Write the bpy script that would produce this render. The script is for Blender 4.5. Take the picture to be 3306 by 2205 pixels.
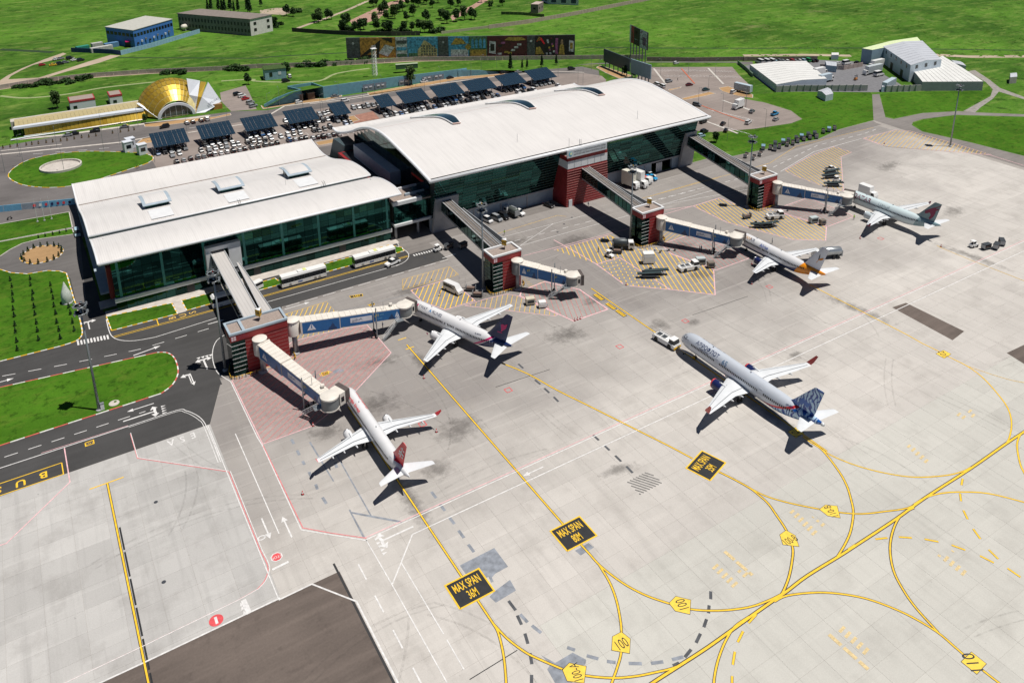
import bpy, math, random
from mathutils import Vector, Matrix
random.seed(7)
for o in list(bpy.data.objects): bpy.data.objects.remove(o)
sc = bpy.context.scene; col = sc.collection
R = math.radians
# ------------------------------------------------------------------ camera
cd = bpy.data.cameras.new('camera'); cam = bpy.data.objects.new('camera', cd); col.objects.link(cam)
cd.sensor_width = 36; cd.lens = 29.02; cd.shift_y = -0.2259; cd.clip_start = 1; cd.clip_end = 9000
CR=(0.850641,-0.52569,-0.007704); CU=(0.165246,0.253423,0.953137); CB=(-0.499102,-0.812051,0.30244)
cam.matrix_world = Matrix(((CR[0],CU[0],CB[0],0),(CR[1],CU[1],CB[1],0),(CR[2],CU[2],CB[2],127),(0,0,0,1)))
sc.camera = cam
# ------------------------------------------------------------------ world and sun
SUN_EL, SUN_AZ = 72.0, -42.0        # degrees; azimuth from +X towards +Y
w = bpy.data.worlds.new('World'); sc.world = w; w.use_nodes = True
nt = w.node_tree; nt.nodes.clear()
sky = nt.nodes.new('ShaderNodeTexSky'); sky.sky_type = 'NISHITA'; sky.sun_disc = False
sky.sun_elevation = R(SUN_EL); sky.sun_rotation = R(90 - SUN_AZ); sky.air_density = 0.5; sky.dust_density = 0.0
bg = nt.nodes.new('ShaderNodeBackground'); bg.inputs[1].default_value = 0.05
ow = nt.nodes.new('ShaderNodeOutputWorld')
nt.links.new(sky.outputs[0], bg.inputs[0]); nt.links.new(bg.outputs[0], ow.inputs[0])
sl = bpy.data.lights.new('sun', 'SUN'); sl.energy = 5.0; sl.angle = R(0.53); sl.color = (1.0, 0.955, 0.89)
so = bpy.data.objects.new('sun', sl); col.objects.link(so); so.location = (0, 0, 300)
sd = Vector((math.cos(R(SUN_EL))*math.cos(R(SUN_AZ)), math.cos(R(SUN_EL))*math.sin(R(SUN_AZ)), math.sin(R(SUN_EL))))
so.rotation_euler = sd.to_track_quat('Z', 'Y').to_euler()
sc.view_settings.view_transform = 'Standard'; sc.view_settings.look = 'None'
sc.view_settings.exposure = 0.04; sc.view_settings.gamma = 1
sc.render.engine = 'CYCLES'
# ------------------------------------------------------------------ helpers
def s2l(c): return tuple(((x/255)/12.92 if x/255 <= .04045 else ((x/255+.055)/1.055)**2.4) for x in c)
class NT:
 def __init__(s, m): s.t = m.node_tree; s.n = s.t.nodes; s.l = s.t.links
 def new(s, typ, **kw):
  x = s.n.new('ShaderNode'+typ)
  for k, v in kw.items():
   if k.startswith('i_'):
    key = k[2:]; x.inputs[int(key) if key.isdigit() else key].default_value = v
   else: setattr(x, k, v)
  return x
 def link(s, a, b): s.l.new(a, b)
 def math(s, op, a, b=None, c=None):
  x = s.n.new('ShaderNodeMath'); x.operation = op
  for i, v in enumerate((a, b, c)):
   if v is None: continue
   if isinstance(v, (int, float)): x.inputs[i].default_value = v
   else: s.l.new(v, x.inputs[i])
  return x.outputs[0]
 def mix(s, f, a, b, mode='MIX'):
  x = s.n.new('ShaderNodeMix'); x.data_type = 'RGBA'; x.blend_type = mode
  for i, v in ((0, f), (6, a), (7, b)):
   if isinstance(v, (int, float)): x.inputs[i].default_value = v
   elif isinstance(v, tuple): x.inputs[i].default_value = (*v[:3], 1)
   else: s.l.new(v, x.inputs[i])
  return x.outputs[2]
 def ramp(s, f, pts):
  x = s.n.new('ShaderNodeValToRGB'); e = x.color_ramp.elements
  while len(e) < len(pts): e.new(.5)
  for k, (p, c) in zip(e, pts):
   k.position = p; k.color = (*(c if isinstance(c, tuple) else (c, c, c)), 1)
  s.l.new(f, x.inputs[0]); return x.outputs[0]
 def noise(s, vec, scale, detail=4, rough=.55):
  x = s.n.new('ShaderNodeTexNoise'); x.inputs['Scale'].default_value = scale
  x.inputs['Detail'].default_value = detail; x.inputs['Roughness'].default_value = rough
  if vec is not None: s.l.new(vec, x.inputs['Vector'])
  return x.outputs[0]
 def pos(s, world=True):
  if world: return s.n.new('ShaderNodeNewGeometry').outputs['Position']
  return s.n.new('ShaderNodeTexCoord').outputs['Object']
 def scale(s, v, sx, sy, sz=1):
  x = s.n.new('ShaderNodeMapping'); x.inputs['Scale'].default_value = (sx, sy, sz); s.l.new(v, x.inputs['Vector']); return x.outputs[0]
 def bump(s, h, bsdf, dist=.02, strength=.5):
  x = s.n.new('ShaderNodeBump'); x.inputs['Distance'].default_value = dist; x.inputs['Strength'].default_value = strength
  s.l.new(h, x.inputs['Height']); s.l.new(x.outputs[0], bsdf.inputs['Normal'])
def rawmat(name, rough=.6, metal=0., spec=.5):
 m = bpy.data.materials.new(name); m.use_nodes = True
 b = m.node_tree.nodes['Principled BSDF']
 b.inputs['Roughness'].default_value = rough; b.inputs['Metallic'].default_value = metal
 b.inputs['Specular IOR Level'].default_value = spec
 return m, NT(m), b
MATS = {}
def M(name, rgb=None, rough=.6, metal=0., var=.12, scale=.6, spec=.5, bump=0.):
 """plain procedural paint/metal/fabric: base colour with soft noise wear"""
 if name in MATS: return MATS[name]
 m, t, b = rawmat(name, rough, metal, spec)
 n = t.noise(t.pos(True), scale, 5)
 c = t.mix(t.ramp(n, [(.3, 0.), (.7, 1.)]), tuple(x*(1-var) for x in rgb), tuple(min(1, x*(1+var*.6)) for x in rgb))
 t.link(c, b.inputs['Base Color'])
 if bump: t.bump(n, b, bump)
 MATS[name] = m; return m
def tagp(o, label=None, cat=None, group=None, kind=None):
 for k, v in (('label', label), ('category', cat), ('group', group), ('kind', kind)):
  if v: o[k] = v
 return o
def thing(name, label, cat, loc=(0, 0, 0), rz=0, group=None, kind=None):
 o = bpy.data.objects.new(name, None); col.objects.link(o); o.empty_display_size = .3
 o.location = loc if len(loc) == 3 else (*loc, 0); o.rotation_euler = (0, 0, rz)
 return tagp(o, label, cat, group, kind)
def link(name, me, parent=None, loc=None, rz=None):
 o = bpy.data.objects.new(name, me); col.objects.link(o)
 if parent: o.parent = parent
 if loc is not None: o.location = loc
 if rz is not None: o.rotation_euler = (0, 0, rz)
 return o
KIDS = {}
def copy_tree(o, loc=None, rz=None, label=None, parent=None, scale=None):
 c = o.copy(); col.objects.link(c)
 if parent is not None: c.parent = parent
 for ch in [x for x in KIDS.get(o.name, o.children)]: copy_tree(ch, parent=c)
 if loc is not None: c.location = loc if len(loc) == 3 else (*loc, 0)
 if rz is not None: c.rotation_euler = (0, 0, rz)
 if label: c['label'] = label
 if scale: c.scale = scale
 return c
class MB:
 def __init__(s): s.v = []; s.f = []; s.m = []; s.mi = 0
 def add(s, vs, fs):
  n = len(s.v); s.v += [tuple(p) for p in vs]
  for f in fs: s.f.append(tuple(i+n for i in f)); s.m.append(s.mi)
  return s
 def poly(s, pts, z=None):
  pts = [(*p[:2], z) if z is not None else tuple(p) for p in pts]
  return s.add(pts, [tuple(range(len(pts)))])
 def box(s, x0, x1, y0, y1, z0, z1):
  v = [(x0,y0,z0),(x1,y0,z0),(x1,y1,z0),(x0,y1,z0),(x0,y0,z1),(x1,y0,z1),(x1,y1,z1),(x0,y1,z1)]
  return s.add(v, [(3,2,1,0),(4,5,6,7),(0,1,5,4),(1,2,6,5),(2,3,7,6),(3,0,4,7)])
 def hexa(s, v): return s.add(v, [(3,2,1,0),(4,5,6,7),(0,1,5,4),(1,2,6,5),(2,3,7,6),(3,0,4,7)])
 def prism(s, poly, z0, z1):
  a = sum(poly[i][0]*poly[(i+1)%len(poly)][1]-poly[(i+1)%len(poly)][0]*poly[i][1] for i in range(len(poly)))
  if a < 0: poly = poly[::-1]
  n = len(poly); v = [(*p[:2], z0) for p in poly]+[(*p[:2], z1) for p in poly]
  return s.add(v, [tuple(range(n-1, -1, -1)), tuple(range(n, 2*n))]+[(i, (i+1)%n, n+(i+1)%n, n+i) for i in range(n)])
 def extr(s, prof, axis, a0, a1):
  """profile of (u,z) extruded along 'x' (u=y) or 'y' (u=x)"""
  n = len(prof)
  P = (lambda u, z, a: (a, u, z)) if axis == 'x' else (lambda u, z, a: (u, a, z))
  v = [P(u, z, a0) for u, z in prof]+[P(u, z, a1) for u, z in prof]
  return s.add(v, [tuple(range(n-1, -1, -1)), tuple(range(n, 2*n))]+[(i, (i+1)%n, n+(i+1)%n, n+i) for i in range(n)])
 def tube(s, pts, r, n=8, cap=True):
  pts = [Vector(p) for p in pts]; rs = r if isinstance(r, (list, tuple)) else [r]*len(pts)
  rings = []
  for i, p in enumerate(pts):
   d = (pts[min(i+1, len(pts)-1)]-pts[max(i-1, 0)]).normalized()
   up = Vector((0, 0, 1)) if abs(d.z) < .95 else Vector((1, 0, 0))
   a = d.cross(up).normalized(); b = a.cross(d)
   rings.append([p+(a*math.cos(2*math.pi*k/n)+b*math.sin(2*math.pi*k/n))*rs[i] for k in range(n)])
  return s.loft(rings, cap)
 def loft(s, rings, cap=True):
  n = len(rings[0]); v = [q for r in rings for q in r]
  f = [(i*n+k, i*n+(k+1)%n, (i+1)*n+(k+1)%n, (i+1)*n+k) for i in range(len(rings)-1) for k in range(n)]
  if cap: f += [tuple(range(n-1, -1, -1)), tuple(range((len(rings)-1)*n, len(rings)*n))]
  return s.add(v, f)
 def bar(s, a, b, w, h):
  a, b = Vector(a), Vector(b); d = (b-a).normalized()
  up = Vector((0, 0, 1)) if abs(d.z) < .95 else Vector((1, 0, 0))
  x = d.cross(up).normalized()*w/2; y = x.cross(d).normalized()*h/2
  return s.hexa([a-x-y, a+x-y, a+x+y, a-x+y, b-x-y, b+x-y, b+x+y, b-x+y])
 def lathe(s, prof, c=(0, 0, 0), n=16, axis='z'):
  P = {'z': lambda r, h, t: (c[0]+r*math.cos(t), c[1]+r*math.sin(t), c[2]+h),
    'x': lambda r, h, t: (c[0]+h, c[1]+r*math.cos(t), c[2]+r*math.sin(t)),
    'y': lambda r, h, t: (c[0]+r*math.sin(t), c[1]+h, c[2]+r*math.cos(t))}[axis]
  return s.loft([[P(r, h, 2*math.pi*k/n) for k in range(n)] for r, h in prof])
 def strip(s, pts, w, z):
  """flat ribbon of width w along a polyline"""
  pts = [Vector((p[0], p[1])) for p in pts]; L = []; Rr = []
  for i, p in enumerate(pts):
   d1 = (pts[i]-pts[i-1]).normalized() if i else None
   d2 = (pts[i+1]-pts[i]).normalized() if i < len(pts)-1 else None
   d = ((d1 or d2)+(d2 or d1)); d = d.normalized() if d.length > 1e-6 else (d1 or d2)
   n = Vector((-d.y, d.x)); k = 1
   if d1 is not None and d2 is not None: k = 1/max(.5, n.dot(Vector((-d1.y, d1.x))))
   L.append(p+n*w/2*k); Rr.append(p-n*w/2*k)
  for i in range(len(pts)-1):
   s.add([(*Rr[i], z), (*Rr[i+1], z), (*L[i+1], z), (*L[i], z)], [(0, 1, 2, 3)])
  return s
 def dashes(s, pts, w, z, on, off, start=0.):
  pts = [Vector((p[0], p[1])) for p in pts]; pos = -start
  seg = [(pts[i], pts[i+1]) for i in range(len(pts)-1)]; tot = sum((b-a).length for a, b in seg)
  def at(t):
   for a, b in seg:
    l = (b-a).length
    if t <= l: return a+(b-a)*(t/l)
    t -= l
   return seg[-1][1]
  t = start
  while t < tot:
   e = min(t+on, tot); m = [at(t), at((t+e)/2), at(e)]
   s.strip(m, w, z); t += on+off
  return s
 def mesh(s, name, mat=None, smooth=False, angle=None):
  me = bpy.data.meshes.new(name); me.from_pydata(s.v, [], s.f)
  for mm in (mat if isinstance(mat, (list, tuple)) else [mat]):
   if mm: me.materials.append(mm)
  if any(s.m): me.polygons.foreach_set('material_index', s.m)
  if smooth:
   me.polygons.foreach_set('use_smooth', [True]*len(me.polygons))
   if angle: me.set_sharp_from_angle(angle=R(angle))
  me.validate(); me.update(); return me
 def build(s, name, mat, parent=None, smooth=False, angle=None, loc=None, rz=None, kind=None, label=None):
  o = link(name, s.mesh(name, mat, smooth, angle), parent, loc, rz)
  return tagp(o, label, kind=kind)
def cat(pts, n=6, closed=False):
 """Catmull-Rom through 2D points"""
 P = [Vector(p[:2]) for p in pts]; out = []; N = len(P)
 for i in range(N if closed else N-1):
  g = (lambda k: P[k % N]) if closed else (lambda k: P[min(max(k, 0), N-1)])
  a, b, c, d = g(i-1), g(i), g(i+1), g(i+2)
  for k in range(n):
   t = k/n
   out.append(tuple(.5*((2*b)+(c-a)*t+(2*a-5*b+4*c-d)*t*t+(3*b-a-3*c+d)*t**3)))
 if not closed: out.append(tuple(P[-1]))
 return out
def arc(cx, cy, r, a0, a1, n=12): return [(cx+r*math.cos(R(a0+(a1-a0)*k/n)), cy+r*math.sin(R(a0+(a1-a0)*k/n))) for k in range(n+1)]
FONT_CACHE = {}
def text_mesh(txt, size=1., align='CENTER', extrude=0., mat=None, name='lettering', bold=0., xs=1.):
 key = (txt, size, align, extrude, mat.name if mat else '', bold, xs)
 if key in FONT_CACHE: return FONT_CACHE[key]
 cu = bpy.data.curves.new(name, 'FONT'); cu.body = txt; cu.size = size; cu.align_x = align; cu.align_y = 'CENTER'
 cu.extrude = extrude; cu.offset = bold; cu.resolution_u = 3; cu.fill_mode = 'FRONT' if not extrude else 'BOTH'
 o = bpy.data.objects.new(name, cu); col.objects.link(o)
 dg = bpy.context.evaluated_depsgraph_get()
 me = bpy.data.meshes.new_from_object(o.evaluated_get(dg)); me.name = name
 bpy.data.objects.remove(o); bpy.data.curves.remove(cu)
 if xs != 1:
  for v in me.vertices: v.co.x *= xs
 me.materials.clear()
 if mat: me.materials.append(mat)
 FONT_CACHE[key] = me; return me
def ground_text(txt, xy, ang, size, z, mat, parent, xs=1., bold=0., name='lettering'):
 o = link(name, text_mesh(txt, size, mat=mat, xs=xs, bold=bold), parent); o.location = (*xy, z); o.rotation_euler = (0, 0, R(ang)); return o
# ================================================================== ground materials
def mat_concrete(name, base, sx, sy, stain=.5, ox=0., oy=0., seed=0., tone=.16, stand_tone=None):
 m, t, b = rawmat(name, .85, 0, .25)
 p = t.pos(); sep = t.new('SeparateXYZ'); t.link(p, sep.inputs[0])
 ix = t.math('FLOOR', t.math('DIVIDE', t.math('SUBTRACT', sep.outputs[0], ox), sx))
 iy = t.math('FLOOR', t.math('DIVIDE', t.math('SUBTRACT', sep.outputs[1], oy), sy))
 cmb = t.new('CombineXYZ'); t.link(ix, cmb.inputs[0]); t.link(iy, cmb.inputs[1]); cmb.inputs[2].default_value = seed
 wn = t.new('TexWhiteNoise'); t.link(cmb.outputs[0], wn.inputs['Vector'])
 cm2 = t.new('CombineXYZ'); t.link(t.math('FLOOR', t.math('DIVIDE', ix, 7.)), cm2.inputs[0]); t.link(iy, cm2.inputs[1]); cm2.inputs[2].default_value = seed+9
 wn2 = t.new('TexWhiteNoise'); t.link(cm2.outputs[0], wn2.inputs['Vector'])
 tn = t.math('ADD', t.math('MULTIPLY', wn.outputs[0], .55), t.math('MULTIPLY', wn2.outputs[0], .45))
 if stand_tone:      # darker tone towards the stands, broken by noise, fading to the right
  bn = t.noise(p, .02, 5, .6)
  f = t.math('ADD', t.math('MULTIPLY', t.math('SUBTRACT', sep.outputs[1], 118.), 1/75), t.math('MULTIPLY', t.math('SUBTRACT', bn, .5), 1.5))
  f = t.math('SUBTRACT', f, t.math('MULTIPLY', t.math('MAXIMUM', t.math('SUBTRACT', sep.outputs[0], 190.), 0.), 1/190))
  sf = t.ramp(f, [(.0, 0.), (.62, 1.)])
 lo = tuple(x*(1-tone) for x in base); hi = tuple(x*(1+tone*.75) for x in base)
 c = t.mix(tn, lo, hi)
 if stand_tone: c = t.mix(sf, c, t.mix(tn, tuple(x*(1-tone) for x in stand_tone), tuple(x*(1+tone) for x in stand_tone)))
 big = t.noise(p, .018, 5, .6); c = t.mix(t.ramp(big, [(.35, 0.), (.68, .55*stain)]), c, tuple(x*.62 for x in base))
 med = t.noise(p, .13, 6, .65); c = t.mix(t.ramp(med, [(.5, 0.), (.75, .7*stain)]), c, tuple(x*.55 for x in (base[0], base[1]*.97, base[2]*.95)))
 # rubbed streaks along the stand axis
 st = t.noise(t.scale(p, .55, .035, 1), 1.0, 5, .6); c = t.mix(t.ramp(st, [(.5, 0.), (.72, .5*stain)]), c, tuple(x*.6 for x in base))
 st2 = t.noise(t.scale(p, .03, .5, 1), 1.3, 4, .6); c = t.mix(t.ramp(st2, [(.55, 0.), (.75, .35*stain)]), c, tuple(min(1, x*1.25) for x in base))
 sp = t.noise(p, 1.1, 3, .5); c = t.mix(t.ramp(sp, [(.72, 0.), (.8, .7*stain)]), c, tuple(x*.3 for x in base))
 fine = t.noise(p, 5., 4, .7); c = t.mix(.18, c, fine, 'OVERLAY')
 t.link(c, b.inputs['Base Color']); t.bump(fine, b, .01, .25)
 return m
def mat_asphalt(name, base, stain=.5, fine=4.):
 m, t, b = rawmat(name, .82, 0, .3); p = t.pos()
 c = t.mix(t.ramp(t.noise(p, .05, 5, .6), [(.3, 0.), (.7, 1.)]), tuple(x*.8 for x in base), tuple(x*1.22 for x in base))
 tr = t.noise(t.scale(p, .04, .5, 1), 1., 4); c = t.mix(t.ramp(tr, [(.45, 0.), (.7, .5*stain)]), c, tuple(min(1, x*1.6) for x in base))
 med = t.noise(p, .3, 6, .7); c = t.mix(t.ramp(med, [(.55, 0.), (.75, .6*stain)]), c, tuple(x*.5 for x in base))
 f = t.noise(p, fine, 3, .7); c = t.mix(.2, c, f, 'OVERLAY')
 t.link(c, b.inputs['Base Color']); t.bump(f, b, .01, .3); return m
def mat_grass(name, a, bb, dry, dryamt=.5, s=1., bumpd=.12, soil=(.20, .19, .085)):
 m, t, b = rawmat(name, .95, 0, .1); p = t.pos()
 c = t.mix(t.ramp(t.noise(p, .9*s, 6, .75), [(.32, 0.), (.68, 1.)]), a, bb)
 big = t.noise(p, .03*s, 6, .65); c = t.mix(t.ramp(big, [(.42, 0.), (.66, .85)]), c, tuple(x*.62 for x in a))
 lg = t.noise(p, .009, 4, .6); c = t.mix(t.ramp(lg, [(.45, 0.), (.7, .6)]), c, tuple(min(1, x*1.4) for x in bb))
 st = t.noise(t.scale(p, .10*s, .28*s, 1), 1.0, 7, .7); c = t.mix(t.ramp(st, [(.5, 0.), (.66, dryamt)]), c, dry)
 so = t.noise(p, .045*s, 8, .72); c = t.mix(t.ramp(so, [(.60, 0.), (.70, .75)]), c, soil)
 dk = t.noise(p, .22*s, 6, .75); c = t.mix(t.ramp(dk, [(.52, 0.), (.64, .75)]), c, tuple(x*.45 for x in a))
 f = t.noise(p, 3.*s, 4, .8); c = t.mix(.35, c, f, 'OVERLAY')
 t.link(c, b.inputs['Base Color'])
 h = t.math('ADD', f, t.math('MULTIPLY', dk, 3.)); t.bump(h, b, bumpd, .8); return m
SX, SY = 6.0, 5.0
G_FIELD = mat_grass('field_grass', (.040, .114, .012), (.086, .190, .020), (.19, .25, .06), .65, .55, .35)
G_LAWN = mat_grass('lawn_grass', (.034, .105, .006), (.062, .158, .010), (.105, .15, .02), .55, 1.6, .08, (.085, .12, .018))
C_APRON = mat_concrete('apron_concrete', (.500, .474, .443), SX, SY, .65, tone=.07, stand_tone=(.232, .214, .204))
C_LEFT = mat_concrete('left_stand_concrete', (.45, .44, .425), SX, SY, .85, seed=3., tone=.13)
C_TAXI = mat_concrete('taxiway_concrete', (.485, .475, .438), SX, SY, .5, seed=6., tone=.06)
C_JOINT = M('joint_filler', (.31, .285, .262), .9)
A_ROAD = mat_asphalt('road_asphalt', (.052, .051, .051), .5)
A_APR = mat_asphalt('apron_asphalt', (.18, .165, .155), .6)
A_BROWN = mat_asphalt('brown_asphalt', (.112, .090, .078), .9, 2.5)
A_CITY = mat_asphalt('car_park_asphalt', (.225, .190, .172), .5)
A_ROAD2 = mat_asphalt('city_road_asphalt', (.125, .115, .112), .5)
C_PAVE = M('pale_paving', (.48, .44, .40), .85, var=.2, scale=.5)
C_KERB = M('kerb_concrete', (.50, .47, .43), .85, var=.2, scale=1.2)
DIRT = mat_asphalt('dry_dirt', (.34, .21, .10), .5, 2.)
SAND = mat_asphalt('sandy_track', (.36, .29, .22), .5, 2.)
P_WHITE = M('white_road_paint', (.64, .63, .62), .7, var=.22, scale=1.4)
P_PINK = M('faded_red_border_paint', (.70, .43, .45), .7, var=.25, scale=1.2)
P_RED = M('red_road_paint', (.62, .075, .085), .7, var=.25, scale=1.2)
P_YEL = M('yellow_road_paint', (.80, .50, .025), .65, var=.16, scale=1.2)
P_YELF = M('worn_yellow_paint', (.62, .40, .09), .75, var=.4, scale=2.2)
P_BLK = M('black_road_paint', (.018, .019, .021), .6, var=.3, scale=1.)
P_GHOST = M('grey_paint_over', (.23, .25, .285), .8, var=.35, scale=.8)
P_GYEL = M('ghost_yellow_paint', (.60, .47, .25), .8, var=.3, scale=3.)
def structure(name, mb, mat, label=None):
 return mb.build(name, mat, kind='structure', label=label)
# ================================================================== terrain and pavements
mb = MB(); N = 40
mb.poly([(-3500, -600), (4500, -600), (4500, 5000), (-3500, 5000)], -0.01)
terrain = structure('terrain', mb, G_FIELD)
apron = structure('apron', MB().prism([(-90, -40), (345, -40), (345, 182), (347.6, 231.2), (322, 231.4), (303, 227.8), (270, 232), (253, 233.4), (250, 237), (109, 237), (108.9, 216.5), (53.6, 216.3), (50, 205), (48, 192), (34, 188.6), (29.5, 188), (24, 174.2), (-90, 174.2)], -.2, .010), C_JOINT)
# concrete slabs: near ones one by one, the far rest joined
slab_me = {}
def slab_mesh(mat):
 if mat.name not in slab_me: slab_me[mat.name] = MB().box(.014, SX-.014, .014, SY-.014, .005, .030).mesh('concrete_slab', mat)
 return slab_me[mat.name]
brown = [(23.9, 118.9), (34.8, 118.9), (34.8, -40), (-90, -40), (-90, 118.6)]
cells = []
for i in range(-15, 58):
 for j in range(-8, 47):
  x0, y0 = i*SX, j*SY; x1, y1 = x0+SX, y0+SY; cx, cy = x0+SX/2, y0+SY/2
  if x1 > 345.1 or x0 < -90: continue
  top = 170 if x1 <= 30.1 else (190 if x1 <= 48.1 else (216 if x1 <= 108.1 else (230 if x1 <= 252 else 228)))
  if y1 > top+.1: continue
  if x1 <= 36.1 and y1 <= 120.1: continue          # brown asphalt field
  # in the camera's view?
  v = Vector((cx, cy, -127)); dz = -v.dot(Vector(CB))
  if dz < 20: continue
  px = 1653+2664.9*v.dot(Vector(CR))/dz; py = 355.7-2664.9*v.dot(Vector(CU))/dz
  if not (-150 < px < 3450 and -50 < py < 2350): continue
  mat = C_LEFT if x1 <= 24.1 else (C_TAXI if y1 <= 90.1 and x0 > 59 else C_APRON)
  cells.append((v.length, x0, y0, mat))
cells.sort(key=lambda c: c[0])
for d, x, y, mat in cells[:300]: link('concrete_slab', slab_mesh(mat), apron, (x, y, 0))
rest = {}
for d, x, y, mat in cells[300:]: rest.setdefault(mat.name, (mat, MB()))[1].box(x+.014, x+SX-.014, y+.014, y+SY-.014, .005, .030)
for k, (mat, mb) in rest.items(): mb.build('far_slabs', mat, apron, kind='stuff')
# fill the leftover edge strips of the apron
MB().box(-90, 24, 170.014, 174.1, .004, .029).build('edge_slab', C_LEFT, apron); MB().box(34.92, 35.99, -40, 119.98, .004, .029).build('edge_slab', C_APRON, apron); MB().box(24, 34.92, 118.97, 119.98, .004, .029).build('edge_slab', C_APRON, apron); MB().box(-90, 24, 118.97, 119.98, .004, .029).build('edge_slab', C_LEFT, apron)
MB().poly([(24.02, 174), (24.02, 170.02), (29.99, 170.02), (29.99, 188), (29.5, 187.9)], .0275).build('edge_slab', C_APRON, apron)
e = MB()
for (x0, x1, y0, y1) in ((30.03, 47.9, 190, 190.9), (54, 108, 215.03, 216.2), (108.2, 250, 230.03, 236.8), (252.03, 345, 225.1, 227.6)): e.box(x0, x1, y0, y1, .004, .028)
e.poly([(48.1, 190.1), (54, 190.1), (54, 216), (53.6, 216), (50.1, 205)], .0272)
e.poly([(255, 227.7), (302.9, 227.7), (270, 231.9), (253.2, 233.2)], .0268); e.poly([(303.2, 227.7), (344.9, 227.7), (346.5, 230.9), (322, 231.2)], .0268)
e.build('edge_strip', A_APR, apron)
structure('brown_asphalt_field', MB().prism([(24.0, 118.95), (34.9, 118.95), (34.9, -40), (-90, -40), (-90, 118.6)], -.1, .026), A_BROWN)
structure('dark_asphalt_patch', MB().prism([(202.48,121.17), (208.16,120.58), (208.04,103.05), (201.22,102.25)], -.1, .036), A_BROWN)
structure('dark_asphalt_patch', MB().prism([(207.55,91.31), (218.55,90.74), (219.09,83.99), (206.04,84.27)], -.1, .036), A_BROWN)
# perimeter road to the right of the apron
structure('perimeter_road', MB().prism([(345, -40), (359.5, -40), (358.5, 166), (355.97,188.28), (351.74,208.5), (356.3,216.9), (360.8,219.3), (368.8,219.6), (388.5,214.6), (413.31,195.05), (520, 210), (524, 218), (417.15,197.07), (400.5,211.4), (395.0,217.3), (377.5,225.2), (357.3,227.1), (356.4,231.0), (389.1,257.5), (384.9,258.9), (347.2,231.0), (347.6, 231.2), (345, 182)], -.1, .024), A_APR)
structure('gravel_path', MB().prism([(400.0,211.7), (396.9,216.0), (433.7,223.0), (448.1,229.8), (458.9,239.9), (473.0,258.5), (479.1,257.8), (465.5,241.5), (453.6,229.0), (447.2,212.8), (442.8,210.5), (446.2,225.5), (430.5,219.9), (411.1,215.1)], -.1, .018), M('grey_gravel', (.27, .25, .23), .95, var=.3))
structure('mown_grass', MB().prism([(267.8,258.0), (289.0,252.3), (311.0,248.5), (320.6,250.9), (328.0,264.5), (327.6,282.0), (331.2,292.7), (347.3,288.9), (388.8,263.1), (384.0,258.1), (348.3,231.8), (321.4,232.3), (262.8,234.9), (251.9,242.0)], -.1, .003), G_LAWN); structure('mown_grass', MB().prism([(389.6,257.1), (411.7,248.1), (439.9,231.0), (453.4,234.7), (438.6,225.1), (398.3,217.5), (378.4,225.8), (358.9,228.2), (358.6,232.9)], -.1, .003), G_LAWN); structure('mown_grass', MB().prism([(359.2,218.2), (367.5,218.7), (387.2,213.8), (412.36,194.55), (423.33,186.29), (355.91,152.97), (359.12,166.57), (356.72,188.73), (352.83,209.21)], -.1, .003), G_LAWN)
structure('loop_road', MB().prism([(6.7,302.7), (-4.1,305.0), (-9.1,304.3), (-12.8,301.3), (-15.7,297.6), (-18.0,294.3), (-17.7,289.8), (-15.9,286.7), (-13.0,282.3), (-8.6,278.6), (-3.1,277.7), (0.2,275.2), (1.8,272.4), (2.7,268.2), (2.8,251.1), (5.3,249.5), (8.2,301.5)], -.1, .021), mat_asphalt('loop_asphalt', (.115, .108, .105), .6))
# asphalt service road in front of the low terminal
structure('service_road', MB().prism([(-90, 174.2), (24, 174.2), (29.5, 188), (34, 188.6), (33.4, 195.6), (47.9, 195.6), (50, 205), (53.6, 216.3), (107.9, 216.5), (108.9, 224.3), (112, 232), (112, 300), (98, 300), (98, 241), (9, 241), (8.6, 300), (2.4, 300), (2.4, 257), (-.5, 262), (-90, 262)], -.1, .018), A_ROAD)
structure('loading_apron', MB().box(98.6, 116, 226, 262, -.05, .022), A_APR)
# city side pavements
structure('forecourt_road', MB().prism([(-90, 298), (8, 298), (110, 322), (240, 322), (262, 332), (293.7,378.9), (290.8,391.7), (240.2,406.5), (208.2,410.0), (136, 411), (104, 409), (88.7,416.7), (48.8,421.4), (11.7,423.0), (-13.4,420.5), (-90, 418)], -.1, .015), A_ROAD2)
structure('car_park', MB().prism([(42, 344), (110, 341), (262, 334), (284.6,359.8), (287.7,367.9), (282.7,378.5), (269.0,386.1), (200, 396), (60, 397), (42, 392)], -.1, .019), A_CITY)
def lawn_island(name, pts, label=None, mat=G_LAWN, kerb=True, cols=None, L=2.2, h=.14, kw=.3):
 o = structure(name, MB().prism(pts, -.05, h), mat, label)
 if kerb:
  unit = {}
  def um(m):
   if m.name not in unit: unit[m.name] = MB().box(-.5, .5, -.5, .5, -.05, .17).mesh('kerb_block', m)
   return unit[m.name]
  P = [Vector(p) for p in pts]+[Vector(pts[0])]; k = 0
  for a, b in zip(P, P[1:]):
   d = b-a; n = max(1, round(d.length/L)); ang = math.atan2(d.y, d.x)
   for i in range(n):
    c = a+d*((i+.5)/n)
    if abs(c.x) > 88 and c.x < 0: k += 1; continue
    q = link('kerb_block', um(cols[k % len(cols)] if cols else C_KERB), o, (c.x, c.y, 0), ang); q.scale = (d.length/n*.985, kw, 1); k += 1
 return o
YW = [M('kerb_yellow_paint', (.75, .44, .04), .7, var=.25, scale=2), M('kerb_white_paint', (.72, .70, .66), .75, var=.25, scale=2)]
RW = [M('kerb_red_paint', (.60, .13, .10), .7, var=.3, scale=2), YW[1]]
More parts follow.
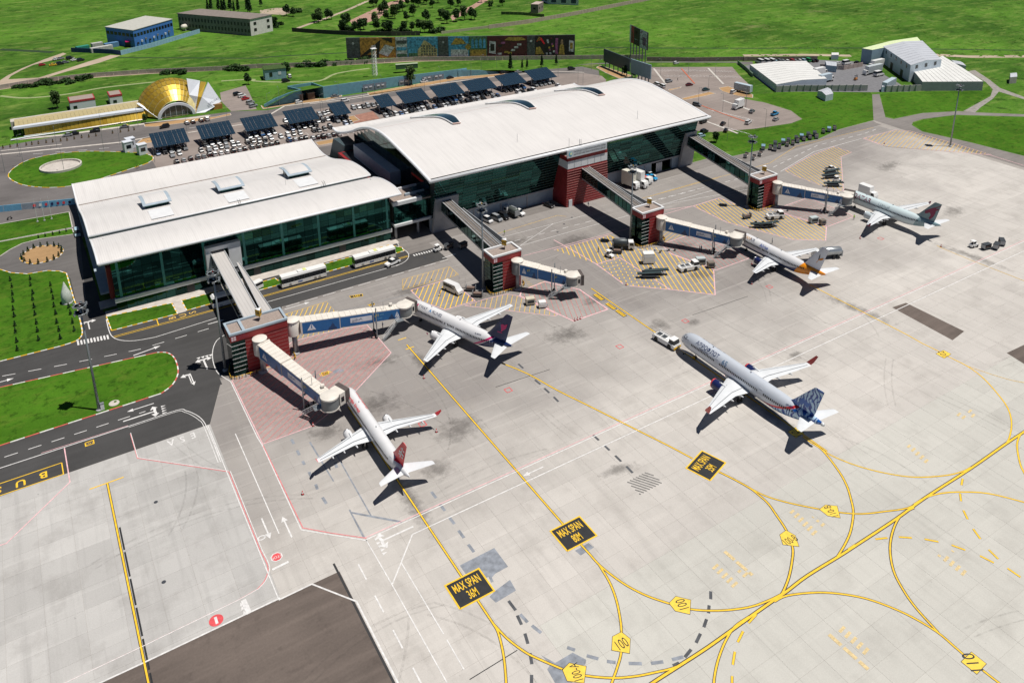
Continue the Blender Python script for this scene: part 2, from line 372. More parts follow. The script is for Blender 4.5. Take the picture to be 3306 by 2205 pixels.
lawn_island('lawn', [(-88, 191.3), (-45, 191.5)]+[(16.4, 192.2)]+cat([(16.4, 192.2), (19.4, 194.4), (21.5, 198.5), (22.1, 203.5), (21.8, 207.4), (20.6, 209.9), (18.6, 211.2)], 3)[1:]+[(-17.3, 216.3), (-88, 224)], 'bright green kerbed lawn island between the two service roads', cols=RW, L=2.9)
lawn_island('lawn', [(-88, 230), (-17, 229.1), (-3, 228.4)]+cat([(-3, 228.4), (.8, 228.9), (2.4, 231), (2.8, 234)], 3)[1:]+[(2.8, 247.4), (2.4, 254), (1.9,272.6), (0.2,275.3), (-3.1,277.8), (-8.6,278.8), (-13.0,282.5), (-15.9,286.9), (-88, 259)], 'green lawn planted with rows of small conical shrubs', cols=YW, L=1.5)
lawn_island('lawn', [(9.7, 229.2), (27, 228.5), (26.7, 235.7), (9.4, 237.9)], cols=YW, L=1.3, label='grass strip in front of the low terminal, left of the path')
lawn_island('lawn', [(29.6, 229), (40, 229), (40, 235.4), (29.4, 235.6)], cols=YW, L=1.3, label='small grass square beside the coach')
lawn_island('lawn', [(49.3, 229.2), (98.3, 229), (98.8, 231.5), (96, 235.6), (90, 235.6), (89.5, 232.8), (87, 232.8), (86.5, 234.6), (60, 234.4), (59.6, 231.8), (57.2, 231.8), (56.8, 234), (49.3, 233.6)], cols=YW, L=1.3, label='long grass strip behind the two white buses')
structure('terrace_paving', MB().box(9.4, 99.6, 235.4, 241, -.05, .12), C_PAVE)
structure('terrace_path', MB().box(27.0, 29.4, 228.6, 236, -.05, .13), C_PAVE)
lawn_island('lawn', [(-88, 268)]+[(-15.5,309.6), (6.5,307.8), (6.6,302.5), (-4.1,304.8), (-9.1,304.1), (-12.8,301.1), (-15.7,297.4), (-88, 262.4)], label='narrow lawn with a row of tiny shrubs by the loop road', L=3.)
lawn_island('lawn', [(-88, 279), (-15.2,326.0), (6.8,324.2), (6.6,308.8), (-15.5,310.1), (-88, 268.4)], label='lawn strip crossed by small white poles beside the low terminal', L=3.)
# oval planter in the loop road
ov = [(-10.2,292.1), (-8.8,295.8), (-6.1,298.3), (-2.8,298.1), (0.3,296.1), (2.1,293.0), (2.2,289.7), (0.3,286.2), (-2.6,285.0), (-6.7,285.4), (-9.4,288.8)]
ovc = cat(ov, 3, True)
lawn_island('oval_planter', ovc, mat=DIRT, cols=YW, L=1.4, label='oval bed of dry brown soil ringed by small dark shrubs')
# roundabout
rb = cat([(-11.3,378.2), (-8.8,386.9), (-3.2,394.1), (5.0,396.0), (13.5,394.6), (22.0,390.4), (33.9,381.4), (40.3,375.6), (43.0,368.2), (40.1,362.2), (31.2,358.1), (24.5,355.2), (16.0,351.6), (10.0,351.4), (2.3,354.3), (-5.0,361.0), (-9.4,369.3)], 3, True)
lawn_island('roundabout_lawn', rb, cols=YW, L=2.2, label='teardrop shaped green lawn of the roundabout with a ring wall')
ring_c = (8.0,375.7)
def ell(cx, cy, rx, ry, n=36): return [(cx+rx*math.cos(2*math.pi*k/n), cy+ry*math.sin(2*math.pi*k/n)) for k in range(n)]
# ================================================================== painted markings (thin sheets on the pavement)
Z1, Z2, Z3 = .040, .056, .066
ZK = [0]; YK = [0]
def zk(n=9, st=.0008): ZK[0] += 1; return (ZK[0] % n)*st
def yline(name, pts, w=.30, edge=.11, parent=None, mat=None):
 parent = parent or apron
 YK[0] += 1; k = YK[0]*.00016
 MB().strip(pts, w+2*edge, Z1+.003+k).build(name+'_border', P_BLK, parent)
 return MB().strip(pts, w, Z2+.002+k*.7).build(name, mat or P_YEL, parent)
def line(name, pts, w, mat, z=Z2, parent=None): return MB().strip(pts, w, z+zk(11, .00017)).build(name, mat, parent or apron)
def dash(name, pts, w, mat, on, off, start=0., z=Z2):
 """every dash is a part"""
 pts = [Vector(p) for p in pts]; seg = [(a, b, (b-a).length) for a, b in zip(pts, pts[1:])]; tot = sum(s[2] for s in seg); t = start
 def at(u):
  for a, b, l in seg:
   if u <= l: return a+(b-a)*(u/l)
   u -= l
  return seg[-1][1]
 while t < tot-.2:
  e = min(t+on, tot); line(name, [at(t), at((t+e)/2), at(e)], w, mat, z); t += on+off
def hatch(poly, ang, sp, w, mat, name='hatch_stripe', dashlen=None, off=0., z=Z2, shrink=.25):
 d = Vector((math.cos(R(ang)), math.sin(R(ang)))); n = Vector((-d.y, d.x)); P = [Vector(p) for p in poly]
 lo = min(p.dot(n) for p in P); hi = max(p.dot(n) for p in P); c = lo+sp*.6+off
 while c < hi:
  ts = []
  for a, b in zip(P, P[1:]+P[:1]):
   da, db = a.dot(n)-c, b.dot(n)-c
   if (da < 0) != (db < 0): q = a+(b-a)*(da/(da-db)); ts.append(q.dot(d))
  ts.sort()
  for t0, t1 in zip(ts[::2], ts[1::2]):
   if t1-t0 < 2*shrink+.3: continue
   a = n*c+d*(t0+shrink); b = n*c+d*(t1-shrink)
   if dashlen: dash(name, [a, b], w, mat, dashlen, dashlen*1.1, 0, z)
   else: line(name, [a, b], w, mat, z)
  c += sp
def outline(poly, w, mat, name='zone_border', z=Z2): line(name, list(poly)+[poly[0]], w, mat, z)
def arrow(xy, ang, L=5., head=1.5, w=.22, mat=None, name='arrow', turn=None):
 o = MB(); hl = head*1.15
 if turn is None:
  o.poly([(-L/2, -w, Z2), (L/2-hl, -w, Z2), (L/2-hl, -head/2, Z2), (L/2, 0, Z2), (L/2-hl, head/2, Z2), (L/2-hl, w, Z2), (-L/2, w, Z2)])
 else:
  o.poly([(-L/2, -w, Z2), (L/2-1.0, -w, Z2), (L/2-1.0, w, Z2), (-L/2, w, Z2)])
  for s in ((1, -1) if turn == 'both' else ((1,) if turn == 'left' else (-1,))):
   q = [(L/2-1.0, -w), (L/2-1.0+.2, s*.5), (L/2-.75, s*1.0), (L/2-1.5, s*.8), (L/2-.8, s*2.1), (L/2+.25, s*1.15), (L/2-.2, s*1.1), (L/2-.2, s*.4), (L/2-.4, -s*w)]
   o.poly([(*p, Z2+.001*s) for p in (q if s > 0 else q[::-1])])
  if turn in ('straight_left', 'straight_right'): pass
 b = o.build(name, mat or P_WHITE, apron); b.location = (*xy, 0); b.rotation_euler = (0, 0, R(ang)); return b
P_PINKL = M('faded_red_line', (.64, .20, .21), .75, var=.3, scale=1.5)
# ---- yellow guide lines
yline('stand_line', [(1.3, 166.4), (1.3, 60)]); dash('worn_black_dash', [(1.85, 152), (1.7, 60)], .32, P_BLK, 6.5, .6, z=Z1)
line('stop_bar', [(-2.1, 166.4), (4.5, 166.4)], .3, P_YEL)
yline('stand_line', [(53.5, 163), (53.5, 94.5)]); yline('stand_line', [(76.25, 179), (76.25, 101)])
yline('taxi_line', [(53.5, 94.5)]+cat([(53.5, 94.5)]+[(53.35,92.66), (52.33,89.51), (51.2,86.91), (49.86,84.32), (48.93,82.7)], 4)[1:])
yline('taxi_line', cat([(53.5, 94.5)]+[(53.77,92.57), (54.11,90.79), (54.73,88.75), (55.58,86.63), (56.78,84.65), (58.77,81.59)]+[(59.07,81.18), (61.34,78.64), (64.77,76.02), (67.97,74.33), (70.98,73.18), (74.98,71.95), (80.09,71.78)], 4))
yline('taxi_line', cat([(76.25, 101)]+[(76.33,97.61), (76.37,94.71), (76.96,91.43), (77.94,88.08), (79.54,84.72), (81.83,81.45), (84.24,78.61), (87.21,76.42), (90.42,74.66), (93.72,73.34), (97.31,72.61), (100.24,72.31)], 4))
yline('taxi_line', cat([(76.37,94.71), (75.66,90.71), (74.54,87.47), (72.93,84.34), (71.18,81.66), (68.74,78.72), (66.52,76.99), (64.8,75.84), (63.12,74.73)], 4))
yline('stand_line', [(135.98,176.32), (136.4,147.49), (136.6, 140), (137.2, 92)])
yline('taxi_line', cat([(136.51,98.04), (136.5,95.92), (136.61,92.78), (134.47,87.16), (132.27,83.3), (129.49,80.05), (126.89,77.59), (122.66,75.02), (119.07,73.53), (115.35,72.38)], 4), .3, .12)
yline('taxi_line', cat([(136.5,95.92), (136.65,94.57), (136.91,90.73), (138.74,86.01), (141.86,81.36), (146.15,77.15), (151.99,73.99), (156.2,72.7), (159.02,72.46)], 4), .26, .06)
yline('stand_line', cat([(93.6,158.13), (96.74,150.84), (99.3,141.28), (102.23,132.54)]+[(107.01,117.88), (109.05,111.64), (110.66,106.06)], 3), .3, .1)
yline('taxi_line', cat([(112.58,100.13), (113.6,97.02), (114.54,93.48), (114.66,90.79), (114.5,88.34), (113.56,85.47), (112.11,81.63), (109.89,78.28), (107.32,76.21), (104.02,74.12), (101.14,72.73), (99.74,72.24)], 4), .3, .14)
yline('taxi_line', cat([(114.39,94.21), (115.62,90.19), (118.2,86.26), (122.11,81.81)]+[(124.75,79.13), (128.13,76.6), (132.3,74.65), (137.47,72.61), (142.03,72.5)], 4), .26, .1)
yline('taxi_line', cat([(66.45,71.73), (69.59,71.97), (74.92,71.89), (81.92,71.81), (91.59,72.09), (98.07,72.21)]+[(101.45,72.25), (106.99,72.51), (115.82,72.26), (122.15,72.2), (132.89,72.15), (142.68,72.44), (158.7,72.27), (171.69,72.47), (180.06,72.45), (194.4,72.21)], 4), .42, .16)
yline('taxi_line', cat([(76.61,65.37), (77.91,66.76), (79.88,68.3), (82.23,69.76), (85.12,71.17), (88.2,72.15), (91.7,72.2)], 4))
yline('taxi_line', cat([(97.72,71.95), (100.66,71.58), (105.77,69.12), (109.66,66.14), (112.53,62.91), (115.03,58.26), (116.35,53.48), (116.28,49.97), (116.16,47.31), (116.26,43.1), (116.44,40.47)], 4))
yline('taxi_line', cat([(138.39,72.03), (134.37,72.21), (129.88,70.8), (125.35,68.37), (121.42,64.97), (119.11,61.44), (117.61,57.91), (116.47,53.16)], 4), .28, .14)
yline('taxi_line', cat([(139.19,72.56), (142.68,72.44), (146.43,71.49), (150.23,69.6), (154.73,66.27), (158.48,61.11), (160.67,57.34)], 4), .3, .06)
yline('taxi_line', cat([(180.28,72.56), (178,72.28), (174.21,70.88), (169.19,67.6), (166.94,65.55), (163.51,62.17)], 4), .3, .06)
yline('taxi_line', [(193.15,142.5), (193.36,110.19)]+cat([(192.91,107.35), (193.32,101.7), (193.2,97.73), (193.32,93.73), (192.12,89.08), (188.84,83.45), (185.3,78.91), (180.55,75.48), (174.85,72.99), (172.03,72.41)], 3)[1:], .28, .04)
line('taxi_line', cat([(193.32,93.73), (194.83,88.97), (196.73,84.58), (198.56,82.17), (201.28,79.63)], 3), .2, P_YELF)
line('stand_line', [(249.65,137.18), (249.2,135.34), (249.12,124.8), (249.87,109.14)]+[(250.1,102.08)], .26, P_YELF)
for pts in ([(154.35,71.45), (152.32,70.52)], [(149.86,69.33), (148.01,68.04)], [(146.08,66.38), (144.57,64.6)], [(143.13,62.66), (141.91,60.53)], [(140.74,58.27), (140.11,56.11)], [(139.48,54.08), (139.51,51.75)], [(124.88,71.17), (127.1,70.15)], [(129.14,69.12), (131.07,67.66)], [(132.83,66.18), (134.49,64.39)], [(135.86,62.61), (136.93,60.55)], [(137.96,58.35), (138.59,56.08)], [(90.66,71.4), (93.11,71.87)], [(86.45,69.83), (88.72,70.77)], [(82.77,67.39), (84.76,68.85)], [(80.36,65.23), (81.26,66.07)], [(118.5,72.37), (120.43,72.37)]):
 yline('line_dash', pts, .34, .06)
for pts in ([(58.09,97.03), (58.15,94.73)], [(57.85,93.73), (57.52,91.82)], [(57.12,90.12), (56.52,88.24)], [(55.91,86.66), (55.11,84.85)], [(54.07,83.35), (53.3,82.17)], [(89.77,79.47), (88.59,78.27)], [(87.47,77.53), (86.24,76.43)], [(85.14,75.77), (83.63,74.87)], [(82.3,74.3), (80.46,73.44)], [(78.94,73), (77.06,72.51)], [(75.62,72.27), (74.4,72.44)], [(96.92,123.61), (96.96,121.6)], [(96.96,119.57), (96.97,117.76)], [(96.98,115.8), (96.94,113.67)], [(96.95,111.95), (96.85,109.66)], [(96.98,155.71), (97.04,153.41)], [(96.9,147.77), (97.08,145.54)], [(97.03,143.74), (97.05,141.58)], [(97.09,139.73), (97.01,137.6)]):
 line('blacked_out_dash', pts, .55, M('blacked_out_paint', (.075, .08, .09), .8, var=.4), Z1)
for pts in ([(58.12,127.69), (58.17,125.59)], [(58.07,123.61), (58.12,121.59)], [(58.08,119.79), (58.14,117.55)], [(58.06,115.72), (58.1,113.53)], [(58.04,111.71), (58.09,109.55)], [(58.39,93.65), (58.65,91.65)], [(58.94,90.75), (59.5,88.73)], [(61.69,84.22), (62.53,83.12)], [(63.57,81.3), (64.87,79.82)], [(65.78,78.75), (66.86,77.82)], [(68.57,76.58), (70.36,75.4)], [(71.65,74.65), (73.55,73.79)], [(75.01,73.3), (76.9,72.71)], [(44.24,146.61), (43.94,144.8)], [(38.45,158.95), (38.42,157.12)], [(38.38,154.72), (38.35,152.95)], [(38.36,150.78), (38.35,149.46)], [(38.46,146.84), (38.4,145.11)], [(38.47,142.56), (38.3,140.96)], [(38.44,138.26), (38.54,136.15)]):
 line('painted_over_dash', pts, .6, P_GHOST, Z1)
for poly in ([(54.35,108.3), (61.83,108.35), (61.83,103.3), (58.97,103.22), (58.04,102.79), (57.9,101.86), (57.4,101.98), (57.63,103.25), (54.42,104.04)], [(57.27,100.07), (60.63,100.63), (60.34,98.14), (55.98,97.89), (55.64,99.53)], [(74.48,99.65), (77.78,99.79), (77.95,98.35), (74.72,98.19)], [(57.26,85.35), (58.46,83.02), (59.54,82.99), (61.94,82.98), (63.08,80.77), (62.47,80.17), (61.84,80.41), (61.1,81.36), (59.3,81.51), (58.86,78.69), (56.49,80.17), (56.74,82.8), (57.64,83.2)], [(55.3,178.73), (57.68,178.34), (57.82,177.14), (55.97,176.93), (55.18,177.59)], [(42.12,132.15), (42.01,130.98), (41.93,123.69), (41.54,123.93), (41.77,132.12)], [(42.02,131.46), (45.28,128.19), (49.81,123.65), (49.37,123.45), (45.08,127.69), (41.98,130.9)], [(45.5,150.52), (45.15,128.27), (44.88,128.44), (45.2,150.71)], [(41.85,155.87), (42.1,141.25), (41.82,141.43), (41.46,155.81)]):
 MB().poly(poly, Z1+zk(9, .0003)).build('painted_over_patch', P_GHOST, apron)
for poly in ([(93.4,83.47), (97.2,83.2), (97,81), (98.91,78.14), (93.55,77.68), (93.46,79.53)], [(102.3,62.29), (105.95,62.45), (105.94,57.15), (102.25,57.16)], [(131.18,62.61), (134.97,61.72), (133.59,57.33), (130.8,57.11)], [(153.38,84.02), (155.33,83.2), (153.29,78.02), (151.77,77.8), (152.47,81.32)], [(172.59,84.6), (177.94,83.56), (177.74,81.35), (172.5,81.91)], [(116.24,84.96), (118.92,83.95), (120.03,78.27), (115.3,78.07)]):
 P0 = poly; hatch(poly, 8, 1.15, .5, P_GYEL, 'worn_letter_stroke', 1.6, shrink=.1)
for a in ([(100.53,62.67), (100.71,55.22)], [(98.29,84.47), (98.65,77.9)]): dash('worn_arrow_stroke', a, .7, P_GYEL, 2.4, .5)
hatch([(94.06,108.51), (100.01,108.61), (100.53,103.9), (93.98,103.81)], -58, .7, .3, M('rubbed_black', (.16, .155, .15), .9, var=.5, scale=3), 'rubbed_stripe', z=Z1)
# ---- MAX SPAN boards
def span_board(c, ang, l1, l2, w=7.0, h=5.7):
 b = MB().box(-w/2, w/2, -h/2, h/2, .031, Z2+.012).build('max_span_board', P_BLK, apron); b.location = (*c, 0); b.rotation_euler = (0, 0, R(ang))
 MB().strip([(-w/2, -h/2), (w/2, -h/2), (w/2, h/2), (-w/2, h/2), (-w/2, -h/2)], .3, Z2+.016).build('board_border', P_YEL, b)
 for t_, y in ((l1, 1.1), (l2, -1.25)):
  me = text_mesh(t_, 2.0, mat=P_YEL, bold=.02); q = link('lettering', me, b); q.location = (0, y, Z2+.018); q.scale = (.56, 1.3, 1)
span_board((53.5, 102.95), 0, 'MAX SPAN', '36M'); span_board((76.65, 103.15), 0, 'MAX SPAN', '80M'); span_board((111.6, 103.0), 17.5, 'MAX SPAN', '35M')
P_YB = M('board_yellow_paint', (.78, .54, .06), .65, var=.15, scale=1.5)
def number_box(poly, txt, c, ang, size, xs=.8):
 MB().poly(poly, Z2+.012).build('stand_number_box', P_YB, apron)
 line('number_box_border', list(poly)+[poly[0]], .08, P_BLK, Z2+.015)
 ground_text(txt, c, ang, size, Z2+.018, P_BLK, apron, xs, name='stand_number')
number_box([(71.18,81.66), (71.61,79.82), (69.8,77.83), (67.64,79.85), (69.32,81.77)], '100', (69.72,79.8), -4, 2.6, .6)
number_box([(81.78,81.59), (83.75,82), (85.5,80.02), (83.35,77.95), (81.63,79.8)], '100', (83.62,80.06), 74, 2.6, .6)
number_box([(58.74,81.38), (60.39,81.8), (62.41,79.83), (60.41,77.72), (58.3,79.44)], '100-A', (60.46,79.82), 74, 2.2, .6)
number_box([(112.13,81.76), (112.61,79.94), (111.08,77.75), (108.84,79.69), (110.22,81.67)], '100-B', (110.8,79.62), -4, 2.2, .6)
number_box([(121.96,81.83), (123.96,82), (125.76,80.53), (123.63,78.17), (121.98,79.81)], '110-B', (123.59,80.19), 74, 2.2, .6)
number_box([(114.63,48.05), (117.75,48.13), (117.77,45.64), (114.7,45.45)], '110', (116.08,46.83), 62, 3., .8)
number_box([(191.69,100.98), (194.86,100.84), (194.86,98.74), (191.5,98.58)], '102', (193.09,99.75), 62, 2.4, .8)
number_box([(134.91,100.93), (137.65,101.06), (137.78,98.67), (134.87,98.55)], '101', (136.24,99.78), 62, 2.6, .8)
# ---- white and red lines
line('white_edge_line', [(41.9, 123.2), (344, 123.2)], .22, P_WHITE); line('red_edge_line', [(41.9, 123.75), (344, 123.75)], .2, P_PINK)
line('white_edge_line', [(50, 119.6), (344, 119.6)], .24, P_WHITE)
line('white_edge_line', [(49.96,119.56), (45.39,114.68), (42.08,111.19)], .25, P_WHITE)
line('white_edge_line', [(41.87,123.13), (41.95,112.68), (41.95,111.27), (41.9,89.31)], .2, P_WHITE); line('white_edge_line', [(45.39,114.68), (45.36,97.32)], .2, P_WHITE); line('white_edge_line', [(45.34,96.11), (45.26,89.92)], .2, P_WHITE)
dash('white_dash', [(38.45,118.62), (38.34,91.54)], .28, P_WHITE, 4.0, 4.0)
line('white_edge_line', [(23.45, 174), (23.6, 119.2)], .2, P_WHITE); line('white_edge_line', cat([(7.7, 183.5), (18.4, 183.5), (20.2, 182.2), (21.6, 180), (22.6, 177.5), (23.1, 174), (23.2, 166)], 4)+[(23.1, 160)], .2, P_WHITE)
line('white_edge_line', cat([(7.7, 183.0), (18.0, 183.0), (19.8, 181.8), (21.1, 179.6), (22.1, 177), (22.6, 174), (22.6, 160)], 4), .14, P_WHITE)
line('white_edge_line', [(28.14,167.66), (28.05,133.66)], .2, P_WHITE); line('white_edge_line', [(32.06,188.01), (32.06,163.87)]+[(32.28,160.38), (32.02,132.23)]+[(41.94,122.91)], .22, P_WHITE)
line('red_edge_line', [(32.43,160.29), (32.45,132.57)]+[(36.73,128.34), (42.09,123.5)], .2, P_PINKL)
line('white_edge_line', cat([(35.8,210.2), (33.38,208.55), (31.52,204.81), (30.36,199.63), (30.09,194.14), (30.97,190.85), (32.06,188.01)], 3), .2, P_WHITE)
line('red_edge_line', [(7.76,180.53), (7.88,170.98), (23.9,156.02)], .18, P_PINKL); line('white_edge_line', [(p[0]+.1, p[1]+.26) for p in [(7.76,180.53), (7.88,170.98), (23.9,156.02)]], .14, P_WHITE)
rl = [(23.9,156.02), (23.83,131.26)]+cat([(23.83,131.26), (24.02,127.68), (23.61,125.84), (22.43,124.13), (20.85,123.12)], 3)[1:]+[(17.5,122.69), (1.87,122.15), (-10.74,121.9)]
line('red_edge_line', rl, .18, P_PINKL); line('white_edge_line', [(p[0]+.3, p[1]) for p in rl], .16, P_WHITE)
line('red_edge_line', [(-5.5,183.3), (-5.39,170.89), (-17.3,159.34), (-18.36,159.46)], .24, P_PINK)
line('white_edge_line', [(-60, 183.9), (7.7, 183.5)], .24, P_WHITE); line('red_edge_line', [(-10, 184.15), (7.7, 183.8)], .14, P_PINK)
dash('white_dash', [(-40, 187.1), (12, 187.1)], .22, P_WHITE, 2.6, 2.0)
dash('white_dash', [(-16.7,221.5), (-2.4,218.4), (14.8,215.4), (35.1,215.9)], .22, P_WHITE, 3., 2.9)
line('white_edge_line', cat([(9.2,236.4), (9.1,229.7), (9.6,225.6), (11.4,222.6), (14.5,220.5), (19.4,219.3)], 3)+[(36.1,220.3)], .22, P_WHITE)
line('yellow_edge_line', [(9.8, 225.9), (36, 225.4), (98, 225.4)], .16, P_YEL); line('yellow_edge_line', [(9.8, 225.2), (36, 224.8), (98, 224.8)], .16, P_YEL)
line('white_edge_line', [(50.6, 221.2), (92, 221.2)]+arc(92, 228.2, 7, -90, 30, 8)+[(99.9,239.8)], .2, P_WHITE)
dash('white_dash', [(49, 215.6), (108, 215.9)], .22, P_WHITE, 4.0, 1.6)
line('white_edge_line', [(-24, 119.0), (1.0, 118.9), (23.9, 119.15)], .3, P_WHITE); line('white_edge_line', [(23.58,118.88), (29.67,118.98), (35.21,111.2), (35.22,93.5)], .3, P_WHITE)
line('joint_strip', [(34.6, 121.2), (34.8, 60)], .4, M('black_joint', (.03, .03, .032), .8), Z1)
line('stop_bar', [(24.46,125.93), (27.59,126.08)], .5, P_WHITE); line('stop_bar', [(18.22,122.24), (18.4,118.91)], .9, P_WHITE)
for q in [(17.66,121.45), (17.66,120.58), (17.71,119.53)]: MB().poly([(q[0]-.3, q[1]-.3), (q[0]+.3, q[1]-.3), (q[0], q[1]+.5)], Z2).build('yield_triangle', P_WHITE, apron)
for q in [(43.74,122.33), (43.7,121.22), (43.71,120.32), (43.7,119.3), (43.68,118.35)]: MB().poly([(q[0]-.45, q[1]+.3), (q[0]-.45, q[1]-.35), (q[0]+.5, q[1])], Z2).build('yield_triangle', P_WHITE, apron)
for q in [(16.05,186.91), (16.01,185.96), (15.97,185.02), (15.91,184.11)]: MB().poly([(q[0]-.6, q[1]+.3), (q[0]-.6, q[1]-.3), (q[0]+.5, q[1])], Z2).build('yield_triangle', P_WHITE, apron)
for q in [(27.43,202.65), (28.48,202.57), (29.44,202.43), (30.4,202.35)]: MB().poly([(q[0]-.5, q[1]+.4), (q[0]+.5, q[1]+.4), (q[0], q[1]-.5)], Z2).build('yield_triangle', P_WHITE, apron)
for (q, txt, r_) in (((26.01,128.36), 'STOP', 1.05), ((13.18,120.61), '', 1.2)):
 o_ = MB().poly([(q[0]+r_*math.cos(2*math.pi*k/(8 if txt else 24)+.39), q[1]+r_*math.sin(2*math.pi*k/(8 if txt else 24)+.39)) for k in range(8 if txt else 24)], Z2).build('painted_sign', P_RED, apron)
 if txt:
  line('sign_rim', [(q[0]+r_*math.cos(2*math.pi*k/8+.39), q[1]+r_*math.sin(2*math.pi*k/8+.39)) for k in range(9)], .2, P_WHITE, Z2+.003); ground_text(txt, q, 180, .8, Z2+.004, P_WHITE, apron, name='painted_lettering')
 else: line('sign_bar', [(q[0], q[1]-.75), (q[0], q[1]+.75)], .45, P_WHITE, Z2+.003)
line('zero_mark', [(q_[0]+.7*math.cos(a_*.6283), q_[1]+.5*math.sin(a_*.6283)) for q_ in [(24.86,134.42)] for a_ in range(11)], .25, P_WHITE)
arrow((26.24,136.34), -90, 6.0, 1.3, .15); arrow((29.89,134.51), 90, 6.2, 1.3, .15); arrow((79.14,121.32), 180, 5.2, 1.3, .14); arrow((47.39,121.31), 180, 7.2, 1.8, .2, turn='both')
arrow((10.72,185.96), 0, 7.5, turn='both', w=.2); arrow((11.21,189.24), 180, 6, 1.2, .14); arrow((16.5,213.7), 8, 7, 1.4, .18); arrow((28.32,199.2), 90, 5.5, turn='both'); arrow((24,194.18), -90, 5.6, 1.3); arrow((23.74,194.88), 90, 4.6, turn='left'); arrow((4.6,235.9), 90, 5, turn='both', w=.16)
arrow((57.6,214.4), 0, 7.5, 1.3, .13); arrow((109.5,217.9), 5, 5.5, 1.4, .14); arrow((-16.7,218.9), 0, 5, 1.3, .15); arrow((35.4,218.2), 0, 4.5, 1.3, .15)
# ESA on the stand road, BUS boxes
for ch, q in zip('ASE', [(15.07,172.42), (17.48,172.2), (19.82,172.25)]): ground_text(ch, q, 180, 3.0, Z2, P_WHITE, apron, .75, .02, name='painted_letter')
for ch, q in zip('BUS', [(-9.97,176.36), (-14.27,176.22), (-18.38,176.39)]): ground_text(ch, q, 180, 2.9, Z2, P_YEL, apron, 1.0, .05, name='painted_letter')
outline([(-6.4,178.36), (-6.34,174.24), (-26.39,174.46), (-26.74,178.27)], .22, P_YEL, 'bus_box')
for ch, q in zip('BUS', [(25.4,227.1), (28.2,226.9), (30.9,227.0)]): ground_text(ch, q, 90, 2.7, Z2, P_YELF, apron, 1., .03, name='painted_letter')
line('bus_box', [(21.4,229.0), (21.3,224.9)], .25, P_YEL)
outline([(-1.38,182.59), (0.33,182.68), (0.3,181.31), (-1.39,181.31)], .22, P_YEL, 'box_marking'); ground_text('107', (-0.54,181.97), 180, 1.1, Z2, P_YELF, apron, name='painted_number')
for poly, txt in (([(72.5,211.4), (76.2,210.4), (75.85,209.22), (72.4,210.1)], '100'), ([(75.6,203.89), (77.12,203.8), (76.9,202.85), (75.36,202.88)], 'W1'), ([(52.51,179.29), (54.11,179.1), (54.1,177.84), (52.4,177.82)], '100A')):
 MB().poly(poly, Z1).build('number_plate', P_BLK, apron); line('number_plate_border', poly+[poly[0]], .15, P_YEL, Z2); c_ = (sum(p[0] for p in poly)/4, sum(p[1] for p in poly)/4); ground_text(txt, c_, 2, 1.5, Z2, P_YEL, apron, 1.0, name='painted_number')
# zebra crossings
for (a, b, n, l_) in (((1.2,227.6), (8.4,226.4), 10, 2.4), ((99.9,224.5), (106.2,224.2), 8, 1.2)):
 for k in range(n):
  x = a[0]+(b[0]-a[0])*k/(n-1); y = a[1]+(b[1]-a[1])*k/(n-1); line('crossing_bar', [(x, y-l_/2), (x, y+l_/2)], .45, P_WHITE)
# ---- stand zones
def mat_scuff(name, col_, a):
 m, t, b = rawmat(name, .9, 0, .1); b.inputs['Base Color'].default_value = (*col_, 1); n = t.noise(t.pos(), .9, 6, .75); t.link(t.math('MULTIPLY', t.ramp(n, [(.38, 0.), (.62, 1.)]), a), b.inputs['Alpha']); return m
P_PINKR = M('worn_red_stripe', (.56, .15, .15), .75, var=.35, scale=2.)
def zone(poly, hang, sp, w, hm, bm=P_PINK, bw=.32, **kw):
 if bm: outline(poly, bw, bm)
 hatch(poly, hang, sp, w, hm, **kw)
za = [(32.41,188.32), (36.61,188.09), (50.89,197.13), (64.83,195.65), (70.94,193.75), (71.16,177.88), (57.22,167.64), (52.66,164.99), (44.08,160.73), (32.47,160.8)]
FILM = mat_scuff('worn_red_film', (.60, .40, .38), .5); MB().poly(za, .0335).build('worn_red_film', FILM, apron); zone(za, 35, 1.5, .12, P_PINKR, P_PINK, .22)
zone([(52.9,211.7), (65.9,212.0), (65.81,204.89), (55.04,208.25)], 58, 1.3, .2, P_YEL, P_YELF, .2); zone([(52.49,201.2), (66.01,196.22), (65.35,195.32), (51.1,197.31)], 58, 1.3, .2, P_YELF, None)
line('zone_line', [(65.9,212.0), (65.95,204.8)], .2, P_GHOST); line('zone_line', [(65.81,204.89), (88.34,202.64)], .12, P_GHOST)
zone([(89.35,204.64), (100.42,204.51), (101.57,204.74), (102.62,197.24), (102.81,188.9), (93.1,189.14), (89.38,197.12)], 52, 1.45, .26, P_YEL, P_PINK, .25)
zone([(90.1,212.0), (106.1,211.5), (106.07,205.31), (100.95,205.14), (87.46,206.26)], 52, 1.45, .22, P_YELF, P_YELF, .15)
zone([(98.88,188.14), (105.91,188.07), (112.64,187.17), (114.92,184.59), (118.99,169.69), (117.96,169.31), (108.82,178.46)], 52, 1.45, .2, P_YELF, P_PINK, .2)
zone([(117.44,186.42), (126.41,187.25), (132.56,177.57), (132.86,164.25), (120.82,164.42), (115.48,184.23)], 66, 1.45, .12, P_PINKR, P_PINK, .4)
zone([(122.87,194.99), (122.56,187.86), (126.49,187.36), (126.26,186.7), (120.05,187.09)], -20, 1.2, .16, P_YELF, None)
z2_ = [(140.57,202.96), (162.73,201.81), (163.49,196), (162.68,191.87), (163.54,189.54), (170.37,186.44), (171.34,180.57), (174.13,170.85), (175.15,164.67), (164.7,153.54), (155.55,163.06), (155.55,187.23), (146.51,187.54)]
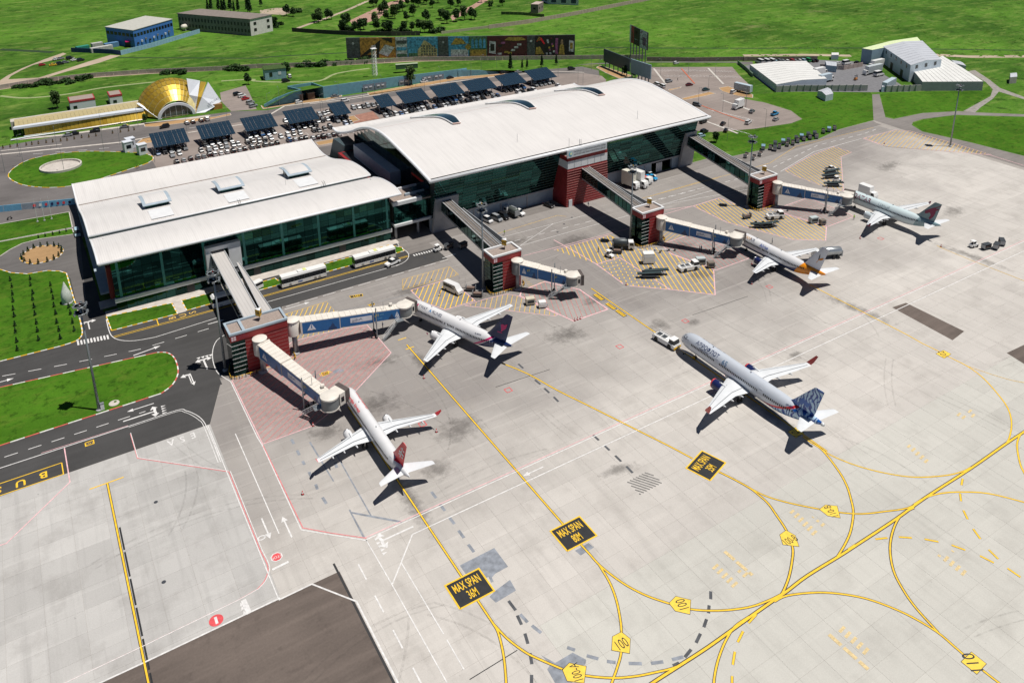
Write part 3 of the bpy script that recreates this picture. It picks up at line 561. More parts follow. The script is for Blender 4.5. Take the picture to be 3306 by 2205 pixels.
hatch(z2_, 66, 1.55, .26, P_YEL); line('zone_border', [(140.57,202.96), (162.73,201.81)], .22, P_PINK); line('zone_border', [(162.73,201.81), (163.49,196)], .25, P_YEL)
line('zone_border', [(144.75,209.04), (146.03,194.53), (146.51,187.54), (145.81,173.25)], .32, P_PINK); line('zone_border', [(146.69,171.21), (155.55,163.06), (164.7,153.54), (175.15,164.67)], .32, P_PINK); line('zone_border', [(146.51,187.54), (155.55,187.23), (155.55,163.06)], .3, P_PINK)
line('zone_border', [(171.34,180.57), (174.13,170.85)], .3, P_PINK)
hatch([(146.51,187.54), (155.55,187.23), (155.55,163.06), (146.69,171.21), (145.81,173.25)], 66, 1.55, .3, P_YEL, dashlen=.95)
zone([(173.17,187.06), (185.69,187.13), (192.1,171.16), (190.34,164.22), (175.66,164.28), (171.28,179.82)], 74, 1.5, .12, P_PINKR, P_PINK, .25)
z3_ = [(203.87,204.12), (217.49,204.17), (218.39,193.05), (226.76,185.36), (227.04,179.51), (230.67,166.15), (221.74,159.4), (212.79,165.91), (204.13,187.4)]
zone(z3_, 74, 1.55, .24, P_YEL, P_PINK, .3)
zone([(229.47,185.93), (245.51,186.41), (246.5,168.15), (245.9,166.31), (231.3,165.95), (227.2,181.66)], 78, 1.5, .12, P_PINKR, P_PINK, .25)
zone([(260.3,210.0), (283.0,215.5), (300.7,217.5), (301.06,208.62), (292.61,207.67), (262.22,183.2), (259.77,188.66), (258.87,203.42)], 70, 1.7, .22, P_YEL, P_PINK, .2)
zone([(321.3,217.4), (343.1,216.7), (347.6,211.8), (348.74,193.9), (348.36,174.38), (319.86,204.85)], 20, 1.6, .25, P_YELF, P_PINK, .25)
zone([(188.36,209.99), (192.3,214.5), (211.4,212.1), (203.87,204.12), (196.87,204.53)][:0] or [(182.16,196.37), (186.25,196.93), (185.71,187.42), (173.59,187.27)], 20, 1.4, .2, P_YELF, None)
# taxi-lane dashes on the stands and other lines near the halls
line('road_line', [(132.7,211.5), (178.5,210.6)], .16, P_WHITE); line('road_line', [(130.6,220.2), (167.9,219.1)], .14, P_WHITE); dash('road_dash', [(133.1,215.6), (166.1,214.1)], .2, P_WHITE, 2.4, 2.4)
line('road_line', [(132.7,211.5), (151.7,219.6)], .16, P_WHITE); line('road_line', [(191.1,219.7), (222.4,219.3), (231.6,218.8)], .2, P_YELF); dash('road_dash', [(193.3,215.4), (220.8,214.6)], .22, P_WHITE, 2.6, 2.2); line('road_line', [(193.4,211.3), (222.4,210.8)], .2, P_WHITE)
line('road_line', [(86.51,204.19), (105.7,211.0), (109.82,209.69)][:0] or [(129.81,204.93), (173.38,201.99)], .2, P_PINK); line('road_line', [(130.3,223.4), (156.9,224.5), (159.1,222.0)], .18, P_YELF)
line('road_line', [(187.09,208.52), (203.87,204.12)], .22, P_PINK); line('road_line', [(189.4,204.42), (203.86,204.19)], .22, P_PINK); line('road_line', [(196.7,219.6), (222.7,219.9), (240.6,218.8)], .2, P_YELF); dash('road_dash', [(197.1,215.7), (241.7,213.8)], .22, P_WHITE, 2.6, 2.2); line('road_line', [(193.7,211.2), (232.6,204.18)], .16, P_WHITE)
line('road_line', [(255.1,217.2), (276.1,222.8), (297.1,227.4), (339.8,224.5)][:0] or [(251.3,218.9), (261.3,218.9), (286.7,226.7), (302.0,226.1), (338.1,224.5)], .2, P_YELF); dash('road_dash', [(258.8,214.8), (295.9,222.5), (325.8,221.3), (338.5,222.2)], .25, P_WHITE, 3.2, 2.6); line('road_line', [(257.7,210.0), (287.8,217.9), (319.7,217.5)], .22, P_WHITE)
line('red_edge_line', [(320.6,217.5), (319.86,204.85), (347.51,174.93), (347.11,160.25)], .3, P_PINK)
for q in [(89.15,147.85), (123.93,147.73)]+[(147.36,147.7), (181.84,148.14), (65.78,147.71), (238.48,150.31)]: outline([(q[0]-.75, q[1]-.75), (q[0]+.75, q[1]-.75), (q[0]+.75, q[1]+.75), (q[0]-.75, q[1]+.75)], .2, P_RED, 'hydrant_square')
for (q, ang) in (((135.06,171.02), 0), ((134.89,165.03), 0), ((134.98,160.57), 0)):
 MB().strip([(q[0]-.3, q[1]+2.0), (q[0]-.3, q[1]-2.0)], 1.5, Z1).build('type_plate', P_BLK, apron)
 dash('type_stroke', [(q[0]-.3, q[1]+1.9), (q[0]-.3, q[1]-1.9)], 1.1, P_YEL, .42, .22)
for q in [(76.34,182.24), (76.3,177.2)]: line('stop_bar', [(q[0]-1.2, q[1]), (q[0]+1.2, q[1])], .3, P_YEL)
# manholes and joints
MH = MB().lathe([(.01, .0), (.4, .0), (.4, .012), (.01, .012)], (0, 0, .031), 14).mesh('manhole_cover', M('manhole_iron', (.04, .045, .055), .6))
for q in [(6.9,133.8), (9.06,155.22)]+[(154.8,217.3), (149.2,213.3), (160.3,220.3), (165.45,203.13), (165.39,199.41)]+[(97.38,207.19), (103.5,218.1), (102.2,221.2)]: link('manhole_cover', MH, apron, (*q, .0))
for pts in ([(87.11,150.54), (102.52,149.39)], [(151.2,148.87), (172.22,147.75)], [(45.21,87.96), (54.4,88.21)]): line('tar_seam', pts, .16, P_BLK, Z1)
# tyre scuffs: thin translucent rubber films on the concrete
SCUFF = mat_scuff('rubber_scuff', (.10, .092, .085), .13)
rs = random.Random(11)
for k in range(46):
 x, y = rs.uniform(-10, 300), rs.uniform(45, 200); a = rs.choice((-90, -90, 0, 30, -60))+rs.uniform(-14, 14); r_ = rs.uniform(25, 90)*rs.choice((-1, 1)); n_ = 14; ln = rs.uniform(12, 45)
 P0 = []; px, py, an = x, y, a
 for i in range(n_): P0.append((px, py)); px += math.cos(R(an))*ln/n_; py += math.sin(R(an))*ln/n_; an += math.degrees(ln/n_/r_)
 for off in ((0, rs.uniform(1.6, 2.6)) if k % 2 else (0,)):
  q = [(p[0]-math.sin(R(a))*off, p[1]+math.cos(R(a))*off) for p in P0]; MB().strip(q, rs.uniform(.25, .5), .0325+k*.00004+off*.00003).build('tyre_scuff', SCUFF, apron)
def mat_stain(name, col_, a):
 m, t, b = rawmat(name, .85, 0, .2); b.inputs['Base Color'].default_value = (*col_, 1); ln = t.new('VectorMath', operation='LENGTH'); t.link(t.pos(False), ln.inputs[0])
 n = t.noise(t.pos(), .45, 7, .75); f = t.math('SUBTRACT', t.math('ADD', t.math('SUBTRACT', 1., ln.outputs['Value']), t.math('MULTIPLY', t.math('SUBTRACT', n, .5), 2.2)), .25)
 t.link(t.math('MULTIPLY', t.ramp(f, [(.0, 0.), (.7, 1.)]), a), b.inputs['Alpha']); return m
STAIN = mat_stain('soft_oil_stain', (.07, .063, .058), .34); disc = MB().poly([(math.cos(q*.2618), math.sin(q*.2618), 0) for q in range(24)]).mesh('oil_stain', STAIN)
for (cx, cy, rx, ry) in [(53.5, 128, 3, 14), (53.8, 150, 3, 9), (76.3, 170, 3, 8), (137, 108, 3, 18), (193.4, 126, 3.2, 16), (252, 126, 3, 16), (66, 176, 9, 4), (46, 157, 6, 4), (133, 170, 6, 4), (140, 150, 5, 4), (149, 146, 3, 2.4), (72, 142, 9, 6), (105, 190, 8, 5), (150, 205, 12, 5), (190, 160, 6, 6), (215, 178, 8, 4), (280, 150, 9, 5), (300, 190, 12, 5), (95, 112, 6, 2.2), (160, 120, 4, 2.6), (170, 165, 8, 5), (60, 160, 8, 6), (130, 215, 14, 5), (90, 205, 10, 4), (115, 160, 9, 6), (62, 133, 5, 5), (230, 205, 10, 4), (178, 182, 7, 5)]:
 o_ = link('oil_stain', disc, apron, (cx, cy, .0315+rs.random()*.0009), rs.uniform(-.2, .2)); o_.scale = (rx, ry, 1)
# ================================================================== building materials
def mat_roof(name, base, pitch=.6):
 m, t, b = rawmat(name, .55, 0, .3); p = t.pos(False); sep = t.new('SeparateXYZ'); t.link(p, sep.inputs[0])
 fr = t.math('FRACT', t.math('DIVIDE', sep.outputs[0], pitch)); seam = t.math('LESS_THAN', fr, .13)
 c = t.mix(t.ramp(t.noise(p, .08, 5), [(.3, 0.), (.7, 1.)]), tuple(x*.93 for x in base), base)
 dirt = t.noise(t.scale(p, .9, .05, .05), 1., 5, .7); c = t.mix(t.ramp(dirt, [(.48, 0.), (.72, .5)]), c, tuple(x*.74 for x in base))
 c = t.mix(t.math('MULTIPLY', seam, .35), c, tuple(x*.6 for x in base))
 t.link(c, b.inputs['Base Color']); t.bump(seam, b, .05, .6); return m
def mat_glass(name, tint, rough=.04):
 m, t, b = rawmat(name, rough, .92, .5); p = t.pos(False)
 oi = t.new('ObjectInfo')
 c = t.mix(oi.outputs['Random'], tuple(x*.45 for x in tint), tuple(x*1.5 for x in tint))
 t.link(c, b.inputs['Base Color']); t.bump(t.noise(p, .35, 2), b, .012, .25); return m
def mat_clad(name, base, rowh=1.15, gap=.5, line=None):
 """horizontal cladding sheets"""
 m, t, b = rawmat(name, .5, 0, .4); p = t.pos(False)
 c = t.mix(t.ramp(t.noise(p, .5, 5), [(.3, 0.), (.7, 1.)]), tuple(x*.82 for x in base), tuple(x*1.1 for x in base))
 t.link(c, b.inputs['Base Color']); return m
ROOF = mat_roof('white_standing_seam_roof', (.635, .615, .60))
ROOFE = M('white_roof_edge', (.72, .73, .75), .35, var=.06)
SOFFIT = M('pale_soffit', (.45, .45, .45), .6)
GLASS = mat_glass('green_reflective_glass', (.019, .082, .074))
GLASSD = mat_glass('dark_green_glass', (.014, .045, .041))
FRAME = M('dark_window_frame', (.018, .03, .03), .4, .3, var=.1)
TRANS = M('pale_green_transom', (.16, .26, .24), .45, .4, var=.1)
CONC = M('grey_wall_concrete', (.36, .36, .37), .8, var=.15)
WHITEP = M('white_wall_panel', (.66, .67, .68), .5, var=.07)
BLUEG = M('blue_grey_wall_panel', (.33, .40, .46), .6, var=.1)
REDC = mat_clad('dark_red_cladding', (.25, .020, .022))
REDJ = M('pale_cladding_joint', (.36, .17, .16), .5)
GREYM = M('grey_metal', (.32, .34, .36), .45, .5, var=.1)
DARKM = M('dark_metal', (.035, .038, .042), .5, .3, var=.2)
WHITEM = M('white_painted_metal', (.72, .72, .72), .4, var=.08)
GRAVELR = M('gravel_roof', (.30, .245, .215), .95, var=.25, scale=3., bump=.03)
SIGNY = M('sign_yellow', (.72, .42, .02), .5)
SIGNB = M('sign_black', (.012, .012, .012), .5)
GAL = M('galvanised_steel', (.30, .33, .35), .45, .6, var=.12)
def sheet_roof(mb, prof, x0, x1, th):
 """curved roof: closed profile (y,z) offset down by th, extruded along x"""
 low = [(y, z-th) for y, z in prof[::-1]]
 return mb.extr(prof+low, 'x', x0, x1)
def smooth_prof(p, n=5): return cat(p, n)
# ------------------------------------------------------------------ low terminal
LT = thing('low_terminal', 'long low terminal with two pale wavy roofs and a green glass front', 'terminal', (0, 0, 0))
FP = smooth_prof([(236.0, 17.5), (238.5, 18.1), (242, 18.35), (247, 18.0), (253.5, 17.0), (260, 15.2)])
BP = smooth_prof([(262.6, 15.1), (267, 15.4), (272.4, 15.2), (280, 14.4), (286, 13.1), (292.7, 11.3), (300.6, 9.0), (307, 7.6), (314, 6.9), (319.5, 7.1), (323.5, 7.7), (329.5, 8.8)])
r1 = sheet_roof(MB(), FP, 9.6, 101.2, .35).build('front_roof', ROOF, LT, True, 40)
r2 = sheet_roof(MB(), BP, 9.4, 101.0, .35).build('rear_roof', ROOF, LT, True, 40)
def edge_tube(prof, x, r=.33): return MB().tube([(x, y, z-.1) for y, z in prof], r, 8)
MB().tube([(9.5, 235.9, 17.35), (101.3, 235.9, 17.35)], .42, 10).build('gutter', ROOFE, r1, True)
MB().tube([(9.3, 262.4, 14.95), (101.1, 262.4, 14.95)], .40, 10).build('gutter', ROOFE, r2, True)
for pr_, rr in ((FP, r1), (BP, r2)):
 for x in (9.5, 101.2): edge_tube(pr_, x, .26).build('roof_edge', ROOFE, rr, True)
s = MB()
for (y0, z0), (y1, z1) in zip(BP, BP[1:]):
 if 309.5 < y0 < 310.9: s.hexa([(9.6, y0, z0+.01), (100.8, y0, z0+.01), (100.8, y0+.22, z0+.01), (9.6, y0+.22, z0+.01), (9.6, y0, z0+.06), (100.8, y0, z0+.06), (100.8, y0+.22, z0+.06), (9.6, y0+.22, z0+.06)])
zz = 7.25
MB().box(9.8, 100.8, 310.3, 310.55, zz-.1, zz+.12).build('roof_seam', M('seam_brown', (.22, .17, .14), .8), r2)
MB().prism([(13.2, 239.8), (97.6, 239.8), (97.6, 262), (13.2, 262)], .02, 15.0).build('body', FRAME, LT)
MB().prism([(13.2, 262.2), (97.6, 262.2), (97.6, 324), (13.2, 324)], .02, 6.2).build('rear_body', WHITEP, LT)
# clerestory wall between the two roofs
MB().box(12.8, 98, 260.2, 262, 12, 14.9).build('clerestory_wall', DARKM, LT)
nc = 32; x0, x1 = 12.6, 98.2; cw = (x1-x0)/nc
zr = [4.35, 6.45, 8.55, 10.65, 12.75, 14.85, 16.95]
pane = MB().box(.045, cw-.045, -.03, .03, .045, 2.1-.045).mesh('window_pane', GLASS)
for i in range(nc):
 for j in range(6): link('window_pane', pane, LT, (x0+i*cw, 239.0, zr[j]))
pane0 = MB().box(.045, cw-.045, -.03, .03, .05, 2.85).mesh('ground_floor_pane', GLASSD)
for i in range(nc): link('ground_floor_pane', pane0, LT, (x0+i*cw, 239.25, .14))
MB().box(12.3, 98.5, 238.55, 239.6, 3.05, 4.30).build('spandrel_band', WHITEP, LT)
MB().box(12.3, 98.5, 238.7, 239.5, 16.95, 17.6).build('head_band', FRAME, LT)
pil = M('green_interior_column', (.06, .30, .26), .4)
for k in range(8):
 x = 14.2+k*11.85
 MB().box(x-.35, x+.35, 238.93, 239.02, 4.5, 16.9).build('column_strip', pil, LT)
# glazed left and right side walls
for xs, sgn in ((12.75, -1), (98.05, 1)):
 for j in range(6):
  for i in range(7):
   top = zr[j]+2.05
   if i > 4 and j > 4: continue
   MB().box(xs-.03, xs+.03, 240.0+i*3, 242.9+i*3, zr[j]+.04, zr[j]+2.06).build('side_pane', GLASSD, LT)
MB().box(11.6, 12.7, 244, 247, 2, 12).build('side_red_panel', REDC, LT)
MB().box(8.4, 12.8, 243.0, 247.2, .02, .55).build('entrance_step', C_PAVE, LT)
MB().box(9.3, 13.2, 247, 324, 2.6, 3.1).build('side_canopy', BLUEG, LT)
MB().box(11.9, 13.15, 262.5, 322, .02, 2.6).build('side_wall', BLUEG, LT)
for k in range(3):  # doors
 dx = (52.9, 80.9, 33)[k]
 d_ = MB().box(dx-1.1, dx+1.1, 239.05, 239.2, .14, 2.75).build('door', DARKM, LT)
 MB().box(dx-.5, dx+.5, 238.95, 239.1, 2.8, 3.25).build('door_sign', SIGNY, d_)
# dormers
for dx in (31.2, 55.2, 79.2):
 root = MB().box(dx-3.6, dx+3.6, 275.6, 283, 13.0, 16.4).build('dormer', FRAME, LT)
 for k in range(4): MB().box(dx-3.5+k*1.76, dx-3.5+k*1.76+1.68, 275.45, 275.6, 14.9, 16.2).build('dormer_pane', GLASS, root)
 for k in range(3): MB().box(dx+3.6, dx+3.7, 275.8+k*2, 277.6+k*2, 14.5, 16.2).build('dormer_pane', GLASSD, root)
 dp = cat([(274.2, 16.4), (276.5, 16.85), (280, 16.9), (283, 16.5), (285.2, 16.0)], 4)
 sheet_roof(MB(), dp, dx-4.4, dx+4.5, .22).build('dormer_roof', BLUEG, root, True, 40)
 sheet_roof(MB(), [(y, z+.06) for y, z in dp[2:-2]], dx-3.4, dx+3.5, .05).build('dormer_roof_sheet', ROOF, root, True, 40)
 MB().poly([(dx-3.4, 264.2, 15.5), (dx+3.4, 264.2, 15.5), (dx+3.4, 272.2, 15.42), (dx-3.4, 272.2, 15.42)]).build('walkway_sheet', WHITEP, root)
# roof ladders and aerials
for lx in (54.5, 83.5):
 t_ = MB()
 for q in (-.35, .35): t_.tube([(lx+q, 260.3, 15.3), (lx+q, 261.6, 16.6), (lx+q, 262.9, 16.6)], .06, 5)
 for k in range(4): t_.bar((lx-.35, 260.4+k*.35, 15.5+k*.32), (lx+.35, 260.4+k*.35, 15.5+k*.32), .06, .06)
 t_.build('roof_ladder', DARKM, LT)
MB().tube([(72.4, 269, 15.2), (72.2, 269, 21.5)], .05, 5).build('aerial', GREYM, LT)
# boarding portal where the white gangway meets the front
MB().box(38.0, 39.4, 236.6, 238.6, 3.2, 14.1).build('portal_frame', WHITEP, LT)
MB().box(44.6, 48.2, 236.6, 238.6, 6.0, 14.1).build('portal_frame', WHITEP, LT)
MB().box(39.4, 44.6, 236.6, 238.6, 12.9, 14.1).build('portal_head', WHITEP, LT)
# ------------------------------------------------------------------ main terminal
MT = thing('main_terminal', 'main terminal hall under a broad white wave roof', 'terminal', (0, 0, 0))
MP = smooth_prof([(231.2, 21.6), (236, 22.4), (243, 23.6), (250, 24.6), (257, 25.5), (264, 26.4), (271, 26.9), (277, 26.6), (283, 25.6), (289, 24.0), (295, 21.9), (302, 18.9), (310, 16), (317, 13.9), (322, 12.95), (325.8, 13.3)])
r3 = sheet_roof(MB(), MP, 110.2, 236.8, .7).build('wave_roof', ROOF, MT, True, 40)
MB().tube([(109.6, 231.2, 21.35), (237.4, 231.2, 21.35)], .62, 12).build('gutter', ROOFE, r3, True)
for x in (110.1, 236.9): MB().tube([(x, y, z-.25) for y, z in MP], .55, 10).build('roof_edge', ROOFE, r3, True)
MB().box(110.6, 236.4, 231.95, 232.2, 21.75, 21.95).build('gutter_gap', SIGNB, r3)
def mp_z(y):
 for (a, za), (b, zb) in zip(MP, MP[1:]):
  if a <= y <= b: return za+(zb-za)*(y-a)/(b-a)
 return MP[-1][1]
MB().box(111, 236, 277.9, 278.1, mp_z(278)-.1, mp_z(278)+.05).build('roof_seam', M('seam_brown2', (.50, .42, .4), .8), r3)
SKG = mat_glass('blue_roof_glass', (.10, .20, .22), .15)
for kx in (0, 34.6, 69.6):     # crescent rooflights
 L_ = cat([(129.2, 287.5), (134.2, 279.2), (136.2, 274.5), (136.9, 266.2)], 5); R_ = cat([(129.6, 288.6), (138.6, 283.4), (141.5, 275), (140.1, 265.8)], 5)
 g_ = MB()
 for (a, b), (c, d) in zip(zip(L_, R_), zip(L_[1:], R_[1:])):
  g_.poly([(a[0]+kx, a[1], mp_z(a[1])+.5), (c[0]+kx, c[1], mp_z(c[1])+.5), (d[0]+kx, d[1], mp_z(d[1])+.5), (b[0]+kx, b[1], mp_z(b[1])+.5)])
 o_ = g_.build('rooflight', SKG, MT, True)
 for side in (L_, R_): MB().tube([(p[0]+kx, p[1], mp_z(p[1])+.42) for p in side], .28, 6).build('rooflight_rim', WHITEM, o_, True)
 a, b = L_[-1], R_[-1]; MB().bar((a[0]+kx, a[1]-.2, mp_z(a[1])+.4), (b[0]+kx, b[1]-.2, mp_z(b[1])+.4), .6, .35).build('rooflight_rim', M('pink_flashing', (.62, .45, .40), .7), o_)
# leaning glass front
def fy(z): return 236.9-(z-5)*4.2/16.5
MB().hexa([(113, fy(5)+.35, 4.7), (232.5, fy(5)+.35, 4.7), (232.5, 308, 4.7), (113, 308, 4.7), (113, fy(21.2)+.35, 21.0), (232.5, fy(21.2)+.35, 21.0), (232.5, 240, 21.0), (113, 240, 21.0)]).build('hall_body', FRAME, MT)
MB().box(113, 212, 237.5, 308, .02, 4.65).build('ground_floor', FRAME, MT); MB().box(223.4, 232.4, 237.5, 308, .02, 4.65).build('ground_floor', FRAME, MT); MB().box(212, 223.4, 262, 308, .02, 4.65).build('ground_floor', FRAME, MT)
NR, NC = 14, 21; z0, z1 = 5.2, 21.2; rh = (z1-z0)/NR; cw2 = (232.6-112.6)/NC; dy = (fy(z0+rh)-fy(z0))
pm = MB().hexa([(.05, -.03, .03), (cw2-.05, -.03, .03), (cw2-.05, .03, .03), (.05, .03, .03), (.05, dy-.03, rh-.03), (cw2-.05, dy-.03, rh-.03), (cw2-.05, dy+.03, rh-.03), (.05, dy+.03, rh-.03)]).mesh('window_pane', GLASS)
for j in range(NR):
 for i in range(NC): link('window_pane', pm, MT, (112.6+i*cw2, fy(z0+j*rh), z0+j*rh))
for j in range(NR+1):
 z_ = z0+j*rh; MB().box(112.5, 232.7, fy(z_)-.13, fy(z_)+.05, z_-.045, z_+.045).build('transom', TRANS, MT)
MB().box(112.3, 233, 236.5, 237.6, 4.6, 5.2).build('ledge', CONC, MT)
MB().box(112.3, 212, 237.0, 238.0, .02, 4.6).build('base_wall', BLUEG, MT)
MB().box(223, 233, 237.0, 238.0, .02, 4.6).build('base_wall', BLUEG, MT)
for k in range(9): x = 118+k*11.3; MB().box(x-.25, x+.25, 236.8, 237.05, .02, 4.6).build('base_pilaster', CONC, MT)
for k in range(3): MB().box(214.5+k*1.1, 215.4+k*1.1, 236.9, 237, .1, 4).build('roller_door', WHITEP, MT)
# left gable end: glazed wall following the roof, red annex, service block
gp = [(y, z-1.0) for y, z in MP if 236 < y < 308]
rows = []
end = MB(); e2 = MB()
for k in range(18):
 ya, yb = 238+k*3.9, 238+k*3.9+3.8
 for j in range(12):
  za = 6+j*1.6; zb = za+1.52
  if zb > mp_z((ya+yb)/2)-1.2: break
  (MB().box(112.75, 112.85, ya, yb, za, zb)).build('gable_pane', GLASSD, MT)
  MB().box(232.7, 232.8, ya, yb, za, zb).build('gable_pane', GLASSD, MT)
MB().prism([(104.6, 249), (113, 249), (113, 306), (104.6, 306)], .02, 9.2).build('red_annex', REDC, MT)
MB().box(105.8, 112.6, 250, 305, 9.2, 9.3).build('annex_roof', DARKM, MT)
for k in range(3): MB().box(104.4, 104.62, 256+k*13, 263+k*13, .1, 7.4).build('annex_opening', SIGNB, MT)
for k in range(9): MB().box(104.5, 104.62, 250+k*.01, 305, .9+k*.95, .98+k*.95).build('cladding_joint', REDJ, MT)
MB().box(108.5, 112.7, 262, 298, 9.3, 14.5).build('upper_panel_wall', BLUEG, MT)
MB().hexa([(105, 306.5, .02), (113, 306.5, .02), (113, 317, .02), (103.5, 317, .02), (107.5, 306.5, 11.5), (113, 306.5, 11.5), (113, 316, 12), (106.5, 316, 12)]).build('slanted_block', M('slate_cladding', (.05, .075, .085), .5), MT)
# portal frames where gangways leave the glass
MB().hexa([(112.2, 235.7, .02), (121.8, 235.7, .02), (121.8, 236.7, .02), (112.2, 236.7, .02), (113.2, 233.7, 13.2), (121.8, 233.7, 13.2), (121.8, 235.0, 13.2), (113.2, 235.0, 13.2)]).build('portal_wall', CONC, MT)
MB().hexa([(226.2, 235.7, .02), (233.4, 235.7, .02), (233.4, 236.7, .02), (226.2, 236.7, .02), (227.0, 233.5, 15.5), (233.0, 233.5, 15.5), (233, 235.0, 15.5), (227, 235.0, 15.5)]).build('portal_wall', CONC, MT)
for ax, ay in ((151.5, 243), (207, 241), (167.5, 232.6)): MB().tube([(ax, ay, mp_z(ay)-.3), (ax, ay, mp_z(ay)+3.4)], .06, 5).build('aerial', GREYM, MT)
# ------------------------------------------------------------------ connector between the terminals
CN = thing('link_building', 'glass link bridge on columns between the two terminals', 'link building', (0, 0, 0))
MB().box(99, 113.4, 237.3, 249, 4.9, 5.8).build('floor_slab', WHITEP, CN)
MB().box(99.3, 113.2, 238.3, 248.5, 5.8, 12.7).build('core', FRAME, CN)
for i in range(5):
 for j in range(3): MB().box(99.3+i*2.76, 101.95+i*2.76, 238.0, 238.1, 5.9+j*2.25, 8.05+j*2.25).build('window_pane', GLASS, CN)
MB().box(99, 113.5, 237.6, 249, 12.7, 13.2).build('roof_slab', GRAVELR, CN)
MB().box(98.8, 109.5, 237.2, 238.4, 12.75, 14.0).build('parapet', WHITEP, CN)
MB().box(98.8, 113.6, 248.4, 249.2, 12.75, 13.9).build('parapet', WHITEP, CN)
MB().box(105.5, 113.6, 242.2, 243.0, 13.2, 14.0).build('parapet', BLUEG, CN)
for k in range(4): MB().box(109.6+(k % 2)*2, 111.4+(k % 2)*2, 238+(k//2)*5.4, 242+(k//2)*5.4, 13.2, 13.7).build('rooflight', SKG, CN)
for x in (100, 108.3, 113): MB().tube([(x, 239, .02), (x, 239, 4.9)], .45, 10).build('column', CONC, CN, True)
# ------------------------------------------------------------------ central red tower
CT = thing('entrance_tower', 'dark red clad tower with white band and airport name board', 'tower', (0, 0, 0))
MB().hexa([(163.6, 228.3, .02), (183.0, 228.3, .02), (183.4, 238, .02), (163.2, 238, .02), (164.0, 228.5, 15.0), (182.2, 228.5, 15.0), (182.2, 236, 15), (164, 236, 15)]).build('red_shaft', REDC, CT)
MB().box(163.95, 182.25, 228.45, 236, 15.0, 17.95).build('white_band', WHITEP, CT)
MB().box(164.0, 182.2, 228.5, 236, 17.95, 19.5).build('red_top', REDC, CT)
MB().box(164.3, 181.9, 228.8, 235.7, 19.5, 19.6).build('tower_roof', GRAVELR, CT)
for k in range(15): MB().hexa([(163.62+.025*k-.06, 228.28, .55+k*.97), (182.98-.05*k+.06, 228.24, .55+k*.97), (183.0-.05*k, 228.6, .55+k*.97), (163.6+.025*k, 228.6, .55+k*.97), (163.62+.025*k-.06, 228.28, .62+k*.97), (182.98-.05*k+.06, 228.24, .62+k*.97), (183-.05*k, 228.6, .62+k*.97), (163.6+.025*k, 228.6, .62+k*.97)]).build('cladding_joint', REDJ, CT)
for k in range(6): MB().box(164.0+k*3.05, 164.04+k*3.05, 228.38, 228.46, 15, 17.95).build('panel_joint', GREYM, CT)
MB().box(164.6, 166.1, 228.1, 228.35, .02, 2.8).build('door', WHITEP, CT)
board = MB().box(163.4, 181.5, 227.9, 228.3, 19.55, 22.4).build('name_board', M('grey_sign_board', (.50, .53, .56), .5), CT)
SB = M('sign_lettering_dark', (.03, .035, .04), .5)
for txt, zc, sz in (('შოთა რუსთაველის სახელობის თბილისის საერთაშორისო აეროპორტი', 21.55, .62), ('SHOTA RUSTAVELI TBILISI INTERNATIONAL AIRPORT', 20.45, .62)):
 t_ = text_mesh(txt, 1., mat=SB); w_ = max(v.co.x for v in t_.vertices)-min(v.co.x for v in t_.vertices)
 o_ = link('sign_lettering', t_, board); o_.rotation_euler = (R(90), 0, 0); o_.location = (173.6, 227.88, zc); o_.scale = (14.6/w_, .95, 1)
MB().lathe([(0.01, 0), (.85, 0), (.85, -.04), (.01, -.04)], (164.9, 227.88, 21.0), 20, 'y').build('round_emblem', M('emblem_teal', (.12, .42, .55), .5), board)
MB().lathe([(0.01, 0), (.5, 0), (.5, -.03), (.01, -.03)], (165.05, 227.83, 21.1), 16, 'y').build('emblem_centre', M('emblem_pale', (.70, .72, .45), .5), board)
for q in ((170.5, 230.5), (172.3, 230.2)): MB().lathe([(.05, 0), (.5, .15), (.75, .5)], (*q, 20.4), 12).build('satellite_dish', WHITEM, CT, True)
ms = MB()
for q in ((171.2, 231), (171.9, 231), (171.55, 231.6)): ms.tube([(*q, 19.6), (*q, 24.5)], .05, 4)
for k in range(6): ms.bar((171.2, 231, 20.2+k*.75), (171.9, 231, 20.6+k*.75), .05, .05)
ms.build('aerial_mast', GREYM, CT)
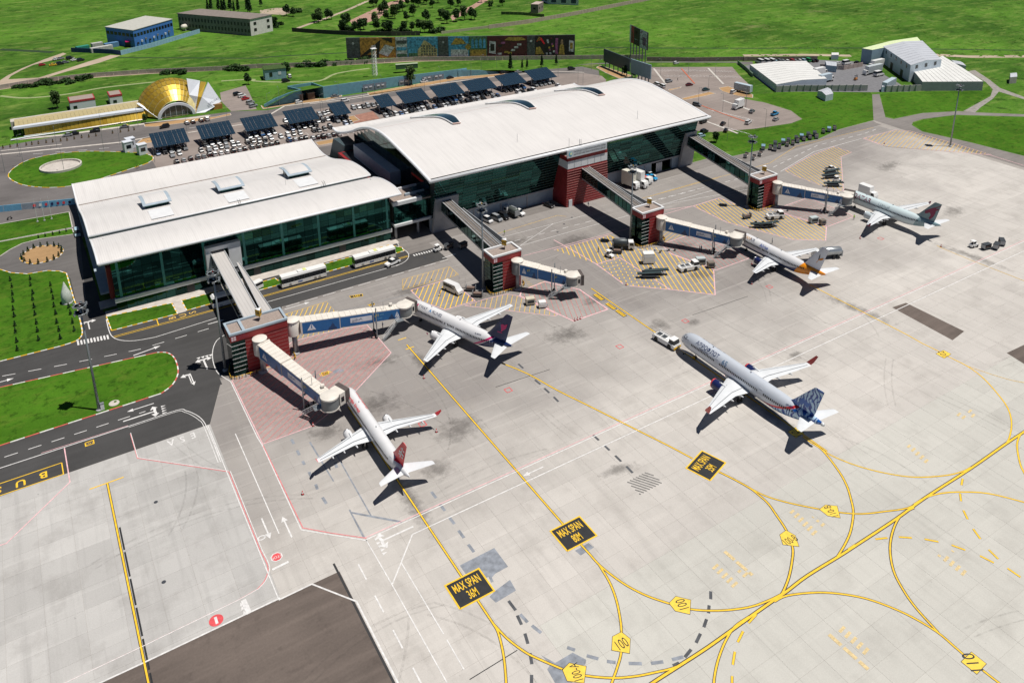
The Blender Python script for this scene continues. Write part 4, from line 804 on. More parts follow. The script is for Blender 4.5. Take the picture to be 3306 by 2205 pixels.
# ------------------------------------------------------------------ gate towers
POSTM = [MB().tube([(0, 0, 0), (0, 0, .9)], .11, 6).mesh('barrier_post', q) for q in (SIGNY, SIGNB)]
def gate_tower(num, x0, x1, y0, y1, split, label, conn='101'):
 h = 12.0; t = thing('gate_tower', label, 'gate tower', ((x0+x1)/2, (y0+y1)/2, .02), 0, 'gate towers')
 cx, cy = (x0+x1)/2, (y0+y1)/2; a, b = (x1-x0)/2, (y1-y0)/2; s0 = split-cx
 MB().box(s0, a, -b, b, 0, 9.9).build('red_wall', REDC, t)
 MB().box(-a+.15, s0, -b+.15, b-.15, 0, 9.9).build('stair_core', FRAME, t)
 MB().box(-a-.1, a+.1, -b-.1, b+.1, 9.9, 11.7).build('red_parapet', REDC, t)
 for (p0, p1, q0, q1) in ((-a-.2, a+.2, -b-.2, -b+.35), (-a-.2, a+.2, b-.35, b+.2), (-a-.2, -a+.35, -b+.35, b-.35), (a-.35, a+.2, -b+.35, b-.35)):
  MB().box(p0, p1, q0, q1, 11.7, h+.25).build('parapet_coping', WHITEP if num != '100' else BLUEG, t)
 if num == '100': MB().box(-a+3.2, -a+3.9, -b+.35, b-.35, 11.7, h+.2).build('parapet_coping', BLUEG, t)
 MB().box(-a+.35, a-.35, -b+.35, b-.35, 11.6, 11.75).build('gravel_roof', GRAVELR, t)
 nn = max(1, round((s0+a)/1.5))
 for j in range(8):
  for i in range(nn):
   w_ = (s0+a)/nn; MB().box(-a+i*w_+.04, -a+(i+1)*w_-.04, -b+.05, -b+.13, .1+j*1.22, 1.22+j*1.22).build('glass_pane', GLASSD, t)
  for i in range(3):
   w_ = 2*b/3; MB().box(-a+.05, -a+.13, -b+i*w_+.04, -b+(i+1)*w_-.04, .1+j*1.22, 1.22+j*1.22).build('glass_pane', GLASSD, t)
  if j: MB().box(-a, s0, -b, -b+.1, .06+j*1.22, .13+j*1.22).build('transom', WHITEM, t)
 for k in range(9): MB().box(s0, a+.03, -b-.03, -b+.1, .8+k*1.05, .86+k*1.05).build('cladding_joint', REDJ, t)
 for k in range(9): MB().box(a-.1, a+.03, -b, b, .8+k*1.05, .86+k*1.05).build('cladding_joint', REDJ, t)
 # roof sign with the stand number: three-sided prism
 sg = MB().tube([(1.2, .6, 11.75), (1.2, .6, 13.1)], .1, 6).build('sign_post', GREYM, t)
 MB().prism([(1.2+.95*math.cos(R(q)), .6+.95*math.sin(R(q))) for q in (30, 150, 270)], 13.1, 14.9).build('stand_sign', SIGNY, sg)
 MB().prism([(1.2+.98*math.cos(R(q)), .6+.98*math.sin(R(q))) for q in (30, 150, 270)], 14.9, 14.98).build('sign_cap', WHITEM, sg)
 for q, rz in ((210, -60), (330, 60)):
  o_ = link('stand_number', text_mesh(num, 1.0, mat=SIGNB, bold=.02), sg); o_.location = (1.2+.52*math.cos(R(q)), .6+.52*math.sin(R(q)), 14.0); o_.rotation_euler = (R(90), 0, R(rz))
 # small emblem and name at the corner
 em = MB()
 for (ex, ez) in ((0, 0), (.62, 0), (0, .62), (.62, .62)): em.box(-a+.2+ex, -a+.72+ex, -b-.14, -b-.11, 10.2+ez, 10.72+ez)
 em.build('corner_emblem', M('pink_white', (.70, .52, .55), .5), t)
 o_ = link('name_lettering', text_mesh('TBILISI\nGEORGIA', .62, 'LEFT', mat=M('maroon_lettering', (.30, .06, .10), .5)), t); o_.location = (-a+1.9, -b-.12, 10.8); o_.rotation_euler = (R(90), 0, 0)
 # yellow and black hoop barrier round the foot
 ring = [(-a-.3, b*.4), (-a-.9, -b*.3), (-a-.7, -b-.9), (s0, -b-1.5), (a, -b-1.2), (a+1.3, -b*.6)]
 rp = cat(ring, 6); br = MB(); bb2 = MB()
 for k, p in enumerate(rp): link('barrier_post', POSTM[k % 2], t, (*p, 0))
 br.tube([(*p, .8) for p in rp], .06, 6); br.build('barrier_rail', SIGNY, t)
 return t
gate_tower('100', 33.5, 47.8, 189.4, 195.4, 37.0, 'wide red gate tower at the end of the low terminal, stand sign 100')
gate_tower('101', 109.5, 119.2, 189.5, 194.9, 112.8, 'red and green gate tower with yellow stand sign 101, beside the free jet bridge')
gate_tower('102', 166.4, 175.6, 189.3, 194.5, 169.6, 'red and green gate tower with grey stand sign 102, in front of the entrance tower')
gate_tower('103', 221.0, 230.3, 189.0, 194.0, 223.9, 'farthest red gate tower, stand sign 103, right of the main hall')
# ------------------------------------------------------------------ fixed gangways
ROOFG = mat_roof('grey_gangway_roof', (.50, .48, .46), .9); ROOFB = M('brown_gangway_roof', (.15, .13, .115), .8, var=.2); RAILG = M('gangway_rail', (.42, .43, .44), .5, .2)
def gangway(label, A, B, zA, zB, wA, wB, hA, hB, glass, ramp=True):
 """A,B=(x,y) centre of the roof at terminal and tower end"""
 t = thing('fixed_gangway', label, 'gangway', (0, 0, 0), 0, 'fixed gangways')
 def sec(f, w0, w1, z0, z1):
  x = A[0]+(B[0]-A[0])*f; y = A[1]+(B[1]-A[1])*f; zt = zA+(zB-zA)*f; w = wA+(wB-wA)*f
  return [(x-w/2+w0, y, zt-z1), (x+w/2+w1, y, zt-z1), (x+w/2+w1, y, zt-z0), (x-w/2+w0, y, zt-z0)]
 N_ = 14; h = hA
 MB().loft([sec(0, .12, -.12, .25, h-.1), sec(1, .12, -.12, .25, h-.1)]).build('deck_box', FRAME, t)
 MB().loft([sec(0, -.05, .05, h-.6, h), sec(1, -.05, .05, h-.6, h)]).build('floor_beam', GREYM, t)
 MB().loft([sec(0, 0, 0, 0, .22), sec(1, 0, 0, 0, .22)]).build('roof_sheet', ROOFG if not glass else ROOFB, t)
 L_ = math.hypot(B[0]-A[0], B[1]-A[1])
 for sd_ in (-1, 1):
  e_ = MB()
  def pt(f, dz): x = A[0]+(B[0]-A[0])*f+sd_*(wA+(wB-wA)*f)/2; return (x, A[1]+(B[1]-A[1])*f, zA+(zB-zA)*f+dz)
  e_.bar(pt(0, .08), pt(1, .08), .28, .3); e_.build('roof_rail', RAILG, t)
  if glass:
   e2_ = MB()
   x1_ = lambda f: A[0]+(B[0]-A[0])*f+sd_*(wA+(wB-wA)*f)*.22
   MB().bar((x1_(0), A[1], zA+.1), (x1_(1), B[1], zB+.1), .12, .2).build('roof_rail', RAILG, t)
  for k in range(N_):
   f0, f1 = k/N_+.004, (k+1)/N_-.004
   a, b = pt(f0, -.3), pt(f1, -.3); c, d = pt(f1, -h+.65), pt(f0, -h+.65); o = sd_*.03
   MB().hexa([(a[0]-o, a[1], d[2]), (a[0]+o, a[1], d[2]), (b[0]+o, b[1], c[2]), (b[0]-o, b[1], c[2]), (a[0]-o, a[1], a[2]), (a[0]+o, a[1], a[2]), (b[0]+o, b[1], b[2]), (b[0]-o, b[1], b[2])]).build('side_pane', GLASS if glass else GLASSD, t)
 return t
gangway('green glass gangway from the left end of the main hall to the 101 tower', (117.0, 235.5), (113.9, 194.9), 12.0, 11.9, 3.4, 3.4, 4.1, 4, True)
gangway('green glass gangway from the entrance tower to the 102 tower', (172.1, 228.5), (169.3, 194.6), 14.0, 12.0, 3.2, 3.4, 4.2, 4, True)
gangway('long green glass gangway at the right end of the main hall', (230.4, 235.0), (223.4, 194.1), 14.0, 12.0, 3.6, 3.6, 4.4, 4, True)
gangway('wide white roofed gangway from the low terminal over the service road', (41.5, 238.8), (40.6, 195.4), 12.0, 12.0, 3.9, 4.0, 4.2, 4, False)
for nm, A, B, z_, lab, mat in ((0, (118.9, 226), (117.6, 194.9), 10.6, 'narrow ramp gangway hugging the right side of the 101 gangway', DARKM), (1, (174.3, 222), (173.3, 194.6), 11.0, 'narrow ramp gangway right of the 102 gangway, leading down from mid-span', DARKM), (2, (231.2, 225), (227.6, 194.1), 11.0, 'narrow lower ramp gangway at the farthest gate tower', DARKM), (3, (44.9, 227), (44.7, 195.4), 11.2, 'narrow white lower ramp beside the white roofed gangway', ROOFG)):
 t = thing('ramp_gangway', lab, 'gangway', (0, 0, 0), 0, 'fixed gangways')
 wd = 2.2 if nm != 3 else 2.6
 MB().hexa([(A[0]-.2, A[1], z_-.6), (A[0]+.3, A[1], z_-.6), (B[0]+wd/2, B[1], 4.0), (B[0]-wd/2, B[1], 4.0), (A[0]-.2, A[1], z_+.7), (A[0]+.3, A[1], z_+.7), (B[0]+wd/2, B[1], 11.4), (B[0]-wd/2, B[1], 11.4)]).build('ramp_box', FRAME, t)
 MB().hexa([(A[0]-.3, A[1], z_+.7), (A[0]+.4, A[1], z_+.7), (B[0]+wd/2+.1, B[1], 11.4), (B[0]-wd/2-.1, B[1], 11.4), (A[0]-.3, A[1], z_+.9), (A[0]+.4, A[1], z_+.9), (B[0]+wd/2+.1, B[1], 11.6), (B[0]-wd/2-.1, B[1], 11.6)]).build('ramp_roof', mat, t)
 for s_ in (-1, 1): MB().bar((A[0]+s_*.35, A[1], z_+1.0), (B[0]+s_*(wd/2), B[1], 11.7), .2, .25).build('roof_rail', RAILG, t)
# ================================================================== airliners
def livery(name, base, rules, rough=.28, metal=0.):
 """rules: list of (function(t, x, y, z) -> mask socket, rgb or socket)"""
 m, t, b = rawmat(name, rough, metal, .5); p = t.pos(False); sep = t.new('SeparateXYZ'); t.link(p, sep.inputs[0])
 c = t.mix(t.ramp(t.noise(p, .5, 5), [(.3, 0.), (.75, 1.)]), base, tuple(x*.92 for x in base))
 for f, rgb in rules:
  mk = f(t, sep.outputs[0], sep.outputs[1], sep.outputs[2]); c = t.mix(mk, c, rgb(t, p) if callable(rgb) else rgb)
 t.link(c, b.inputs['Base Color']); b.inputs['Coat Weight'].default_value = .3; b.inputs['Coat Roughness'].default_value = .1
 return m
GT = lambda t, a, b: t.math('GREATER_THAN', a, b)
AND = lambda t, a, b: t.math('MULTIPLY', a, b)
PW = M('aircraft_white', (.68, .68, .69), .3, var=.05); WGREY = M('wing_grey_paint', (.60, .62, .64), .35, var=.06, scale=.8)
WWHITE = M('wing_white_paint', (.63, .65, .67), .32, var=.06); METL = M('bare_metal', (.55, .56, .58), .3, .8, var=.1)
TYRE = M('tyre_rubber', (.02, .02, .02), .8); WIN = M('cabin_window', (.012, .016, .02), .15, var=.1); LINEW = M('door_outline', (.50, .52, .55), .4)
def foil(xle, chord, y, z, th, n=6):
 """closed section (x,y,z) around a chord, thickness fraction th"""
 prof = [(0, 0), (.08, .62), (.3, 1.), (.6, .72), (1., .04), (.6, -.45), (.3, -.6), (.08, -.42)]
 return [(xle+chord*u, y, z+chord*th/2*v) for u, v in prof]
def vfoil(xle, chord, z, th):
 prof = [(0, 0), (.1, .6), (.35, 1.), (.7, .6), (1., .03), (.7, -.6), (.35, -1.), (.1, -.6)]
 return [(xle+chord*u, chord*th/2*v, z) for u, v in prof]
def airliner(name, label, nose, rz, p):
 L, D, Hh, zc = p['L'], p['D'], p['H'], p['zc']; S = p['span']/2
 t = thing(name, label, 'airliner', (*nose, .03), R(rz), 'airliners on the apron')
 t.scale = (1, 1, 1.17)
 FM = p['fus']
 # fuselage rings
 st = [(0, .03, -.17), (.03, .10, -.165), (.10, .19, -.15), (.22, .28, -.115), (.40, .365, -.075), (.62, .43, -.04), (.9, .475, -.015), (1.25, .497, 0), (1.6, .5, 0)]
 rings = []; N_ = 28; rad = []
 def ring(x, r, dz):
  rad.append((x, r*D, zc+dz*Hh, r*Hh)); return [(x, r*D*math.cos(2*math.pi*k/N_), zc+dz*Hh+r*Hh*math.sin(2*math.pi*k/N_)) for k in range(N_)]
 for f, r, dz in st: rings.append(ring(f*D, r, dz))
 xt = L-3.15*D
 for k in range(1, 8): rings.append(ring(1.6*D+(xt-1.6*D)*k/7, .5, 0))
 for f in (.12, .25, .38, .5, .62, .74, .85, .94, 1.):
  r = .5-.455*f**1.55; rings.append(ring(xt+(L-xt)*f, r, (.5-r)*.86-.03*f))
 def rad_at(x):
  for a, b in zip(rad, rad[1:]):
   if a[0] <= x <= b[0]:
    q = (x-a[0])/max(1e-6, b[0]-a[0]); return tuple(a[i]+(b[i]-a[i])*q for i in (1, 2, 3))
  return rad[-1][1:]
 fus = MB().loft(rings).build('fuselage', FM, t, True, 50)
 MB().lathe([(.16, 0), (.17, .25), (.05, .3)], (L-.05, 0, rad[-1][2]), 10, 'x').build('tail_exhaust', METL, t, True)
 def skin(x, s, side, e=.03):
  ry, z0, rz_ = rad_at(x); a = s/((ry+rz_)/2); return (x, side*(ry+e)*math.cos(a), z0+(rz_+e)*math.sin(a))
 # cabin windows (tiny: one part per side)
 x0, x1 = p.get('win', (.13*L, .84*L))
 for side in (-1, 1):
  w = MB(); x = x0
  while x < x1:
   if not any(a < x < b for a, b in p.get('wingap', [])):
    q = [skin(x, .28, side), skin(x+.29, .28, side), skin(x+.29, .72, side), skin(x, .72, side)]; w.poly(q if side < 0 else q[::-1])
   x += .52
  w.build('cabin_windows', WIN, t, kind='stuff')
  for dx in p['doors']:
   o_ = MB()
   q = [skin(dx, -.55, side, .02), skin(dx+.85, -.55, side, .02), skin(dx+.85, .3, side, .02), skin(dx+.85, 1.2, side, .02), skin(dx, 1.2, side, .02), skin(dx, .3, side, .02)]
   for a, b in zip(q, q[1:]+q[:1]): o_.bar(a, b, .07, .05)
   o_.build('door_frame', p.get('doorm', LINEW), t)
 # flight-deck windows
 cw = MB()
 for side in (-1, 1):
  for (xa, xb, s0, s1) in ((.40, .52, .27, .52), (.53, .66, .24, .5), (.67, .78, .22, .44)):
   ra = [skin(xa*D, s0*D, side), skin(xb*D, s0*D*.9, side), skin(xb*D, s1*D*.95, side), skin(xa*D+.1, s1*D*.85, side)]
   cw.poly(ra if side < 0 else ra[::-1])
 cw.build('flight_deck_windows', WIN, t, kind='stuff')
 # wings
 tl = math.tan(R(p.get('sweep', 27))); xr = p['xw']; zw = zc-.34*Hh; td = math.tan(R(p.get('dih', 5.5)))
 yk = S*.36; c0, ck, ct = p['c0'], p['ck'], p['ct']
 for side in (-1, 1):
  nm = 'wing'
  secs = []
  for y, c in ((D*.2, c0), (D*.5, c0-.2), (yk, ck), (S*.7, ck+(ct-ck)*.53), (S*.985, ct), (S, ct*.8)):
   secs.append(foil(xr+tl*y, c, side*y, zw+td*y, .13 if y < yk else .10))
  wg = MB().loft(secs if side < 0 else [s[::-1] for s in secs]).build(nm, p.get('wingm', WWHITE), t, True, 35)
  # flap and slat lines, dark walkway seam
  sl_ = MB()
  for f in (.22, .72):
   a = (xr+tl*D*.55+(c0-.2)*f, side*D*.55, zw+td*D*.55+.30); b = (xr+tl*yk+ck*f, side*yk, zw+td*yk+.20); c = (xr+tl*S*.96+ct*f, side*S*.96, zw+td*S*.96+.08)
   sl_.bar(a, b, .11, .05); sl_.bar(b, c, .11, .05)
  sl_.build('flap_line', GREYM, wg)
  for k, fy_ in enumerate(p.get('fair', (.30, .52, .72))):
   y = S*fy_; c = ck if y <= yk*1.02 else ck+(ct-ck)*(y-yk)/(S-yk); xe = xr+tl*y+c
   if y < yk: xe = xr+tl*yk+ck+.2
   z_ = zw+td*y-.15
   MB().tube([(xe-2.0, side*y, z_-.1), (xe-.9, side*y, z_-.28), (xe+.2, side*y, z_-.1), (xe+.75, side*y, z_+.02)], [.12, .24, .17, .03], 8).build('flap_fairing', p.get('wingm', WWHITE), wg, True)
  if p.get('winglet'):
   hh, mat = p['winglet']; a = foil(xr+tl*S-.1, ct*.85, side*S, zw+td*S, .09)
   b = [(q[0]+.55, side*(S+.28), q[2]+hh*.3) for q in a]; c_ = foil(xr+tl*S+1.2+hh*.3, ct*.42, side*(S+.75), zw+td*S+hh, .08)
   MB().loft([a, b, c_]).build('winglet', mat, wg, True, 40)
  if p.get('fence'):
   xq, zq = xr+tl*S, zw+td*S
   MB().hexa([(xq+.2, side*S-.03, zq-.5), (xq+1.3, side*S-.03, zq-.35), (xq+1.3, side*S+.03, zq-.35), (xq+.2, side*S+.03, zq-.5), (xq+1.2, side*S-.03, zq+.75), (xq+1.75, side*S-.03, zq+.75), (xq+1.75, side*S+.03, zq+.75), (xq+1.2, side*S+.03, zq+.75)]).build('wing_fence', p['fence'], wg)
  # engine
  ye = p['ye']; er = p['er']; el = p['el']; xe = xr+tl*ye-el*.62; ze = zw+td*ye-er*.82
  e_ = MB().lathe([(er*.80, .25), (er*.86, .02), (er*.95, .0), (er*1.0, .18), (er*1.04, el*.3), (er*1.0, el*.6), (er*.8, el*.93), (er*.72, el), (er*.68, el*.95)], (xe, side*ye, ze), 20, 'x').build('engine', p['engm'], t, True, 45)
  MB().lathe([(er*.87, .3), (er*.97, -.06), (er*1.0, .06), (er*1.03, .32), (er*.99, .32)], (xe, side*ye, ze), 20, 'x').build('intake_lip', p.get('lip', METL), e_, True)
  MB().lathe([(.02, .28), (er*.25, .42), (er*.86, .5), (er*.85, .6)], (xe, side*ye, ze), 18, 'x').build('fan', DARKM, e_, True)
  MB().lathe([(er*.55, el*.85), (er*.42, el*1.12), (er*.1, el*1.35), (.02, el*1.42)], (xe, side*ye, ze), 14, 'x').build('exhaust_cone', METL, e_, True)
  MB().hexa([(xe+el*.3, side*ye-.16, ze+er*.8), (xe+el*1.15, side*ye-.16, ze+er*.6), (xe+el*1.15, side*ye+.16, ze+er*.6), (xe+el*.3, side*ye+.16, ze+er*.8), (xe+el*.55, side*ye-.13, ze+er*1.25), (xe+el*1.5, side*ye-.13, zw+td*ye), (xe+el*1.5, side*ye+.13, zw+td*ye), (xe+el*.55, side*ye+.13, ze+er*1.25)]).build('pylon', p.get('wingm', WWHITE), e_)
  # tailplane
  hs = p['hs']/2; xh = p['xh']; zh = zc+.22*Hh
  secs = [foil(xh+.62*y, 4.1*p.get('ks', 1)-(2.75*p.get('ks', 1))*y/hs, side*y, zh+.1*y, .10) for y in (D*.12, hs*.5, hs*.97, hs)]
  secs[-1] = foil(xh+.62*hs+.25, 1.0, side*hs, zh+.1*hs, .08)
  MB().loft(secs if side < 0 else [s[::-1] for s in secs]).build('tailplane', p.get('stabm', WWHITE), t, True, 35)
  # main gear
  xm = xr+tl*D*.7+c0*.72; ym = p.get('ym', 2.7)
  g_ = MB().tube([(xm, side*ym, .55), (xm-.1, side*(ym-.15), zw)], .13, 8).build('main_gear_leg', METL, t)
  for dy in (-.38, .38): MB().lathe([(.2, -.17), (.5, -.17), (.55, -.1), (.55, .1), (.5, .17), (.2, .17)], (xm, side*ym+dy, .55), 16, 'y').build('wheel', TYRE, g_, True, 40)
 # belly fairing
 MB().loft([[(x, w*D*math.cos(a), zc-.38*Hh+.2*math.sin(a)*h_) for a in [2*math.pi*k/14 for k in range(14)]] for x, w, h_ in ((xr-1.5, .1, 1), (xr-.2, .36, 3), (xr+2, .46, 4.4), (xr+c0*.7, .46, 4.4), (xr+c0, .36, 3), (xr+c0+2.2, .08, 1))]).build('belly_fairing', p.get('bellym', FM), t, True, 50)
 # fin
 zf0 = rad_at(L-4.5)[1]+rad_at(L-4.5)[2]*.7; ht = p['fin']; xf = p['xf']; cf0, cf1 = p['cf']
 sw = .82
 fin = MB().loft([vfoil(xf-2.6, cf0+2.4, zf0-.35, .06), vfoil(xf-.5, cf0+.4, zf0+.55, .085), vfoil(xf+.35*sw, cf0-.15, zf0+1.2, .09), vfoil(xf+sw*ht*.97, cf1+.1, zf0+ht*.97, .09), vfoil(xf+sw*ht+.25, cf1-.25, zf0+ht, .06)]).build('fin', p['finm'], t, True, 35)
 t['x'] = 0; del t['x']
 def findecal(pts, mat, name='tail_emblem'):
  """pts: (u along chord 0..1, v height 0..1)"""
  for side in (-1, 1):
   q = []
   for u, v in pts:
    c = cf0+(cf1-cf0)*v; x = xf+sw*ht*v+c*u; q.append((x, side*(c*.046+.035), zf0+ht*v))
   MB().poly(q if side < 0 else q[::-1]).build(name, mat, fin)
 p['_decal'] = findecal
 # nose gear
 xn = p.get('xn', 4.8); g_ = MB().tube([(xn, 0, .4), (xn+.15, 0, zc-.4*Hh)], .1, 8).build('nose_gear_leg', METL, t)
 for dy in (-.22, .22): MB().lathe([(.14, -.1), (.36, -.1), (.4, 0), (.36, .1), (.14, .1)], (xn, dy, .4), 14, 'y').build('wheel', TYRE, g_, True, 40)
 # aerials
 for fx in (.24, .52): MB().hexa([(fx*L, -.03, zc+Hh*.49), (fx*L+.5, -.03, zc+Hh*.49), (fx*L+.5, .03, zc+Hh*.49), (fx*L, .03, zc+Hh*.49), (fx*L+.35, -.02, zc+Hh*.49+.4), (fx*L+.6, -.02, zc+Hh*.49+.4), (fx*L+.6, .02, zc+Hh*.49+.4), (fx*L+.35, .02, zc+Hh*.49+.4)]).build('blade_aerial', p.get('wingm', WWHITE), t)
 def wrap(txt, x, s, size, mat, both=True, name='title', bold=.01, xs=1.):
  for side in (-1, 1) if both else (-1,):
   me = text_mesh(txt, size, 'LEFT', mat=mat, bold=bold, xs=xs).copy()
   wmax = max(v.co.x for v in me.vertices)
   for v in me.vertices:
    u = v.co.x if side < 0 else wmax-v.co.x
    v.co = skin(x+u, s+v.co.y, side, .05)
   link(name, me, fus)
 p['_wrap'] = wrap; p['_skin'] = skin
 return t, fus, fin
NAVY = (.010, .024, .10); PINK = (.62, .02, .16)
# -- regional jet with red fin
c_red = M('airline_red', (.80, .015, .03), .35, var=.06)
fm = livery('regional_fuselage_paint', (.70, .70, .71), [(lambda t, x, y, z: t.math('LESS_THAN', z, 1.75), (.48, .53, .60)), (lambda t, x, y, z: AND(t, GT(t, x, 30.2), GT(t, t.math('SUBTRACT', z, t.math('MULTIPLY', t.math('SUBTRACT', x, 30.2), .1)), 4.25)), (.62, .012, .025))])
P1 = dict(L=36.2, D=3.02, H=3.36, zc=2.95, span=27.9, fus=fm, doors=(3.1, 28.6), xw=13.0, c0=5.6, ck=3.5, ct=1.35, ye=4.75, er=.92, el=3.6, engm=PW, hs=12.1, xh=31.0, fin=6.0, xf=29.0, cf=(4.6, 1.9), finm=c_red, winglet=(1.5, c_red), wingm=WWHITE, win=(5.2, 28.2), xn=3.8, ks=.85, ym=2.5, sweep=26, fair=(.34, .56, .76))
t1, f1, n1 = airliner('regional_jet', 'white regional jet with a red fin and red winglets at the nearest stand', (53.9, 165.2), -90, P1)
wh = M('emblem_white', (.75, .72, .72), .4)
P1['_decal']([(.45, .30), (.56, .30), (.56, .80), (.45, .80)], wh); P1['_decal']([(.2, .48), (.85, .48), (.85, .56), (.2, .56)], wh)
for u, v in ((.25, .66), (.68, .66), (.25, .36), (.68, .36)): P1['_decal']([(u, v), (u+.14, v), (u+.14, v+.08), (u, v+.08)], wh)
P1['_wrap']('Georgian Airways', 4.6, 1.42, 1.0, c_red)
# -- navy-tailed airliner
bd = lambda t, x, y, z, off: t.math('SUBTRACT', x, t.math('ADD', 29.6+off, t.math('MULTIPLY', t.math('SUBTRACT', z, 3.3), 1.75)))
fm = livery('navy_tail_fuselage_paint', (.70, .70, .71), [(lambda t, x, y, z: t.math('LESS_THAN', z, 1.85), (.55, .56, .60)), (lambda t, x, y, z: GT(t, bd(t, x, y, z, -1.5), 0), (.62, .02, .16)), (lambda t, x, y, z: GT(t, bd(t, x, y, z, -.55), 0), (.75, .75, .75)), (lambda t, x, y, z: GT(t, bd(t, x, y, z, -.2), 0), NAVY)])
navy = M('airline_navy', NAVY, .3, var=.08); pink = M('airline_pink', PINK, .35); lblue = M('title_blue', (.03, .22, .50), .4); dgrey = M('title_grey', (.10, .11, .16), .4)
dirv = (.3256, -.9455)
P2 = dict(L=38.0, D=3.76, H=4.0, zc=3.45, span=34.2, fus=fm, doors=(3.3, 31.6), xw=14.4, c0=7.1, ck=4.3, ct=1.55, ye=4.85, er=1.03, el=4.2, engm=PW, hs=14.3, xh=32.6, fin=7.4, xf=30.3, cf=(5.9, 2.1), finm=navy, wingm=WWHITE, win=(5.0, 31.0), ym=2.8, wingap=[(15.2, 15.8), (16.3, 16.9), (19.3, 19.9)], doorm=M('door_pale_blue', (.35, .42, .55), .4))
t2, f2, n2 = airliner('navy_tail_airliner', 'white airliner with navy tail and pink stripe, docked by stairs', (82.9, 192.0), -71, P2)
P2['_wrap']('M', 4.4, 1.75, 1.25, pink); P2['_wrap']('YWAY', 5.6, 1.75, 1.1, dgrey); P2['_wrap']('A', 9.6, 1.75, 1.25, lblue); P2['_wrap']('IRLINES', 10.65, 1.75, 1.1, dgrey)
P2['_decal']([(.22, .58), (.36, .62), (.5, .60), (.72, .68), (.74, .52), (.58, .40), (.5, .33), (.42, .44)], pink); P2['_decal']([(.28, .28), (.62, .30), (.6, .325), (.3, .31)], pink); P2['_decal']([(.02, .62), (.05, .66), (.42, .44), (.4, .41)], M('emblem_slate', (.06, .09, .2), .4))
P2['_wrap']('4L-MWA', 26.6, 1.45, .55, dgrey)
for o_ in [c for c in t2.children if c.name.startswith('engine')]:
 MB().poly([(q[0], q[1], q[2]) for q in []] or [(12.95, -5.9, 2.1), (13.5, -5.92, 1.75), (13.75, -5.92, 2.35), (13.2, -5.9, 2.3)]).build('engine_emblem', pink, o_) if o_.matrix_basis.translation.length < 1 and any(v.co.y < -3 for v in o_.data.vertices[:1]) else None
# -- silver long airliner being pushed
def gzhel(t, p):
 v = t.new('TexVoronoi'); v.feature = 'DISTANCE_TO_EDGE'; v.inputs['Scale'].default_value = .9; t.link(t.scale(p, 1, .3, 1), v.inputs['Vector'])
 n = t.noise(p, .75, 2); w_ = t.new('TexWave'); w_.inputs['Scale'].default_value = .32; w_.inputs['Distortion'].default_value = 14.; w_.inputs['Detail'].default_value = 2; t.link(p, w_.inputs['Vector'])
 a = t.mix(t.ramp(w_.outputs[0], [(.62, 0.), (.68, 1.)]), (.45, .62, .78), (.006, .045, .27)); return t.mix(t.ramp(n, [(.54, 0.), (.58, 1.)]), a, (.012, .11, .42))
def belly321(t, x, y, z):
 return GT(t, t.math('SUBTRACT', t.math('MULTIPLY', t.math('POWER', t.math('MAXIMUM', t.math('MULTIPLY', t.math('SUBTRACT', x, 24.), 1/14.5), 0.), 2.2), 3.9), t.math('SUBTRACT', z, 1.9)), 0)
def band321(t, x, y, z):
 return GT(t, t.math('SUBTRACT', t.math('MULTIPLY', t.math('POWER', t.math('MAXIMUM', t.math('MULTIPLY', t.math('SUBTRACT', x, 23.2), 1/14.5), 0.), 2.2), 3.9), t.math('SUBTRACT', z, 2.05)), 0)
fm = livery('silver_fuselage_paint', (.56, .60, .66), [(band321, (.62, .03, .03)), (belly321, gzhel), (lambda t, x, y, z: AND(t, t.math('LESS_THAN', z, 2.35), t.math('LESS_THAN', x, 34.)), (.02, .035, .10)), (lambda t, x, y, z: AND(t, AND(t, t.math('LESS_THAN', z, 2.35), t.math('LESS_THAN', x, 22.)), GT(t, 1e5, x)), (.48, .51, .56)), ], .28, .1)
gz_m = livery('blue_flower_fin_paint', (.3, .5, .7), [(lambda t, x, y, z: GT(t, z, -99), gzhel)])
engb = M('engine_navy', (.012, .02, .09), .3); lipr = M('engine_red_lip', (.62, .05, .06), .35); wlr = M('winglet_red', (.50, .05, .04), .35)
P3 = dict(L=44.4, D=3.95, H=4.14, zc=3.75, span=34.4, fus=fm, doors=(3.4, 13.6, 27.8, 37.4), xw=17.0, c0=7.3, ck=4.6, ct=1.6, ye=5.75, er=1.12, el=4.4, engm=engb, lip=lipr, hs=12.45, xh=38.4, fin=6.5, xf=36.0, cf=(6.0, 2.4), finm=gz_m, winglet=(2.4, wlr), wingm=WWHITE, win=(5.2, 37.2), xn=5.1, ym=3.4, wingap=[(13.2, 15.), (27.4, 29.)], sweep=27.3, fair=(.26, .46, .66), doorm=M('door_white', (.62, .64, .68), .4))
t3, f3, n3 = airliner('silver_airliner', 'long silver airliner with blue patterned tail and red winglets behind a tug', (137.0, 138.0), -90, P3)
tb = M('title_navy', (.012, .03, .12), .4)
P3['_wrap']('АЭРОФЛОТ', 6.4, 1.75, 1.35, tb); P3['_wrap']('Russian Airlines', 8.0, .98, .5, tb); P3['_wrap']('65', 15.6, 1.3, 1.7, M('title_steel', (.10, .2, .33), .4)); P3['_wrap']('VP-BEE', 35.2, 1.2, .62, tb)
MB().lathe([(.45, 0), (.30, .6), (.02, .62)], (44.0, 0, 5.1), 12, 'x').build('tail_cap', M('tail_white', (.7, .72, .74), .4), t3, True)
